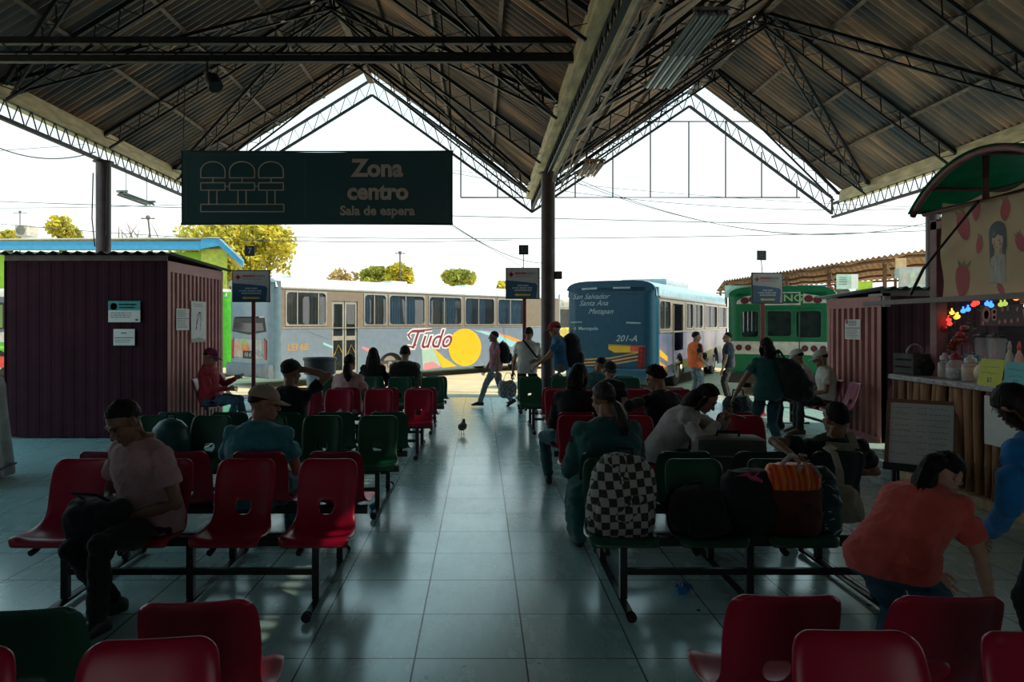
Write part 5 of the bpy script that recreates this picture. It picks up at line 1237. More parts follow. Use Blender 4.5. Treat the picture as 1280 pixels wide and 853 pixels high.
MB().span((.45, -1.9, 0), (.5, 1.44, 1.05)).build('rear_panel', MARO, root)
MB().span((-.02, -1.9, .235), (.0, -.15, .275)).build('mid_rail', WOODP, root)
# stall frame, awning
STR = mat('stall_frame_paint', (.22, .10, .10), .55, var=.2); GRN = mat('awning_green', (.006, .30, .16), .5, var=.12, transl=.6)
root = empty('stall_awning', (4.5, 6.41, 0)); tag(root, 'arched green awning of the food stall with its brown frame', 'awning')
ra, rh = 1.02, .43; rc = (ra * ra + rh * rh) / (2 * rh); zc = 2.76 + rh - rc; amax = math.asin(ra / rc)
arc = lambda t, rr=0: V((0, -sin(amax * t) * (rc + rr), zc + cos(amax * t) * (rc + rr)))
mb = MB(); mb.grid(lambda u, v: arc(-1 + 2 * u) + V((-.14 + 2.2 * v, 0, 0)), 28, 6); k = len(mb.v); mb.add([q + V((0, 0, .006)) for q in mb.v], list(mb.f), None, 0, True)
mb.build('canopy', GRN, root, True)
mb = MB(); mb.add([arc(-1 + 2 * i / 24) + V((2.04, 0, 0)) for i in range(25)], [tuple(range(25))]); mb.build('end_panel', GRN, root)
mb = MB(); 
for x in (-.10, .9, 2.0): mb.tube([arc(-1 + 2 * i / 24, -.03) + V((x, 0, 0)) for i in range(25)], .03, 8)
for i in (4, 12, 20): mb.tube([arc(-1 + 2 * i / 24, -.04) + V((x, 0, 0)) for x in (-.1, 2.0)], .022, 8)
mb.tube([(.02, -1.0, 2.76), (.02, 1.0, 2.76)], .03, 8); mb.tube([(.02, .1, 2.76), (.02, .1, zc + rc - .03)], .028, 8); mb.tube([(.5, -1.0, 2.95), (.5, .93, 2.95)], .02, 8)
mb.build('arch_frame', STR, root, True)
mb = MB(); mb.tube([(-.05, .1, 2.74), (-.02, .95, 2.2), (.0, 1.2, 1.95)], .016, 8); mb.build('stay_rod', STEEL, root)
root = empty('stall_gantry', (4.5, 6.4, 0)); tag(root, 'plum steel post and rails carrying the front of the food stall', 'frame')
MB().span((.20, 1.10, 1.101), (.31, 1.21, 2.72), bevel=.006).build('post', STR, root)
MB().span((.20, -1.8, 1.101), (.31, -1.69, 2.72), bevel=.006).build('post', STR, root)
MB().span((-.06, -1.8, 1.85), (-.01, 2.05, 1.90), bevel=.004).build('rail', mat('rail_grey', (.13, .10, .10), .5), root)
MB().span((.2, -1.8, 2.62), (.28, 1.21, 2.70)).build('rail', STR, root)
mb = MB(); mb.span((-.05, 1.62, 1.83), (.02, 1.66, 1.98)); mb.span((-.05, 1.62, 1.95), (.02, 1.95, 1.98)); mb.build('bracket', mat('bracket_pale', (.3, .3, .3), .5), root)
root = empty('stall_shutter', (4.84, 7.34, 1.9)); tag(root, 'dark slatted shutter panel between the stall post and the strawberry banner', 'shutter')
mb = MB()
for k in range(6): mb.span((-.02, -.02 + .05 * k, 0), (.02, .012 + .05 * k, .84), bevel=.004)
mb.build('slats', mat('shutter_dark', (.03, .03, .035), .5), root)
mb = MB(); mb.span((-.025, -.05, -.02), (.025, .30, .02)); mb.span((-.025, -.05, .82), (.025, .30, .86)); mb.build('frame', STR, root)
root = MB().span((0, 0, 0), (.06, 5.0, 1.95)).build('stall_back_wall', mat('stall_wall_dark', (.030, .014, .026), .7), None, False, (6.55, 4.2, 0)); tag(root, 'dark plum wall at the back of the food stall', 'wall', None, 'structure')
# strawberry banner
CREAMC = mat('banner_cream', (.66, .55, .40), .8, var=.08, scale=2, transl=.4); STRAW = mat('strawberry_print', (.45, .11, .12), .8, var=.12); SGREEN = mat('leaf_print', (.22, .30, .15), .8); HAIRP = mat('print_slate', (.11, .13, .15), .8); SKINP = mat('print_skin', (.55, .42, .33), .8); BLOU = mat('print_blouse', (.42, .42, .39), .8); BLUSH = mat('print_blush', (.55, .22, .17), .8, var=0); LINEP = mat('print_line', (.30, .25, .2), .8, var=0)
BY0, BY1, BZ0, BZ1, BX = 7.22, 5.2, 1.91, 2.84, 4.58
def bw(u, z):   # u metres from the far edge towards the camera
    sag = .05 * sin(u * 3.1 + .6) + .022 * sin(u * 9 + z * 7) + .012 * sin(z * 13 + u * 4)
    return V((BX - .02 + sag * .6, BY0 - u, z))
root = empty('strawberry_banner', (0, 0, 0)); tag(root, 'cream cloth banner printed with strawberries and a dark-haired girl above the stall counter', 'banner')
LB = BY0 - BY1
def bz(u, v):
    drape = .05 * abs(sin(pi * u * 3.2)) * v
    return BZ0 + (BZ1 - BZ0 - drape) * v
mb = MB(); mb.grid(lambda u, v: bw(u * LB, bz(u, v)), 60, 18); mb.add([q + V((.005, 0, 0)) for q in mb.v], list(mb.f), None, 0, True); mb.build('cloth', CREAMC, root, True)
def on_banner(mb, pts, mi, lift):
    # fan of small triangles following the folds
    c = (sum(p[0] for p in pts) / len(pts), sum(p[1] for p in pts) / len(pts)); vs = []; fs = []; rings_ = 5; n = len(pts)
    for j in range(rings_ + 1):
        t = j / rings_
        for p in pts:
            u, z = c[0] + (p[0] - c[0]) * t, c[1] + (p[1] - c[1]) * t; vs.append(bw(u, z) - V((lift, 0, 0)))
    for j in range(rings_):
        for i in range(n): fs.append((j * n + i, j * n + (i + 1) % n, (j + 1) * n + (i + 1) % n, (j + 1) * n + i))
    mb.add(vs, fs, None, mi)
def b_uz(px, py):
    Y = BX * F / (px - CX); return (BY0 - Y, EYE - (py - HY) / F * Y)
mb = MB(); r = random.Random(2)
def berry(px, py, s, rot):
    u, z = b_uz(px, py); pts = []
    for k in range(20):
        a = 2 * pi * k / 20; rx = s * .62 * (1 - .28 * max(0, -sin(a)) ** 1.5) ; q = (cos(a) * rx, sin(a) * s); pts.append((u + q[0] * cos(rot) - q[1] * sin(rot), z + q[0] * sin(rot) + q[1] * cos(rot)))
    on_banner(mb, pts, 0, .004)
    for d in (-.5, 0, .5):
        q = [(d * s * .5 - s * .12, s * .85), (d * s * 1.0, s * 1.22), (d * s * .5 + s * .16, s * .88)]; on_banner(mb, [(u + a * cos(rot) - b * sin(rot), z + a * sin(rot) + b * cos(rot)) for a, b in q], 1, .0045)
for a in ((1202, 282, .15, .25), (1222, 264, .09, -.1), (1259, 262, .10, .1), (1222, 306, .085, -.3), (1203, 352, .17, -.15), (1254, 362, .065, .9), (1281, 303, .09, .4), (1310, 270, .07, 0), (1330, 340, .08, .3), (1370, 290, .07, -.2)): berry(*a)
mb.build('strawberry_print', [STRAW, SGREEN], root)
mb = MB(); gu, gz = b_uz(1251, 312)
def gp(pts, mi, lift): on_banner(mb, [(gu + a, gz + b) for a, b in pts], mi, lift)
gp(ellipse(.115, .12, 24, 0, .13), 0, .004); gp([(-.115, .13), (-.13, .0), (-.125, -.11), (-.085, -.16), (-.06, -.05), (-.07, .1)], 0, .0042); gp([(.115, .13), (.12, .02), (.10, -.06), (.065, -.04), (.07, .1)], 0, .0042)
gp(ellipse(.075, .085, 22, .005, .075), 1, .006); gp([(-.08, .12), (-.02, .185), (.085, .15), (.07, .11), (.03, .14), (-.03, .10)], 0, .0065)
for s in (-1, 1): gp(ellipse(.018, .014, 12, s * .045, .045), 3, .007); gp(ellipse(.007, .011, 10, s * .032, .075), 0, .0075)
gp([(-.016, .025), (.016, .025), (.0, .017)], 0, .0075)
gp([(-.035, .0), (.035, .0), (.03, -.05), (-.03, -.05)], 1, .005)
gp([(-.03, -.035), (.03, -.035), (.11, -.07), (.13, -.29), (-.13, -.29), (-.11, -.07)], 2, .0052)
for a, b in (((-.06, -.1), (-.07, -.28)), ((.06, -.1), (.07, -.28)), ((0, -.06), (0, -.28))):
    gp([(a[0] - .003, a[1]), (a[0] + .003, a[1]), (b[0] + .003, b[1]), (b[0] - .003, b[1])], 4, .006)
mb.build('girl_print', [HAIRP, SKINP, BLOU, BLUSH, LINEP], root)
# ---- things on the counter
CT = 1.10
def cpos(px, X): return V((X, X * F / (px - CX), CT))
root = empty('wooden_crate', cpos(1146, 4.66), R(14)); tag(root, 'dark slatted crate at the far end of the stall counter', 'crate')
CRM = mat('crate_dark', (.055, .065, .06), .7, var=.3)
mb = MB()
for z in (.02, .095, .17):
    for s in (-1, 1): mb.span((-.17, s * .13 - .008, z), (.17, s * .13 + .008, z + .055)); mb.span((s * .17 - .008, -.13, z), (s * .17 + .008, .13, z + .055))
for sx in (-.16, .16):
    for sy in (-.12, .12): mb.span((sx - .015, sy - .015, 0), (sx + .015, sy + .015, .225))
mb.span((-.17, -.13, .0), (.17, .13, .012)); mb.build('slats', CRM, root)
MB().tube([(.1 * cos(t), .03, .22 + .1 * sin(t)) for t in [pi * k / 10 for k in range(11)]], .011, 8).build('handle', mat('handle_grey', (.3, .3, .3), .5), root, True)
root = empty('cloth_bundle', cpos(1163, 4.72)); tag(root, 'dark wrapped bundle beside the slatted crate on the counter', 'bundle')
mb = MB(); mb.ball((0, 0, .085), (.13, .11, .09), 16, 10); wrinkle(mb, .02, 14, 2); 
for v in mb.v: v.z = max(0, v.z)
mb.build('cloth', BLACKC, root, True); MB().tube([(0, 0, .17), (.02, 0, .20), (.04, .01, .17)], .012, 7).build('knot', BLACKC, root, True)
GLS = mat('clear_glass', (.75, .8, .8), .06, var=0, alpha=.28, spec=.6); DRK = mat('milky_drink', (.46, .36, .29), .4); LIDM = mat('lid_pale', (.55, .55, .55), .35); REDL = mat('lid_red', (.3, .02, .04), .4)
def jar(label, p, r, h, fill, lid, hollow):
    root = empty('drink_jar', p); tag(root, label, 'jar')
    MB().lathe([(r * .7, 0), (r * .95, .02), (r, h * .4), (r * .95, h * .75), (r * .6, h * .92), (r * .62, h)], 24, caps=False).build('glass', GLS, root, True)
    MB().lathe([(r * .68, .006), (r * .92, .022), (r * .965, h * .4), (r * .93, h * fill), (.001, h * fill)], 24).build('contents', DRK if not hollow else mat('ice_contents', (.4, .42, .43), .3, var=.6, scale=35), root, True)
    MB().lathe([(r * .66, h * .97), (r * .68, h), (r * .68, h + .03), (r * .3, h + .045), (.02, h + .06), (.001, h + .065)], 24).build('lid', lid, root, True)
jar('tall jar of milky drink behind the left end of the yellow card', cpos(1181, 4.60), .062, .19, .82, LIDM, False)
jar('big clear jar of ice with a dark red lid between the two milky drinks', cpos(1195, 4.62), .088, .20, .55, REDL, True)
jar('wide jar of milky drink nearest the yellow card', cpos(1213, 4.58), .075, .185, .85, LIDM, False)
root = empty('lemon', cpos(1226, 4.50)); tag(root, 'big yellow and white lemon-shaped ornament leaning on the yellow card', 'ornament')
mb = MB(); mb.ball((0, 0, .095), (.055, .06, .085), 18, 12); mb.ball((0, 0, .185), (.016, .016, .022), 10, 7); mb = remesh(mb, .008, 2); mb.build('fruit', mat('lemon_yellow', (.55, .42, .06), .5, var=.5, scale=14, col2=(.6, .55, .45)), root, True); MB().prism([(0, 0), (.03, .012), (.06, 0), (.03, -.012)], (.0, 0, .2), (.7, 0, .7), (0, 1, 0), .003).build('leaf', SGREEN, root)
for px, X, lab in ((1229, 5.02, 'left blender jug with clear beaker standing behind the yellow card'), (1246, 5.0, 'right blender jug with clear beaker standing behind the yellow card')):
    root = empty('blender_jug', cpos(px, X)); tag(root, lab, 'blender')
    MB().lathe([(.085, 0), (.085, .10), (.06, .13), (.055, .14)], 20).build('base', mat('blender_base', (.1, .1, .11), .4), root, 35)
    MB().lathe([(.052, .14), (.062, .2), (.085, .40), (.088, .41)], 20, caps=False).build('beaker', GLS, root, True)
    MB().lathe([(.09, .405), (.09, .43), (.04, .435), (.04, .46), (.001, .46)], 20).build('lid', mat('blender_lid', (.025, .03, .035), .4), root, 35)
    MB().tube([(.08, 0, .38), (.125, 0, .36), (.115, 0, .24), (.066, 0, .22)], .011, 8).build('handle', GLS, root, True)
for px, X, lab, c in ((1262, 5.0, 'pale sauce bottle left of the other, behind the cyan card', (.5, .48, .45)), (1274, 4.98, 'pink-capped sauce bottle right of the other, behind the cyan card', (.5, .33, .3))):
    root = empty('sauce_bottle', cpos(px, X)); tag(root, lab, 'bottle')
    MB().lathe([(.036, 0), (.04, .01), (.04, .18), (.03, .25), (.015, .28), (.015, .31)], 18).build('bottle', mat('bottle_' + str(px), c, .35), root, 35); MB().lathe([(.018, .30), (.018, .33), (.006, .38), (.001, .38)], 14).build('cap', mat('cap_' + str(px), (.5, .06, .08) if px > 1270 else (.4, .4, .4), .4), root, True)
def card(label, px0, px1, X, h, m, seed, price):
    ya, yb = X * F / (px0 - CX), X * F / (px1 - CX); w = ya - yb
    u = -V((0, 1, 0)); v = V((.16, 0, 1)).normalized(); o_ = V((X - .05, ya, CT + .002))
    n = u.cross(v).normalized()
    root = MB().prism(rrect(w, h, .01, 2, w / 2, h / 2), (0, 0, 0), u, v, .006).build('price_card', m, None, False, o_); tag(root, label, 'card')
    mb = MB(); r = random.Random(seed); n6 = n * .0062
    for y, k in ((h * .70, 8), (h * .47, 7)):
        x = w * .14
        for _ in range(k):
            q = r.uniform(.4, .9) * w * .07
            a = n6 + u * x + v * (y + r.uniform(-.006, .006)); b = n6 + u * (x + q) + v * (y + r.uniform(-.008, .014)); mb.bar(a, b, .006, .002, n); x += w * .095
    mb.text(price, h * .26, n6 + u * (w * .5) + v * (h * .22), u, v, .002)
    mb.build('handwriting', INK, root)
card('yellow price card with handwriting standing on the counter edge', 1229, 1258.5, 4.47, .235, mat('card_yellow', (.55, .60, .05), .6, var=.05), 3, '$2')
card('cyan price card with handwriting standing on the counter edge', 1261, 1293, 4.47, .225, mat('card_cyan', (.10, .46, .50), .6, var=.05), 5, '$2')
# paper sheet on the counter front
def d6(mb, pr, w, h, n): mb.text('Menu', h * .2, n + V((0, -1, 0)) * (w * .42) + V((0, 0, 1)) * (h * .72), V((0, -1, 0)), V((0, 0, 1)), .002, 0, 'CENTER', .3)
flat('paper_sheet', 'white paper sheet pinned on the poles of the counter front', 'paper', (CF - .075, 6.34, .60), V((0, -1, 0)), uz, .42, .42, PAPER, d6, [INK])
# whiteboard
WBW = mat('whiteboard_white', (.40, .43, .43), .35, var=.06)
u = V((.80, -.60, 0)); v = (V((.18, .24, 1))).normalized(); u = u.normalized(); n = u.cross(v).normalized(); 
o_ = V((3.93, 7.05, .27)); w, h = .56, .64
root = empty('menu_board', o_); tag(root, 'wood-framed white menu board with handwritten rows leaning before the stall counter', 'board')
mb = MB(); mb.prism([(0, 0), (w, 0), (w, h), (0, h)], (0, 0, 0), u, v, .012); mb.build('panel', WBW, root)
mb = MB()
for a, b in (((0, 0), (w, 0)), ((w, 0), (w, h)), ((w, h), (0, h)), ((0, h), (0, 0))): mb.bar(u * a[0] + v * a[1], u * b[0] + v * b[1], .035, .04, n)
mb.build('frame', WOODD, root)
mb = MB(); r = random.Random(9); lift = n * .0135
for k in range(9):
    y = h * (.9 - .088 * k)
    for x0, x1 in ((.06, .34), (.44, .58), (.62, .92)):
        if k == 7 and x0 < .4: continue
        x = x0 * w
        while x < x1 * w - .02:
            q = r.uniform(.012, .03); mb.bar(lift + u * x + v * (y + r.uniform(-.005, .005)), lift + u * (x + q) + v * (y + r.uniform(-.004, .012)), .005, .002, n); x += q + .009
mb.prism([(w * .70, h * .18), (w * .86, h * .18), (w * .86, h * .225), (w * .70, h * .225)], lift, u, v, .002, 1)
mb.build('handwriting', [mat('marker_grey', (.09, .11, .13), .6, var=0), PAPER], root)
mb = MB(); bl = -n * .03
for a in (.06, w - .06): mb.bar(u * a + v * .02 + bl, u * a + V((0, 0, -.27)) + n * .02, .03, .03); mb.bar(u * a + v * (h * .8) + bl, u * a + V((0, 0, -.27)) - n * .32, .03, .03)
mb.bar(u * -.02 + n * .05 - v * .01, u * (w + .02) + n * .05 - v * .01, .07, .02, n); mb.build('easel', FRAME, root)
# string of coloured bulbs, hanging tomatoes and leaves, sign board in the stall
root = empty('string_lights', (0, 0, 0)); tag(root, 'string of coloured lights hung under the stall rail above the jars', 'lights')
LC = {'r': ((1, .03, .02), 2.2), 'b': ((.03, .16, 1), 2.6), 'y': ((1, .6, .05), 1.6), 'g': ((.45, .6, .1), .7), 'o': ((1, .25, .02), 1.6)}
LM = {k: mat('bulb_' + k, c, .3, var=0, emit=c, estr=s) for k, (c, s) in LC.items()}
SP = [(1186, 400, 'r'), (1190, 391, 'y'), (1197, 396, 'y'), (1204, 389, 'b'), (1210, 387, 'b'), (1217, 381, 'r'), (1221, 379, 'r'), (1234, 380, 'b'), (1239, 382, 'b'), (1251, 381, 'g'), (1256, 380, 'g'), (1270, 373, 'o'), (1279, 373, 'o'), (1187, 405, 'r'), (1195, 397, 'o')]
P3 = []
for px, py, c in SP:
    X = 4.80; Y = X * F / (px - CX); p = V((X, Y, EYE - (py - HY) / F * Y)); P3.append(p)
    mb = MB(); mb.ball(p, (.022, .026, .022), 10, 7); mb.tube([p + V((0, 0, .02)), p + V((0, 0, .045))], .009, 6); mb.build('bulb', LM[c], root, True)
q = sorted(P3, key=lambda p: -p.y); MB().tube([p + V((0, 0, .045)) for p in q], .005, 5).build('wire', STEEL, root)
root = empty('tomato_garland', (4.85, 7.45, 1.25)); tag(root, 'hanging garland of red tomatoes and green leaves beside the stall post', 'garland')
r = random.Random(6); TOM = mat('tomato_red', (.30, .02, .02), .3); LEAF = mat('garland_leaf', (.06, .16, .03), .6, var=.4)
for k in range(9):
    mb = MB(); c = V((r.uniform(-.09, .09), r.uniform(-.16, .12), r.uniform(.0, .42))); mb.ball(c, (.042, .042, .038), 12, 8); mb.build('tomato', TOM, root, True)
mb = MB()
for k in range(70):
    c = V((r.uniform(-.12, .12), r.uniform(-.22, .16), r.uniform(.0, .55))); d = V((r.uniform(-1, 1), r.uniform(-1, 1), r.uniform(-1, .4))).normalized(); e = d.cross(V((0, 0, 1))); e = e.normalized() if e.length > .01 else V((1, 0, 0))
    mb.add([c, c + d * .03 + e * .016, c + d * .07, c + d * .03 - e * .016], [(0, 1, 2, 3)])
mb.build('leaves', LEAF, root)
MB().tube([(0, 0, .62), (.01, -.03, .3), (0, 0, .0)], .006, 5).build('string', STEEL, root)
root = MB().prism([(0, 0), (.78, 0), (.78, .22), (0, .22)], (0, 0, 0), (0, -1, 0), (0, 0, 1), .01).build('stall_sign', mat('sign_plum', (.05, .025, .035), .6), None, False, (5.45, 7.92, 1.62)); tag(root, 'dark stall signboard with coloured letters and fruit behind the string lights', 'sign')
mb = MB(); n6 = V((-.0105, 0, 0)); pr = lambda pts, mi: mb.prism(pts, n6, (0, -1, 0), (0, 0, 1), .003, mi)
pr(ellipse(.065, .085, 20, .10, .12), 0); pr(ellipse(.035, .05, 16, .10, .12), 1); pr(ellipse(.018, .028, 12, .10, .12), 0)
pr(rrect(.08, .13, .03, 3, .22, .12), 2); pr(rrect(.04, .035, .01, 2, .22, .15), 1); pr(rrect(.04, .03, .01, 2, .22, .09), 1)
pr([(.62, .17), (.72, .17), (.69, .03), (.65, .03)], 3)
for x, y, mi in ((.05, .03, 2), (.30, .04, 0), (.38, .05, 3), (.47, .05, 2), (.34, .17, 0), (.42, .18, 2), (.55, .17, 3), (.56, .06, 0)): pr(ellipse(.02, .024, 10, x, y), mi)
mb.build('print', [mat('sign_salmon', (.45, .17, .12), .6, var=0), mat('sign_plum', (.05, .025, .035), .6), mat('sign_rose', (.40, .22, .2), .6, var=0), mat('sign_peach', (.42, .25, .15), .6, var=0)], root)
root = empty('cyan_hanger', (4.95, 7.6, 1.36)); tag(root, 'pair of bright cyan plastic hooks by the tomato garland', 'hook'); CY = mat('cyan_plastic', (.02, .34, .45), .4)
mb = MB(); mb.span((-.01, .02, .0), (.01, .26, .05), bevel=.006); mb.span((-.01, .18, -.07), (.01, .22, .0), bevel=.006); mb.build('hook', CY, root); mb = MB(); mb.span((-.01, -.36, -.09), (.01, -.16, -.03), bevel=.006); mb.build('hook', CY, root)

root = empty('stall_lamp', (4.72, 6.02, 1.80)); tag(root, 'warm tube lamp under the stall rail at the right edge of the picture', 'lamp')
mb = MB(); mb.span((-.04, -.62, .02), (.04, .30, .06), bevel=.008); mb.build('housing', LAMPB, root)
MB().tube([(0, -.60, 0), (0, .28, 0)], .016, 10).build('lamp_tube', mat('lamp_tube_lit', (1, .8, .55), .4, var=0, emit=(1, .62, .32), estr=9.0), root, True)
# ------------------------------------------------------------------ buses
GLASS = mat('bus_glass', (.03, .04, .045), .06, var=0, alpha=.42, spec=.8); RUB = mat('rubber_black', (.014, .014, .015), .6, var=.2); CHROME = mat('trim_silver', (.45, .42, .38), .3, metal=.6, var=.1); CURT = mat('blue_curtain', (.10, .30, .58), .8, var=.35, scale=6, stretch=(5, 5, .4)); CURG = mat('grey_curtain', (.20, .19, .17), .8, var=.3, scale=6, stretch=(5, 5, .4))
DKIN = mat('bus_interior', (.05, .05, .05), .8); TAIL = mat('tail_light_red', (.35, .015, .02), .25, var=.2); PLATEW = mat('licence_plate', (.35, .36, .34), .5); SILV = mat('headline_white', (.6, .62, .62), .4, var=.05)
def bus_frame(name, label, loc, yaw, L, W, H, lower, band, roofm, sill, wtop, skirt, wheels, holes_side, far_holes, rear_holes, rear_m, group=None, rr=.28, noroofpod=True):
    root = empty(name, loc, yaw); tag(root, label, 'bus', group)
    mb = MB(); t = .05; wh = [(x - .62, x + .62, skirt, 1.02) for x in wheels]
    side_holes = holes_side
    for y0, hs in ((0, side_holes), (W - t, far_holes)):
        P = lambda a, b, c, d, y0=y0: ((a, y0, c), (b, y0 + t, d))
        cut_panel(mb, rr, L - .25, skirt, sill, wh + [h for h in hs if h[2] < sill], P, 0)
        cut_panel(mb, rr, L - .25, sill, wtop + .10, hs, P, 1)
        for x in wheels:
            n = 14
            for s in (-1, 1):
                pts = [(x + s * .62, skirt), (x + s * .62, 1.02), (x, 1.02)] + [(x + s * .60 * sin(pi / 2 * k / n), skirt + .60 * cos(pi / 2 * k / n)) for k in range(n + 1)]
                o_ = V((0, y0 + t if y0 == 0 else y0 + t, 0)); mb.prism(pts, o_, (1, 0, 0), (0, 0, 1), t, 0)
    # roof : arched section
    n = 14; sec = []
    for k in range(n + 1):
        a = pi * k / n; sec.append((W / 2 - W / 2 * math.copysign(abs(cos(a)) ** .42, cos(a)), wtop + .10 + (H - wtop - .10) * sin(a) ** .55))
    xs = [rr * .45, rr + .1, L - .5, L - .1]; sc_ = [.94, 1, 1, .9]
    vs = []; 
    for x, s in zip(xs, sc_): vs += [(x, W / 2 + (y - W / 2) * (1 if s == 1 else .985), wtop + .10 + (z - wtop - .10) * s) for y, z in sec]
    fs = [(j * (n + 1) + i, (j + 1) * (n + 1) + i, (j + 1) * (n + 1) + i + 1, j * (n + 1) + i + 1) for j in range(3) for i in range(n)]
    mb.add(vs, fs, None, 2)
    mb.add([vs[i] for i in range(n + 1)], [tuple(range(n + 1))], None, 3); mb.add([vs[3 * (n + 1) + i] for i in range(n + 1)], [tuple(range(n + 1))[::-1]], None, 2)
    # rear and front corners (quarter round) and end panels
    for (xc, sg) in ((rr, -1), (L - .25, 1)):
        rad = rr if sg < 0 else .25
        for yc, sy in ((rad, -1), (W - rad, 1)):
            vs = []; m = 7
            for z in (skirt, sill, wtop + .10, wtop + .10 + (H - wtop - .1) * .55):
                for k in range(m + 1):
                    a = pi / 2 * k / m; vs.append((xc + sg * sin(a) * rad, yc + sy * cos(a) * rad, z))
            fs = [(j * (m + 1) + k, j * (m + 1) + k + 1, (j + 1) * (m + 1) + k + 1, (j + 1) * (m + 1) + k) for j in range(3) for k in range(m)]
            mb.add(vs, fs, None, 3 if sg < 0 else 0, (sg * sy) > 0)
    PR = lambda a, b, c, d: ((0, a, c), (t, b, d))
    cut_panel(mb, rr, W - rr, skirt, wtop + .1 + (H - wtop - .1) * .55, rear_holes, PR, 3)
    zc_ = wtop + .1 + (H - wtop - .1) * .30
    mb.prism([(rr * .6, zc_), (W - rr * .6, zc_)] + [(W / 2 + (y - W / 2) * .99, wtop + .10 + (z - wtop - .10) * .985) for y, z in sec[::-1] if z > zc_], (t + .05, 0, 0), (0, 1, 0), (0, 0, 1), -.10, 3)
    mb.span((L - .05, .25, skirt), (L, W - .25, wtop + .25), None, 0)
    mb.span((.1, .06, skirt + .25), (L - .1, W - .06, skirt + .35), None, 4)
    body = mb.build('body', [lower, band, roofm, rear_m, DKIN], root, 40)
    for x in wheels:
        for y, s in ((.08, 1), (W - .36, -1)):
            ty = MB(); ty.tube([(x, y, .5), (x, y + .02, .5), (x, y + .26, .5), (x, y + .28, .5)], [.44, .5, .5, .44], 30); w_ = ty.build('tyre', RUB, root, 40)
            h = MB(); h.tube([(x, y - .01, .5), (x, y + .05, .5)], [.27, .22], 20); h.tube([(x, y - .03, .5), (x, y, .5)], [.1, .12], 12); h.build('hub', CHROME, w_, 40)
    return root
def side_window(root, x0, x1, z0, z1, y=0.0, frame=RUB, split=None, curtain=None, glass=None, fw=.06, rad=.11, nm='window', far=False):
    cx, cz, w, h = (x0 + x1) / 2, (z0 + z1) / 2, x1 - x0, z1 - z0
    u = V((1, 0, 0)); v = V((0, 0, 1)); o_ = V((cx, y + (.012 if not far else -.0), cz))
    if far: u = -u
    mb = MB(); mb.ring_prism(rrect(w + .03, h + .03, .005, 4), rrect(w - fw, h - fw, rad, 4), o_, u, v, .028)
    if split:
        for s in split: mb.prism([(s * w - .018 - w / 2, -h / 2 + .02), (s * w + .018 - w / 2, -h / 2 + .02), (s * w + .018 - w / 2, h / 2 - .02), (s * w - .018 - w / 2, h / 2 - .02)], o_, u, v, .016)
    f = mb.build(nm, frame, root)
    yy = y + .022 if not far else y - .022
    MB().span((x0 + .01, yy, z0 + .01), (x1 - .01, yy + .005, z1 - .01)).build('pane', glass or GLASS, f)
    if curtain:
        mb = MB()
        for a, b, mi in curtain:
            xa, xb = x0 + a * w, x0 + b * w; n = 26; o1 = len(mb.v)
            mb.grid(lambda p, q: V((xa + (xb - xa) * p + .02 * sin(q * 3), y + .13 + .028 * sin(p * (xb - xa) * 60), z1 - .03 - (h - .05) * q)), n, 4, mi)
        mb.build('curtain', [CURT, CURG], f, True)
    return f
def hit_side(A, u, px):
    k = (px - CX) / F; return (A[1] * k - A[0]) / (u[0] - k * u[1])
# ---- bus with the Tudo lettering
A1 = V((-5.685, 19.8, -.15)); yaw1 = R(47); u1 = (cos(yaw1), sin(yaw1)); L1, W1, H1 = 13.2, 2.45, 3.10
S1 = lambda px: hit_side(A1, u1, px)
def z1(px, py): return EYE + .15 - (py - HY) / F * (A1.y + u1[1] * S1(px))
BLU1 = mat('bus_bluegrey', (.18, .235, .31), .30, var=.08, coat=.4); BAND1 = mat('bus_band_taupe', (.22, .175, .135), .35, var=.08); ROOF1 = mat('bus_roof_pale', (.62, .68, .70), .35, var=.06); REAR1 = mat('bus_rear_blue', (.13, .21, .27), .30, var=.1, coat=.4)
SILL1, WT1 = 1.73, 2.69
wins = [(357, 408), (455, 483), (486, 531), (536, 577), (581, 618), (622, 656)]
hs = [(S1(a), S1(b), SILL1, WT1) for a, b in wins] + [(S1(415), S1(447), .30, 2.45)]
fh = [(1.0 + 1.55 * k, 2.3 + 1.55 * k, SILL1, WT1) for k in range(6)]
WX = [S1(489), S1(652)]
bus1 = bus_frame('bus', 'blue-grey bus with Tudo lettering and a yellow ball painted on its side', A1, yaw1, L1, W1, H1, BLU1, BAND1, ROOF1, SILL1 - .06, WT1, .27, WX, hs, fh, [(.42, W1 - .42, 1.55, 1.98)], REAR1)
cu = [[(.05, .3, 1), (.62, .85, 1)], [(.0, .38, 0), (.5, .95, 1)], [(.02, .4, 0), (.5, .8, 0)], [(.0, .16, 0), (.2, .42, 1), (.6, .85, 0)], [(.05, .3, 0), (.48, .75, 0)], [(.1, .4, 0), (.45, .95, 0)]]
for k, (a, b) in enumerate(wins): side_window(bus1, S1(a), S1(b), SILL1, WT1, 0, CHROME, [.46] if k else [.28, .8], cu[k])
for a, b, c, d in fh: side_window(bus1, a, b, c, d, W1, RUB, [.5], None, far=True)
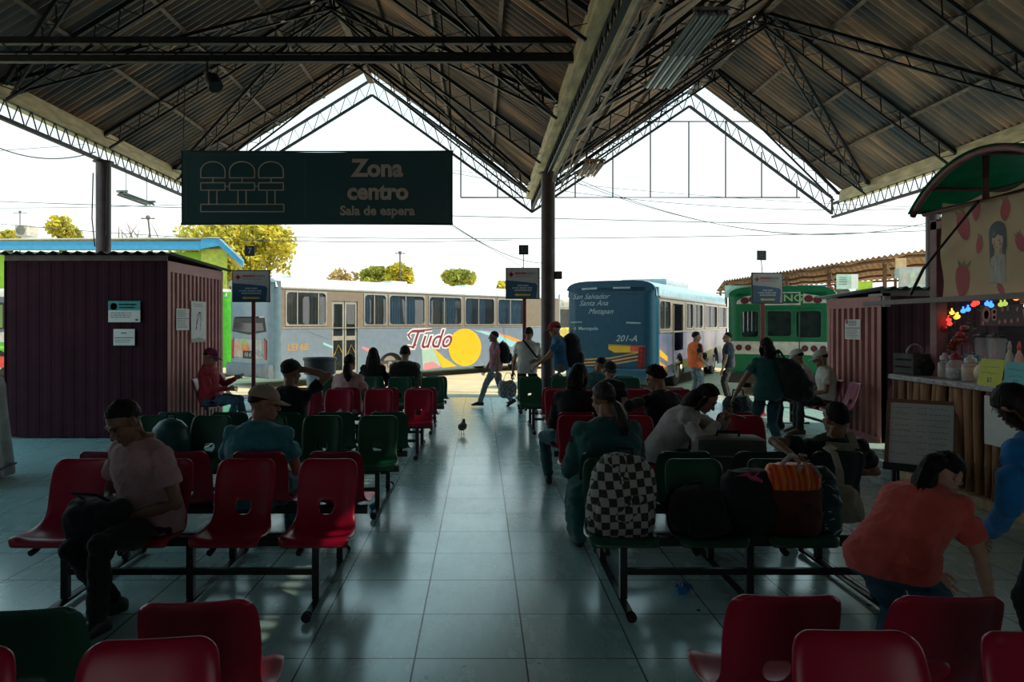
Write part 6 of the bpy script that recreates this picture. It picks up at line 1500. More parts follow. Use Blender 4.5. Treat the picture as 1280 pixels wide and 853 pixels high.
def door(root, x0, x1, z0, z1_, leaves=2, m=CHROME):
    w = (x1 - x0) / leaves
    for k in range(leaves):
        a = x0 + k * w; mb = MB()
        cut_panel(mb, a + .015, a + w - .015, z0, z1_, [(a + .07, a + w - .07, z0 + .10, z0 + (z1_ - z0) * .46), (a + .07, a + w - .07, z0 + (z1_ - z0) * .52, z1_ - .09)], lambda p, q, r_, s: ((p, .03, r_), (q, .06, s)))
        d = mb.build('door', m, root)
        MB().span((a + .06, .04, z0 + .09), (a + w - .06, .046, z1_ - .08)).build('pane', GLASS, d)
        MB().tube([(a + .09, .02, z0 + .55), (a + w * .5, .005, z0 + .85), (a + w - .09, .02, z0 + .62)], .012, 6).build('handle', mat('handle_yellow', (.6, .42, .03), .4), d)
door(bus1, S1(415), S1(447), .30, 2.45, 2, mat('door_silver', (.42, .40, .35), .35, metal=.4, var=.1))
mb = MB(); ZZ = lambda py, px: z1(px, py); U1, V1 = V((1, 0, 0)), V((0, 0, 1))
def sp_(pts, mi, lift=1): mb.prism([(S1(px), z1(px, py)) for px, py in pts], (0, 0, 0), U1, V1, .0025 * lift, mi)
ball = [(581 + 20.5 * cos(2 * pi * k / 30), 434.5 + 23.5 * sin(2 * pi * k / 30)) for k in range(30)]
PY, PO, PM, PR_, PS, PL = mat('paint_yellow', (.80, .47, .02), .35, var=.04), mat('paint_orange', (.75, .33, .06), .35, var=.05), mat('paint_mint', (.36, .52, .46), .35, var=.05), mat('paint_rose', (.60, .24, .28), .35, var=.05), mat('paint_sky', (.30, .58, .66), .35, var=.05), mat('paint_line', (.12, .15, .2), .35, var=0)
for nme, m_, lf, pts in (('painted_wedge', PM, 1, [(527, 436), (541, 434), (552, 459), (529, 463)]), ('painted_wedge', PR_, 1.2, [(529, 463), (530, 455), (541, 452), (552, 459)]), ('painted_wedge', PY, 1.4, [(541, 434), (556, 448), (571, 458), (553, 460)]), ('painted_ball', PY, 2, ball),
        ('painted_stripe', PS, 1, [(592, 413), (606, 414), (640, 422), (648, 425), (640, 434), (628, 431), (612, 420)]), ('painted_stripe', PO, 1.2, [(617, 415), (636, 420), (652, 426), (645, 428), (630, 422)]), ('painted_stripe', PR_, 1.3, [(606, 413), (620, 415), (634, 420), (620, 418)]),
        ('painted_stripe', PS, 1, [(404, 428), (416, 433), (416, 436), (404, 431)]), ('painted_stripe', PL, 1, [(385, 414), (410, 424), (410, 424.6), (385, 414.8)]), ('painted_stripe', PR_, 1, [(452, 433), (462, 436), (475, 443), (474, 447), (460, 440), (452, 436)])):
    mb = MB(); sp_(pts, 0, lf); mb.build(nme, m_, bus1)
def side_text(t, px, py, h_px, shear, mat_i, lift, of=0.0, sx=1.0):
    s = h_px / F * (A1.y + u1[1] * S1(px)); mb.text(t, s, (S1(px), -.002 * lift, z1(px, py)), U1, V1, .003, mat_i, 'CENTER', shear, of, sx)
mb = MB(); side_text('Tudo', 536.5, 425, 33, .42, 0, 1.0, .055, 1.05); side_text('Tudo', 536.5, 425, 33, .42, 1, 3.2, .004, 1.05); 
def swash(pts, mi, w, lift):
    q = [(S1(a), z1(a, b)) for a, b in pts]
    for (a, b), (c, d) in zip(q, q[1:]): mb.bar((a, -.003 * lift, b), (c, -.003 * lift, d), w, .003, (0, 1, 0), mi)
sw = [(513, 424), (510, 419), (515, 414), (524, 413.5), (540, 412)]; swash(sw, 0, .15, .9); swash(sw, 1, .055, 2.4)
sw = [(509, 433), (515, 434), (520, 431)]; swash(sw, 0, .14, .9); swash(sw, 1, .05, 2.4)
mb.build('lettering', [mat('letter_white', (.7, .68, .68), .4, var=0), mat('letter_maroon', (.20, .03, .07), .4, var=0), mat('letter_gold', (.45, .27, .08), .4, var=0)], bus1)
mb = MB(); side_text('LEI 6B', 372, 434.5, 12, .1, 0, 1, .006); mb.build('fleet_number', mat('letter_gold', (.40, .25, .10), .4, var=0), bus1)
mb = MB(); mb.span((0.3, -.02, WT1 + .06), (L1 - .3, .0, WT1 + .10)); mb.span((.3, -.012, SILL1 - .09), (L1 - .3, .0, SILL1 - .055)); mb.build('trim_strip', CHROME, bus1)
UR, VR = V((0, -1, 0)), V((0, 0, 1))
# rear: u measured from the left edge seen from behind (y = W) to the right
def rear_part(root, W, nm, polys, mats, lift=.004):
    mb = MB()
    for pts, mi, lf in polys: mb.prism(pts, (0, W, 0), UR, VR, lift * lf, mi)
    return mb.build(nm, mats, root)
f = rear_part(bus1, W1, 'rear_window', [([(.30, 1.56), (.40, 1.95), (W1 - .40, 1.95), (W1 - .30, 1.56), (W1 / 2, 1.47)], 0, 3)], [RUB])
rear_part(bus1, W1, 'rear_glass', [([(.38, 1.60), (.45, 1.80), (W1 - .45, 1.80), (W1 - .38, 1.60), (W1 / 2, 1.53)], 0, 5)], [mat('dark_glass', (.03, .035, .04), .08, var=0)])
blob = lambda cx, cz, rx, rz: ellipse(rx, rz, 18, cx, cz)
rear_part(bus1, W1, 'rear_graphics', [([(.3, .82), (W1 - .5, .82), (W1 - .55, 1.32), (.3, 1.36)], 4, 1), (blob(.55, 1.08, .22, .2), 0, 1.5), (blob(.95, 1.2, .2, .16), 1, 1.7), (blob(1.05, 1.02, .22, .18), 2, 2), (blob(.75, .92, .2, .1), 3, 2.2)] + [([(1.5 + .12 * k, 1.05), (1.54 + .12 * k, 1.05), (1.80 + .12 * k, .86), (1.74 + .12 * k, .86)], 5, 2) for k in range(3)], [mat('paint_peach', (.5, .26, .2), .35), mat('paint_leaf', (.30, .36, .10), .35), mat('paint_coral', (.62, .16, .06), .35), mat('paint_blush', (.5, .34, .3), .35), mat('paint_grey', (.34, .33, .32), .35), mat('paint_line', (.12, .15, .2), .35, var=0)])
rear_part(bus1, W1, 'tail_light', [([(W1 - .36, .78), (W1 - .27, .78), (W1 - .27, 1.3), (W1 - .40, 1.38)], 0, 5)], [TAIL]); rear_part(bus1, W1, 'tail_light', [([(.27, .78), (.36, .78), (.40, 1.38), (.27, 1.3)], 0, 5)], [TAIL])
lp = rear_part(bus1, W1, 'licence_plate', [(rrect(.62, .22, .02, 2, W1 / 2 + .0, .90), 0, 5)], [RUB]); mb = MB(); mb.text('AB 60', .17, (-.021, W1 / 2, .90), UR, VR, .002); mb.build('plate_text', PLATEW, lp)
mb = MB(); mb.rings([((.0, y, .46), V((.08, 0, 0)), V((0, 0, .19))) for y in (.05, .2, W1 - .2, W1 - .05)], 14, sq=4); mb.build('bumper', mat('bumper_blue', (.12, .15, .18), .5), bus1, 40)
for x in (1.2, 5.0, 8.5): MB().span((x, W1 / 2 - .3, H1 - .03), (x + .7, W1 / 2 + .3, H1 + .10), bevel=.04).build('roof_hatch', ROOF1, bus1)
# ---- blue rear bus
A2 = V((4.46, 18.5, -.15)); yaw2 = R(62); u2 = (cos(yaw2), sin(yaw2)); L2, W2, H2 = 10.5, 2.45, 2.92
S2 = lambda px: hit_side(A2, u2, px)
def z2(px, py): return EYE + .15 - (py - HY) / F * (A2.y + u2[1] * S2(px))
REAR2 = mat('bus_deep_blue', (.002, .065, .125), .4, var=.10); SIDE2 = mat('bus_side_blue', (.09, .14, .30), .32, var=.3, scale=1.2, coat=.3, col2=(.20, .17, .28)); BAND2 = mat('bus_band_cream', (.30, .26, .21), .35); ROOF2 = mat('bus_roof_blue', (.30, .47, .55), .35)
w2 = [(824, 838), (857, 866), (867, 878), (881, 896), (898, 913)]
hs = [(S2(a), S2(b), 1.62, 2.40) for a, b in w2] + [(S2(841), S2(854), .42, 2.34)]
bus2 = bus_frame('bus', 'bus with a deep blue rear lettered San Salvador, Santa Ana, Metapan and 201-A', A2, yaw2, L2, W2, H2, SIDE2, BAND2, ROOF2, 1.56, 2.40, .34, [2.6, 8.2], hs, [(1 + 1.5 * k, 2.2 + 1.5 * k, 1.62, 2.4) for k in range(6)], [], REAR2)
for a, b in w2: side_window(bus2, S2(a), S2(b), 1.62, 2.40, 0, CHROME, [.5], [(.05, .35, 1)])
for k in range(6): side_window(bus2, 1 + 1.5 * k, 2.2 + 1.5 * k, 1.62, 2.4, W2, RUB, [.5], None, far=True)
mb = MB(); mb.span((S2(841) + .02, .35, .45), (S2(854) - .02, .38, 2.32)); mb.build('doorway_shade_panel', mat('doorway_shade', (.008, .012, .016), .6), bus2)  # dark panel painted in for the shade inside the open doorway
mb = MB(); x = S2(841); mb.span((x - .03, -.04, .5), (x + .0, .0, 2.3)); mb.build('door', mat('door_silver', (.42, .40, .35), .35), bus2)
mb = MB(); mb.span((.3, -.03, 2.46), (L2 - .3, .0, 2.51)); mb.span((.3, -.02, 1.54), (L2 - .3, .0, 1.58)); mb.build('trim_strip', CHROME, bus2)
mb = MB(); 
def s2(pts, mi, lf=1): mb.prism(pts, (0, 0, 0), U1, V1, .003 * lf, mi)
s2([(.35, .95), (1.2, .75), (1.2, .9), (.35, 1.12)], 0); s2([(.35, .65), (1.2, .5), (1.2, .62), (.35, .80)], 1); s2([(3.0, .50), (6.0, .55), (7.5, .7), (7.5, .95), (5.5, .72), (3.0, .72)], 0); s2([(3.5, .42), (6.5, .45), (6.5, .55), (3.5, .5)], 3, 2)
s2([(4.2, .8), (6.2, .9), (6.2, 1.1), (4.2, 1.05)], 4)
mb.build('side_graphics', [mat('paint_yellow', (.80, .47, .02), .35, var=.04), mat('paint_orange', (.75, .33, .06), .35, var=.05), mat('paint_line', (.12, .15, .2), .35, var=0), mat('paint_turquoise', (.03, .45, .42), .35), mat('paint_violet', (.20, .13, .32), .35)], bus2)
mb = MB(); SX = W2 / 117.0
def r2(px, py): return ((px - 705) * SX * 1.0, EYE + .15 - (py - HY) / F * 19.0)
def rt(t, px, py, h, sh, of=0, sx=1.0, al='LEFT'):
    a, z = r2(px, py); MB().text(t, h / F * 19, (-.002, W2 - a, z), UR, VR, .003, 0, al, sh, of, sx).build('lettering', mat('letter_pale_blue', (.35, .48, .55), .4, var=0), bus2)
rt('San Salvador', 714, 370.5, 9.5, .45); rt('Santa Ana', 723, 379, 9.5, .45); rt('Metapan', 735, 389.5, 9.5, .45); rt('Marcopolo', 722, 411, 6.0, .1, .002); rt('201-A', 771, 423.5, 11.0, .35, .002)
a, z = r2(717.5, 411); mb = MB(); mb.ring_prism(ellipse(.035, .035, 14, a, z), ellipse(.02, .02, 14, a, z), (0, W2, 0), UR, VR, .003)
mb.build('emblem', mat('letter_pale_blue', (.35, .48, .55), .4, var=0), bus2)
Q = lambda *pp: [r2(*p) for p in pp]
rear_part(bus2, W2, 'rear_graphics', [(Q((762, 431), (808, 432), (809, 440), (770, 441), (762, 437)), 0, 1), (Q((790, 431.5), (809, 432.5), (809, 439), (790, 439.5)), 1, 1.4)] + [(Q((728, 450 + d), (765, 447 + d), (806, 438.5 + d * 1.1), (806, 440 + d * 1.1), (765, 449 + d), (728, 451.6 + d)), 2 if d != 4 else 3, 1.2) for d in (0, 4, 8)], [mat('paint_yellow', (.80, .47, .02), .35, var=.04), mat('paint_red_orange', (.6, .10, .05), .35), mat('paint_amber', (.5, .30, .10), .35), mat('paint_orange', (.75, .33, .06), .35, var=.05)])
rear_part(bus2, W2, 'tail_light', [(Q((801, 434), (810, 433), (808, 466), (798, 466)), 0, 3)], [mat('lamp_panel', (.12, .01, .015), .3)])
for k in range(5):
    a, z = r2(804 - k * .6, 438 + 6.2 * k); rear_part(bus2, W2, 'lamp', [(ellipse(.045, .045, 14, a, z), 0, 5)], [TAIL])
rear_part(bus2, W2, 'reflector_bar', [(Q((742 + 12 * k, 465.5), (753.5 + 12 * k, 465.5), (753.5 + 12 * k, 467.8), (742 + 12 * k, 467.8)), k % 2, 2) for k in range(5)], [mat('reflector_red', (.4, .05, .07), .35), SILV])
rear_part(bus2, W2, 'rear_lamp_strip', [(Q((727, 359.5), (747, 358.8), (747, 361.2), (727, 361.8)), 0, 2), (Q((768, 358.8), (790, 359.2), (790, 361.4), (768, 361)), 0, 2), (Q((785, 402.5), (803, 403.2), (803, 405), (785, 404.5)), 0, 2), (Q((712, 402.5), (727, 402), (727, 403.3), (712, 404)), 0, 2)], [mat('lamp_pale_blue', (.30, .42, .47), .3)])
mb = MB()
for z in (1.2, 2.55): mb.span((-.006, .30, z), (.0, W2 - .30, z + .012))
mb.span((-.006, .30, .5), (0, .312, 2.6)); mb.build('panel_seam', mat('seam_dark', (.004, .05, .09), .5, var=0), bus2)
mb = MB(); mb.rings([((-.02, y, .42), V((.10, 0, 0)), V((0, 0, .20))) for y in (.05, .2, W2 - .2, W2 - .05)], 14, sq=4); mb.build('bumper', mat('bumper_deep_blue', (.006, .07, .12), .4), bus2, 40)
mb = MB(); mb.span((3.2, .5, H2 - .05), (6.2, W2 - .5, H2 + .22), bevel=.1); mb.build('roof_unit', mat('roof_unit_grey', (.42, .47, .5), .4), bus2, 40)
# ---- green and white school-type bus (rear view)
GRB = mat('bus_green', (.004, .13, .05), .38, var=.08); WHB = mat('bus_white', (.50, .47, .43), .4); GR2 = mat('bus_lime', (.10, .26, .03), .4, var=.5, scale=3, col2=(.05, .30, .03))
A3 = V((8.50, 17.35, -.15)); W3, H3, L3 = 2.5, 2.72, 9.0
bus3 = bus_frame('bus', 'green and white bus seen from behind, between the blue bus and the right kiosk', A3, R(64), L3, W3, H3, GR2, GRB, WHB, 1.30, 2.25, .35, [2.4, 7.2], [(.6 + 1.2 * k, 1.6 + 1.2 * k, 1.5, 2.25) for k in range(6)], [(.6 + 1.2 * k, 1.6 + 1.2 * k, 1.5, 2.25) for k in range(6)], [(.32, .92, 1.42, 2.12), (1.02, 1.62, 1.42, 2.12) if False else (.98, 1.60, 1.45, 2.12), (1.74, 2.18, 1.42, 2.12)], GRB, rr=.22)
for k in range(6): side_window(bus3, .6 + 1.2 * k, 1.6 + 1.2 * k, 1.5, 2.25, 0, CHROME, None, None); side_window(bus3, .6 + 1.2 * k, 1.6 + 1.2 * k, 1.5, 2.25, W3, CHROME, None, None, far=True)
def rear_win(root, W, y0, y1, z0, z1_):
    mb = MB(); mb.ring_prism(rrect(y1 - y0 + .05, z1_ - z0 + .05, .01, 4), rrect(y1 - y0 - .06, z1_ - z0 - .06, .07, 4), (.03, (y0 + y1) / 2, (z0 + z1_) / 2), UR, VR, .05); f = mb.build('rear_window', mat('green_rubber', (.01, .10, .045), .5), root)
    MB().span((.02, y0, z0), (.026, y1, z1_)).build('pane', GLASS, f)
for a in ((.32, .92, 1.42, 2.12), (.98, 1.60, 1.45, 2.12), (1.74, 2.18, 1.42, 2.12)): rear_win(bus3, W3, *a)
rear_part(bus3, W3, 'white_band', [([(.10, 1.02), (W3 - .10, 1.02), (W3 - .10, 1.34), (.10, 1.34)], 0, 1)], [WHB])
mb = MB()
for a in (.28, .50, W3 - .30, W3 - .50, W3 - .70):
    mb = MB(); mb.prism(ellipse(.075, .075, 16, a, 1.18), (0, W3, 0), UR, VR, .02, 0)
    mb.prism(ellipse(.05, .05, 14, a, 1.18), (0, W3, 0), UR, VR, .026, 1)
    mb.build('round_lamp', [RUB, mat('lamp_dark_red', (.12, .02, .025), .3)], bus3)
rear_part(bus3, W3, 'warning_lamp_panel', [([(.22, 2.28), (.74, 2.28), (.74, 2.52), (.40, 2.46), (.24, 2.36)], 0, 2), (ellipse(.1, .085, 16, .42, 2.36), 1, 5), (ellipse(.1, .085, 16, .62, 2.39), 1, 5)], [WHB, mat('lamp_dark_red', (.12, .02, .025), .3)])
rear_part(bus3, W3, 'warning_lamp_panel', [([(W3 - .22, 2.28), (W3 - .74, 2.28), (W3 - .74, 2.52), (W3 - .40, 2.46), (W3 - .24, 2.36)], 0, 2), (ellipse(.1, .085, 16, W3 - .42, 2.36), 1, 5), (ellipse(.1, .085, 16, W3 - .62, 2.39), 1, 5)], [WHB, mat('lamp_dark_red', (.12, .02, .025), .3)])
f = rear_part(bus3, W3, 'destination_sign', [([(.80, 2.24), (W3 - .80, 2.24), (W3 - .80, 2.56), (.80, 2.56)], 0, 3), ([(.83, 2.28), (W3 - .83, 2.28), (W3 - .83, 2.53), (.83, 2.53)], 1, 4)], [WHB, mat('sign_dark_green', (.012, .05, .04), .4)])
mb = MB(); mb.text('ING', .24, (-.017, W3 - 1.50, 2.405), UR, VR, .003, 0, 'CENTER', 0, .004, 1.25); mb.build('sign_text', mat('letter_lime', (.25, .45, .18), .4, var=0), f)
rear_part(bus3, W3, 'emergency_door', [([(.94, .4), (.96, .4), (.96, 2.2), (.94, 2.2)], 0, 1.5), ([(1.66, .4), (1.69, .4), (1.69, 2.2), (1.66, 2.2)], 0, 1.5)], [mat('green_rubber', (.01, .10, .045), .5)])
mb = MB(); mb.span((-.12, .02, .30), (.0, W3 - .02, .55), bevel=.03); mb.build('bumper', RUB, bus3)
# ---- green-white bus glimpsed beyond the left kiosk
GLM = mat('bus_bright_green', (.08, .42, .04), .4, var=.5, scale=.9, col2=(.42, .50, .42)); 
A4 = V((-18.2, 23.6, -.15)); L4 = 10.05
bus4 = bus_frame('bus', 'white and bright green bus mostly hidden behind the left kiosk', A4, 0, L4, 2.45, 2.95, mat('bus_bright_green2', (.07, .40, .03), .4, var=.15), mat('bus_dusk_blue', (.10, .13, .18), .4), WHB, 1.45, 2.55, .35, [2.4, 7.6], [(.6 + 1.5 * k, 1.8 + 1.5 * k, 1.62, 2.45) for k in range(6)], [(.6 + 1.5 * k, 1.8 + 1.5 * k, 1.62, 2.45) for k in range(6)], [], WHB)
for k in range(6): side_window(bus4, .6 + 1.5 * k, 1.8 + 1.5 * k, 1.62, 2.45, 0, RUB, [.5], None)
mb = MB(); mb.prism([(.3, 1.18), (L4 - .3, 1.18), (L4 - .3, 1.5), (.3, 1.5)], (0, 0, 0), U1, V1, .003, 0); mb.prism([(.4, .36), (3.6, .36), (4.6, .62), (2.6, .72), (1.0, .70), (.4, .55)], (0, 0, 0), U1, V1, .003, 1); mb.prism([(.3, 1.06), (6, 1.06), (9.6, .86), (9.6, .80), (6, .95), (.3, .98)], (0, 0, 0), U1, V1, .004, 2)
mb.build('side_graphics', [WHB, mat('paint_scarlet', (.6, .05, .03), .4), mat('paint_lime', (.25, .6, .03), .4)], bus4)
# ------------------------------------------------------------------ house, market, trees, wires
LIME = mat('wall_lime', (.30, .55, .04), .8, var=.08); SKYB = mat('fascia_blue', (.05, .33, .60), .6, var=.08); WROOF = mat('roof_white', (.62, .58, .52), .8, var=.15); EAVE = mat('eave_pale', (.55, .62, .30), .8)
hx0, hx1, hy, zf = -24.0, gx(251, 30), 30.0, EYE + (HY - 312) / F * 30
root = empty('house', ((hx0 + hx1) / 2, hy + 3, -.15)); tag(root, 'lime green building with bright blue roof edge beyond the left kiosk', 'building')
ox, oy, oz = root.location; Lc = lambda x, y, z: (x - ox, y - oy, z - oz)
k6 = -.345 * 6
mb = MB(); mb.prism([(hx0 - ox, .6 + hy - oy), (hx1 - ox, .6 + hy - oy), (hx1 - ox + k6, hy + 6 - oy), (hx0 - ox, hy + 6 - oy)], (0, 0, -.15 - oz), (1, 0, 0), (0, 1, 0), zf + .1); mb.build('walls', LIME, root)
mb = MB(); mb.span(Lc(hx0, hy, zf), Lc(hx1, hy + .1, zf + .34)); g2 = gx(304, 30); xr = hx1 + .75; mb.build('fascia', SKYB, root)
mb = MB(); mb.prism([(hx1 - ox, zf - oz + .02), (hx1 - ox, zf - oz + .42), (xr - ox, zf - oz + .50), (g2 - ox, zf - oz - .42), (g2 - ox, zf - oz - .72), (xr - ox, zf - oz + .16)], (0, .1 + hy - oy, 0), (1, 0, 0), (0, 0, 1), .12); mb.build('gable_fascia', SKYB, root)
def slab(P4, t, nm, m):
    q = [V(Lc(*p)) for p in P4]; mb = MB(); mb.add(q + [p - V((0, 0, t)) for p in q], [(0, 1, 2, 3), (7, 6, 5, 4), (0, 4, 5, 1), (1, 5, 6, 2), (2, 6, 7, 3), (3, 7, 4, 0)]); return mb.build(nm, m, root)
slab([(hx0, hy - .05, zf + .42), (xr, hy - .05, zf + .50), (xr + k6, hy + 6.2, zf + .62), (hx0, hy + 6.2, zf + .62)], .05, 'roof', WROOF)
slab([(xr, hy - .05, zf + .50), (g2, hy - .05, zf - .44), (g2 + k6, hy + 6.2, zf - .44), (xr + k6, hy + 6.2, zf + .6)], .05, 'roof', WROOF)
e0 = gx(281, 30)
mb = MB(); mb.prism([(hx1 - .1 - ox, .3 + hy - oy), (e0 - ox, .3 + hy - oy), (e0 - ox + k6, hy + 6 - oy), (hx1 - .1 - ox + k6, hy + 6 - oy)], (0, 0, -.15 - oz), (1, 0, 0), (0, 1, 0), zf + .2); mb.build('side_wall', mat('wall_yellow_green', (.50, .55, .08), .8), root)
for x in (-21, -18.4, -15.2, -13): MB().span(Lc(x - .5, hy + .5, 2.1), Lc(x + .5, hy + .62, 3.5)).build('window', mat('window_dark', (.05, .06, .05), .3), root)
mb = MB(); mb.span(Lc(gx(36, 33), 32, zf + .8), Lc(gx(36, 33) + .55, 32.8, zf + 1.3), bevel=.05); u_ = mb.build('air_conditioner', mat('ac_pale', (.45, .42, .36), .6), root); mb = MB(); mb.lathe([(.2, 0), (.2, .03), (.05, .04)], 16, (0, 0, 0)); o = mb.build('fan_grille', mat('ac_dark', (.15, .14, .12), .6), u_, False, Lc(gx(36, 33) + .27, 31.99, zf + 1.05), (pi / 2, 0, 0))
# rubble and poles on the roof line
POLE = mat('pole_grey', (.13, .12, .11), .8)
for (px, y0, y1, Y, r_, lab) in ((205, 285, 210 + 62, 38, .05, 'thin leaning mast on the green building'), (25, 300, 265, 38, .03, 'thin pole at the far left above the roof'), (500, 352, 316, 48, .05, 'distant lamp pole above the Tudo bus')):
    a = at(px, y0 + 20, Y); a.z = -.15; b = at(px + (-20 if px == 205 else 0), y1, Y)
    root = MB().tube([a, b], r_, 6).build('pole', POLE, None); tag(root, lab, 'pole'); mb = MB(); mb.tube([b - V((.35, 0, .05)), b + V((.35, 0, -.05))], r_ * .8, 6); mb.ball(b, r_ * 2.5, 8, 6); mb.build('crossarm', POLE, root)
root = empty('dead_branches', at(183, 294, 33)); tag(root, 'tangle of dry branches on the roof of the green building', 'branches'); r = random.Random(8)
mb = MB()
for k in range(16):
    a = V((r.uniform(-1.2, .8), r.uniform(-.3, .3), -.5)); b = a + V((r.uniform(-.9, 1.2), 0, r.uniform(.2, 1.1))); mb.tube([a, a.lerp(b, .5) + V((0, 0, .08)), b], [.035, .025, .008], 5)
mb.build('twigs', mat('dry_wood', (.20, .14, .10), .9), root)
# trees
def leafmat(nme, c, c2): return mat(nme, c, .6, var=.35, scale=1.2, col2=c2, transl=.35)
LY = leafmat('leaf_yellow', (.42, .40, .05), (.62, .52, .06)); LO = leafmat('leaf_olive', (.20, .24, .04), (.42, .40, .06)); LOO = leafmat('leaf_bronze', (.40, .26, .10), (.5, .36, .14)); BARK = mat('bark', (.10, .075, .055), .9, var=.3, bump=.6)
def tree(label, x, y, ztop, zcr, rad, n, lm, seed, leaf=.22, blobs=9, droop=.0):
    root = empty('tree', (x, y, -.15)); tag(root, label, 'tree', None); r = random.Random(seed); H = ztop + .15; zc = zcr + .15
    mb = MB(); tips = []
    mb.tube([(0, 0, 0), (.1, 0, zc * .5), (0, 0, zc)], [.30, .22, .16], 10)
    for k in range(blobs):
        a = 2 * pi * k / blobs + r.uniform(-.3, .3); rr = rad * r.uniform(.25, .72); z = zc + (H - zc) * r.uniform(.12, .78); p = V((cos(a) * rr, sin(a) * rr * .8, z)); tips.append((p, rad * r.uniform(.36, .5), (H - zc) * r.uniform(.22, .34)))
        mb.tube([(0, 0, zc * .8), V((0, 0, zc)).lerp(p, .5) + V((0, 0, .2)), p], [.12, .07, .02], 6)
    tips.append((V((0, 0, H - (H - zc) * .3)), rad * .5, (H - zc) * .3))
    mb.build('trunk', BARK, root, True)
    mb = MB()
    for k in range(n):
        c, rx, rz = r.choice(tips); d = V((r.gauss(0, 1), r.gauss(0, 1), r.gauss(0, 1))).normalized() * r.uniform(.55, 1.05); p = c + V((d.x * rx, d.y * rx, d.z * rz - droop * r.random() * abs(d.x))); 
        if p.z > H: p.z = H - r.random() * .2
        e = V((r.gauss(0, 1), r.gauss(0, 1), r.gauss(0, 1))).normalized(); f_ = e.cross(V((r.gauss(0, 1), r.gauss(0, 1), r.gauss(0, 1)))).normalized(); s = leaf * r.uniform(.6, 1.3)
        mb.add([p - e * s, p + f_ * s * .5, p + e * s, p - f_ * s * .5], [(0, 1, 2, 3)])
    mb.build('foliage', lm, root)
    return root
def tpx(label, px, ytop, ybase, Y, wpx, n, lm, seed, leaf=.22, **k):
    p = at(px, ytop, Y); q = at(px, ybase, Y); return tree(label, p.x, Y, p.z, q.z, wpx / 2 / F * Y, n, lm, seed, leaf, **k)
tpx('large yellow-leaved tree between the green building and the Tudo bus', 296, 268, 352, 40, 150, 12000, LY, 1, .16, blobs=18, droop=.8)
tpx('small sunlit tree above the roof of the green building at the far left', 78, 270, 302, 48, 46, 1600, LY, 2, .17)
tpx('low yellow-green tree at the left edge beyond the green building', 12, 287, 310, 48, 40, 1400, LY, 3, .17)
tpx('bronze-leaved sparse tree above the left part of the Tudo bus roof', 428, 335, 362, 52, 40, 260, LOO, 4, .2)
tpx('round olive tree above the Tudo bus, left of the yellow one', 470, 334, 366, 52, 60, 4000, LO, 5, .15)
tpx('bright yellow tree above the Tudo bus, touching the olive tree', 499, 329, 366, 50, 36, 3000, LY, 6, .15)
tpx('round olive-yellow tree above the middle windows of the Tudo bus', 574, 336, 366, 50, 58, 4000, LO, 7, .15)
tpx('low bush of yellow leaves just left of the central column signboard', 629, 351, 366, 50, 20, 400, LY, 8, .2)
# market roof on the right
RUST = mat('market_rust', (.30, .17, .085), .7, var=.45, scale=2, stretch=(1, 4, 1)); 
root = empty('market_shed', (17.5, 30, -.15)); tag(root, 'open market shed with a long rusty corrugated roof behind the right kiosk', 'shed')
def Lm(p): return V(p) - V((17.5, 30, -.15))
c = [at(905, 351, 34), at(1000, 336, 29), at(1180, 309, 22.5)]
far = [V((15.2, 47, 3.7)), V((20, 45, 4.0)), V((25, 38, 4.2))]
mb = MB()
def mk(u, v):
    a = c[0].lerp(c[1], u * 2) if u < .5 else c[1].lerp(c[2], u * 2 - 1); b = far[0].lerp(far[1], u * 2) if u < .5 else far[1].lerp(far[2], u * 2 - 1)
    return Lm(a.lerp(b, v)) + V((0, 0, .035 * sin(u * 330)))
mb.grid(mk, 420, 3); mb.add([q - V((0, 0, .01)) for q in mb.v], list(mb.f), None, 0, True); mb.build('roof_sheet', RUST, root)
for v in (.02, .3, .6, .95):
    mb = MB(); mb.tube([mk(u / 20, v) - V((0, 0, .14)) for u in range(21)], .06, 6); mb.build('purlin', WOODD, root)
for u in (.02, .22, .42, .62, .82, .98):
    for v in (.06, .8):
        p = mk(u, v); MB().tube([(p.x, p.y, 0), (p.x, p.y, p.z - .1)], .07, 8).build('post', WOODD, root)
    mb = MB(); a, b = mk(u, .02) - V((0, 0, .2)), mk(u, .95) - V((0, 0, .2)); mb.tube([a, b], .05, 6); mb.build('rafter', WOODD, root)
def hsign(nme, label, x0, x1, y0, y1, Y, m, d=None, mats=None):
    a = at(x0, y1, Y); w = (x1 - x0) / F * Y; h = (y1 - y0) / F * Y; return flat(nme, label, 'sign', a, ux, uz, w, h, m, d or (lambda *q: None), mats or [INK], .04)
def dg(mb, pr, w, h, n): pr([(0, 0), (w * .68, 0), (w * .68, h), (0, h)], 0); lines(pr, w * .1, w * .6, [h * .75, h * .6, h * .45, h * .3], h * .05, 1, 3)
hsign('market_sign', 'white and pale green sign hanging under the market roof', 1045.5, 1072, 343, 361.5, 24, PAPER, dg, [mat('sign_pale_green', (.35, .50, .42), .6), PAPER])
def dblue(mb, pr, w, h, n): mb.text('JOSE', h * .55, n + V((w * .58, 0, h * .62)), ux, uz, .01, 0, 'CENTER'); lines(pr, w * .35, w * .8, [h * .12], h * .1, 0, 3)
hsign('market_sign', 'dark blue sign with white letters under the market roof', 996, 1032, 356.5, 369, 26, mat('sign_navy', (.02, .07, .17), .6), dblue, [PAPER])
hsign('market_sign', 'lime yellow panel beside the pale green market sign', 1070, 1090, 352, 372, 25, mat('panel_lime', (.42, .58, .03), .7))
hsign('market_sign', 'pale teal panel under the far left end of the market roof', 906, 936, 357, 372, 33, mat('panel_pale_teal', (.22, .38, .33), .7))
hsign('market_sign', 'salmon panel just right of the tilted arrow sign', 979, 992, 358, 372, 28, mat('panel_salmon', (.5, .2, .12), .7))
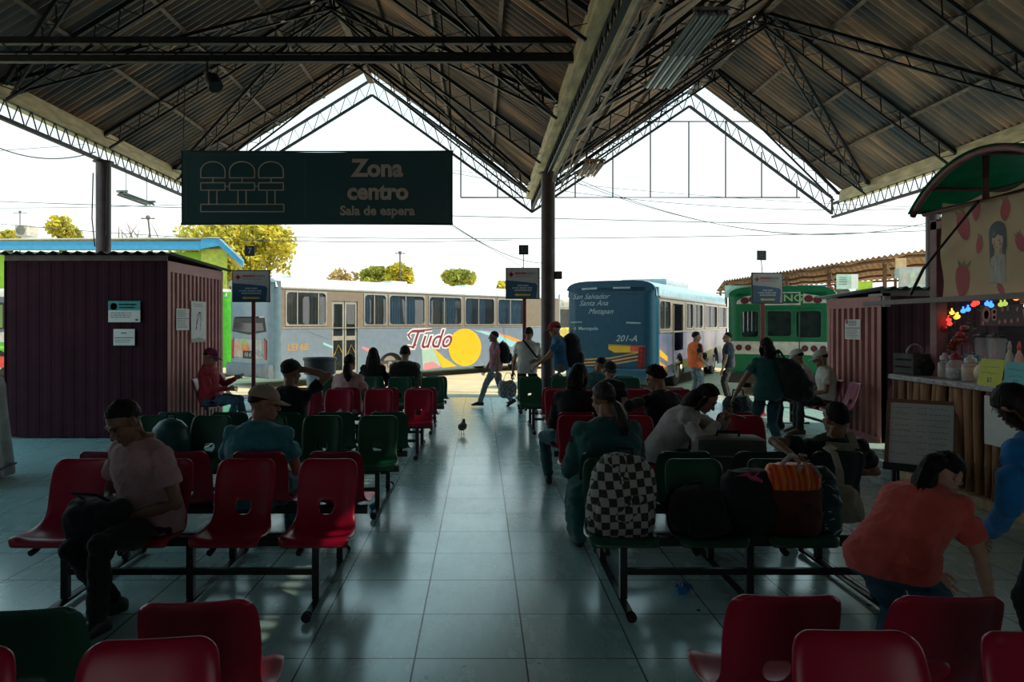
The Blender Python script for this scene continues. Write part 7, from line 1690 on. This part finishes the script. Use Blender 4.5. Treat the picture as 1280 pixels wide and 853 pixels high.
for (x0, x1, y0, y1, Y, lab) in ((1118, 1131, 336, 348, 18.8, 'small white translucent sheet hanging left of the printed sheet'), ):
    hsign('plastic_sheet', lab, x0, x1, y0, y1, Y, mat('sheet_pale', (.45, .50, .48), .6, transl=.3))
def dp(mb, pr, w, h, n):
    for k in range(3): pr(ellipse(w * .1, h * .3, 16, w * (.2 + .27 * k), h * .5), k % 2)
hsign('plastic_sheet', 'wide white printed sheet hanging beside the stall post', 1123, 1159, 334, 361, 18.4, mat('sheet_white', (.50, .52, .48), .6, transl=.3), dp, [mat('print_faint_rose', (.48, .38, .33), .6), mat('print_faint_green', (.45, .48, .36), .6)])
hsign('market_sign', 'peach panel under the market roof above the white sheets', 1119, 1132, 323, 338, 21, mat('panel_peach', (.55, .36, .2), .7))
# goods on the shed side, kept few
root = empty('market_goods', at(1047, 366, 28)); tag(root, 'heap of bundled goods on the roof edge behind the right kiosk', 'goods')
r = random.Random(3)
for k in range(5): 
    mb = MB(); mb.ball((r.uniform(-.6, .5), r.uniform(-.1, .1), r.uniform(-.1, .12)), (r.uniform(.12, .2),) * 3, 12, 8); wrinkle(mb, .05, 5, k); mb.build('bundle', mat('goods_%d' % k, [(.35, .33, .3), (.2, .2, .2), (.4, .08, .06), (.12, .12, .1), (.3, .2, .12)][k], .8), root, True)
MB().span((-.8, -.2, -2.6), (.8, .2, -.15)).build('shelf', WOODD, root)
# distant yellow bus behind the column gap and street wall
root = empty('bus', (2.3, 33, -.15), R(20)); tag(root, 'distant yellow and white bus glimpsed between the column and the blue bus', 'bus')
YB = mat('bus_pale_yellow', (.65, .50, .12), .4)
mb = MB(); mb.span((-4, 0, .5), (4, 2.4, 1.6), bevel=.1); mb.build('body', YB, root); mb = MB(); mb.span((-4, 0, 2.4), (4, 2.4, 2.9), bevel=.15); mb.build('roof', WHB, root)
mb = MB()
for k in range(7): mb.span((-3.95 + 1.3 * k, .02, 1.55), (-3.85 + 1.3 * k, 2.38, 2.45))
mb.build('pillar', WHB, root); MB().span((-3.9, .05, 1.6), (3.9, .08, 2.42)).build('window', GLASS, root)
for x in (-2.6, 2.6): MB().tube([(x, .05, .5), (x, .3, .5)], .48, 24).build('wheel', RUB, root, 40)
# overhead wires
WIRE = mat('wire_black', (.05, .055, .06), .7, var=0)
wl = [((0, 300 - 48, 26), (1280, 285, 26), .1, .014), ((-40, 165, 24), (120, 190, 24), .5, .02), ((-40, 260, 30), (560, 232, 34), .3, .012), ((0, 280, 26), (640, 300, 27.5), .3, .012), ((560, 215, 30), (1300, 250, 30), .9, .012), ((560, 212, 32), (1300, 262, 32), .4, .010), ((690, 210, 22), (1200, 268, 26), 1.3, .010), ((720, 228, 22), (1300, 225, 30), 1.9, .010), ((-30, 190, 28), (330, 150, 34), .2, .010), ((560, 280, 26), (680, 350, 36), .0, .010), ((330, 296, 36), (1290, 284, 30), .25, .016)]
names = ['long straight wire crossing the whole yard at sign height', 'thick blue-black cable sagging at the far left under the gutter', 'wire rising to the right behind the banner', 'lowest wire on the left beyond the green building', 'wire sagging through the right gable frame, upper of two', 'wire crossing the right gable frame, lower of two', 'wire falling from the central column to the stall roof', 'deep sagging wire below the right gable frame', 'wire slanting up to the left gable', 'short wire slanting down to the central signboard', 'dark taut wire just above the Tudo bus and signboards']
for (a, b, sag, rr), lab in zip(wl, names):
    o = MB().tube(catenary(at(*a), at(*b), sag, 20), rr, 5).build('overhead_wire', WIRE); tag(o, lab, 'wire')
# ------------------------------------------------------------------ sky, sun, camera
w = bpy.data.worlds.new('sky'); scene.world = w; w.use_nodes = True; nt = w.node_tree; bg = nt.nodes['Background']
tc = _n(nt, 'ShaderNodeTexCoord'); sp = _n(nt, 'ShaderNodeSeparateXYZ'); nt.links.new(tc.outputs['Generated'], sp.inputs[0])
rp = _n(nt, 'ShaderNodeValToRGB'); e = rp.color_ramp.elements; e[0].position = 0.0; e[0].color = (.66, .64, .60, 1); e[1].position = .65; e[1].color = (.24, .50, .60, 1)
for p_, c_ in ((.1, (.60, .65, .65)), (.2, (.50, .57, .58)), (.34, (.40, .55, .59))):
    q = e.new(p_); q.color = (*c_, 1)
nt.links.new(sp.outputs[2], rp.inputs['Fac']); nt.links.new(rp.outputs['Color'], bg.inputs['Color']); bg.inputs['Strength'].default_value = 1.6
sun = bpy.data.lights.new('sun', 'SUN'); sun.energy = 4.0; sun.color = (1.0, .86, .64); sun.angle = R(.6)
so = bpy.data.objects.new('sun', sun); COL.objects.link(so)
d = V((.85, -.2, 1.0)).normalized(); so.rotation_euler = d.to_track_quat('Z', 'Y').to_euler(); so.location = (20, -5, 30)
cam = bpy.data.cameras.new('camera'); co = bpy.data.objects.new('camera', cam); COL.objects.link(co); scene.camera = co
co.location = (0, 0, EYE); co.rotation_euler = (pi / 2, 0, 0); cam.sensor_width = 36; cam.sensor_fit = 'HORIZONTAL'; cam.lens = F / 1280 * 36
cam.shift_x = (640 - CX) / 1280; cam.shift_y = (HY - 426.5) / 1280; cam.clip_end = 400
vs = scene.view_settings; vs.view_transform = 'Standard'; vs.look = 'None'; vs.exposure = 0.48; vs.gamma = 1.0; vs.use_curve_mapping = False
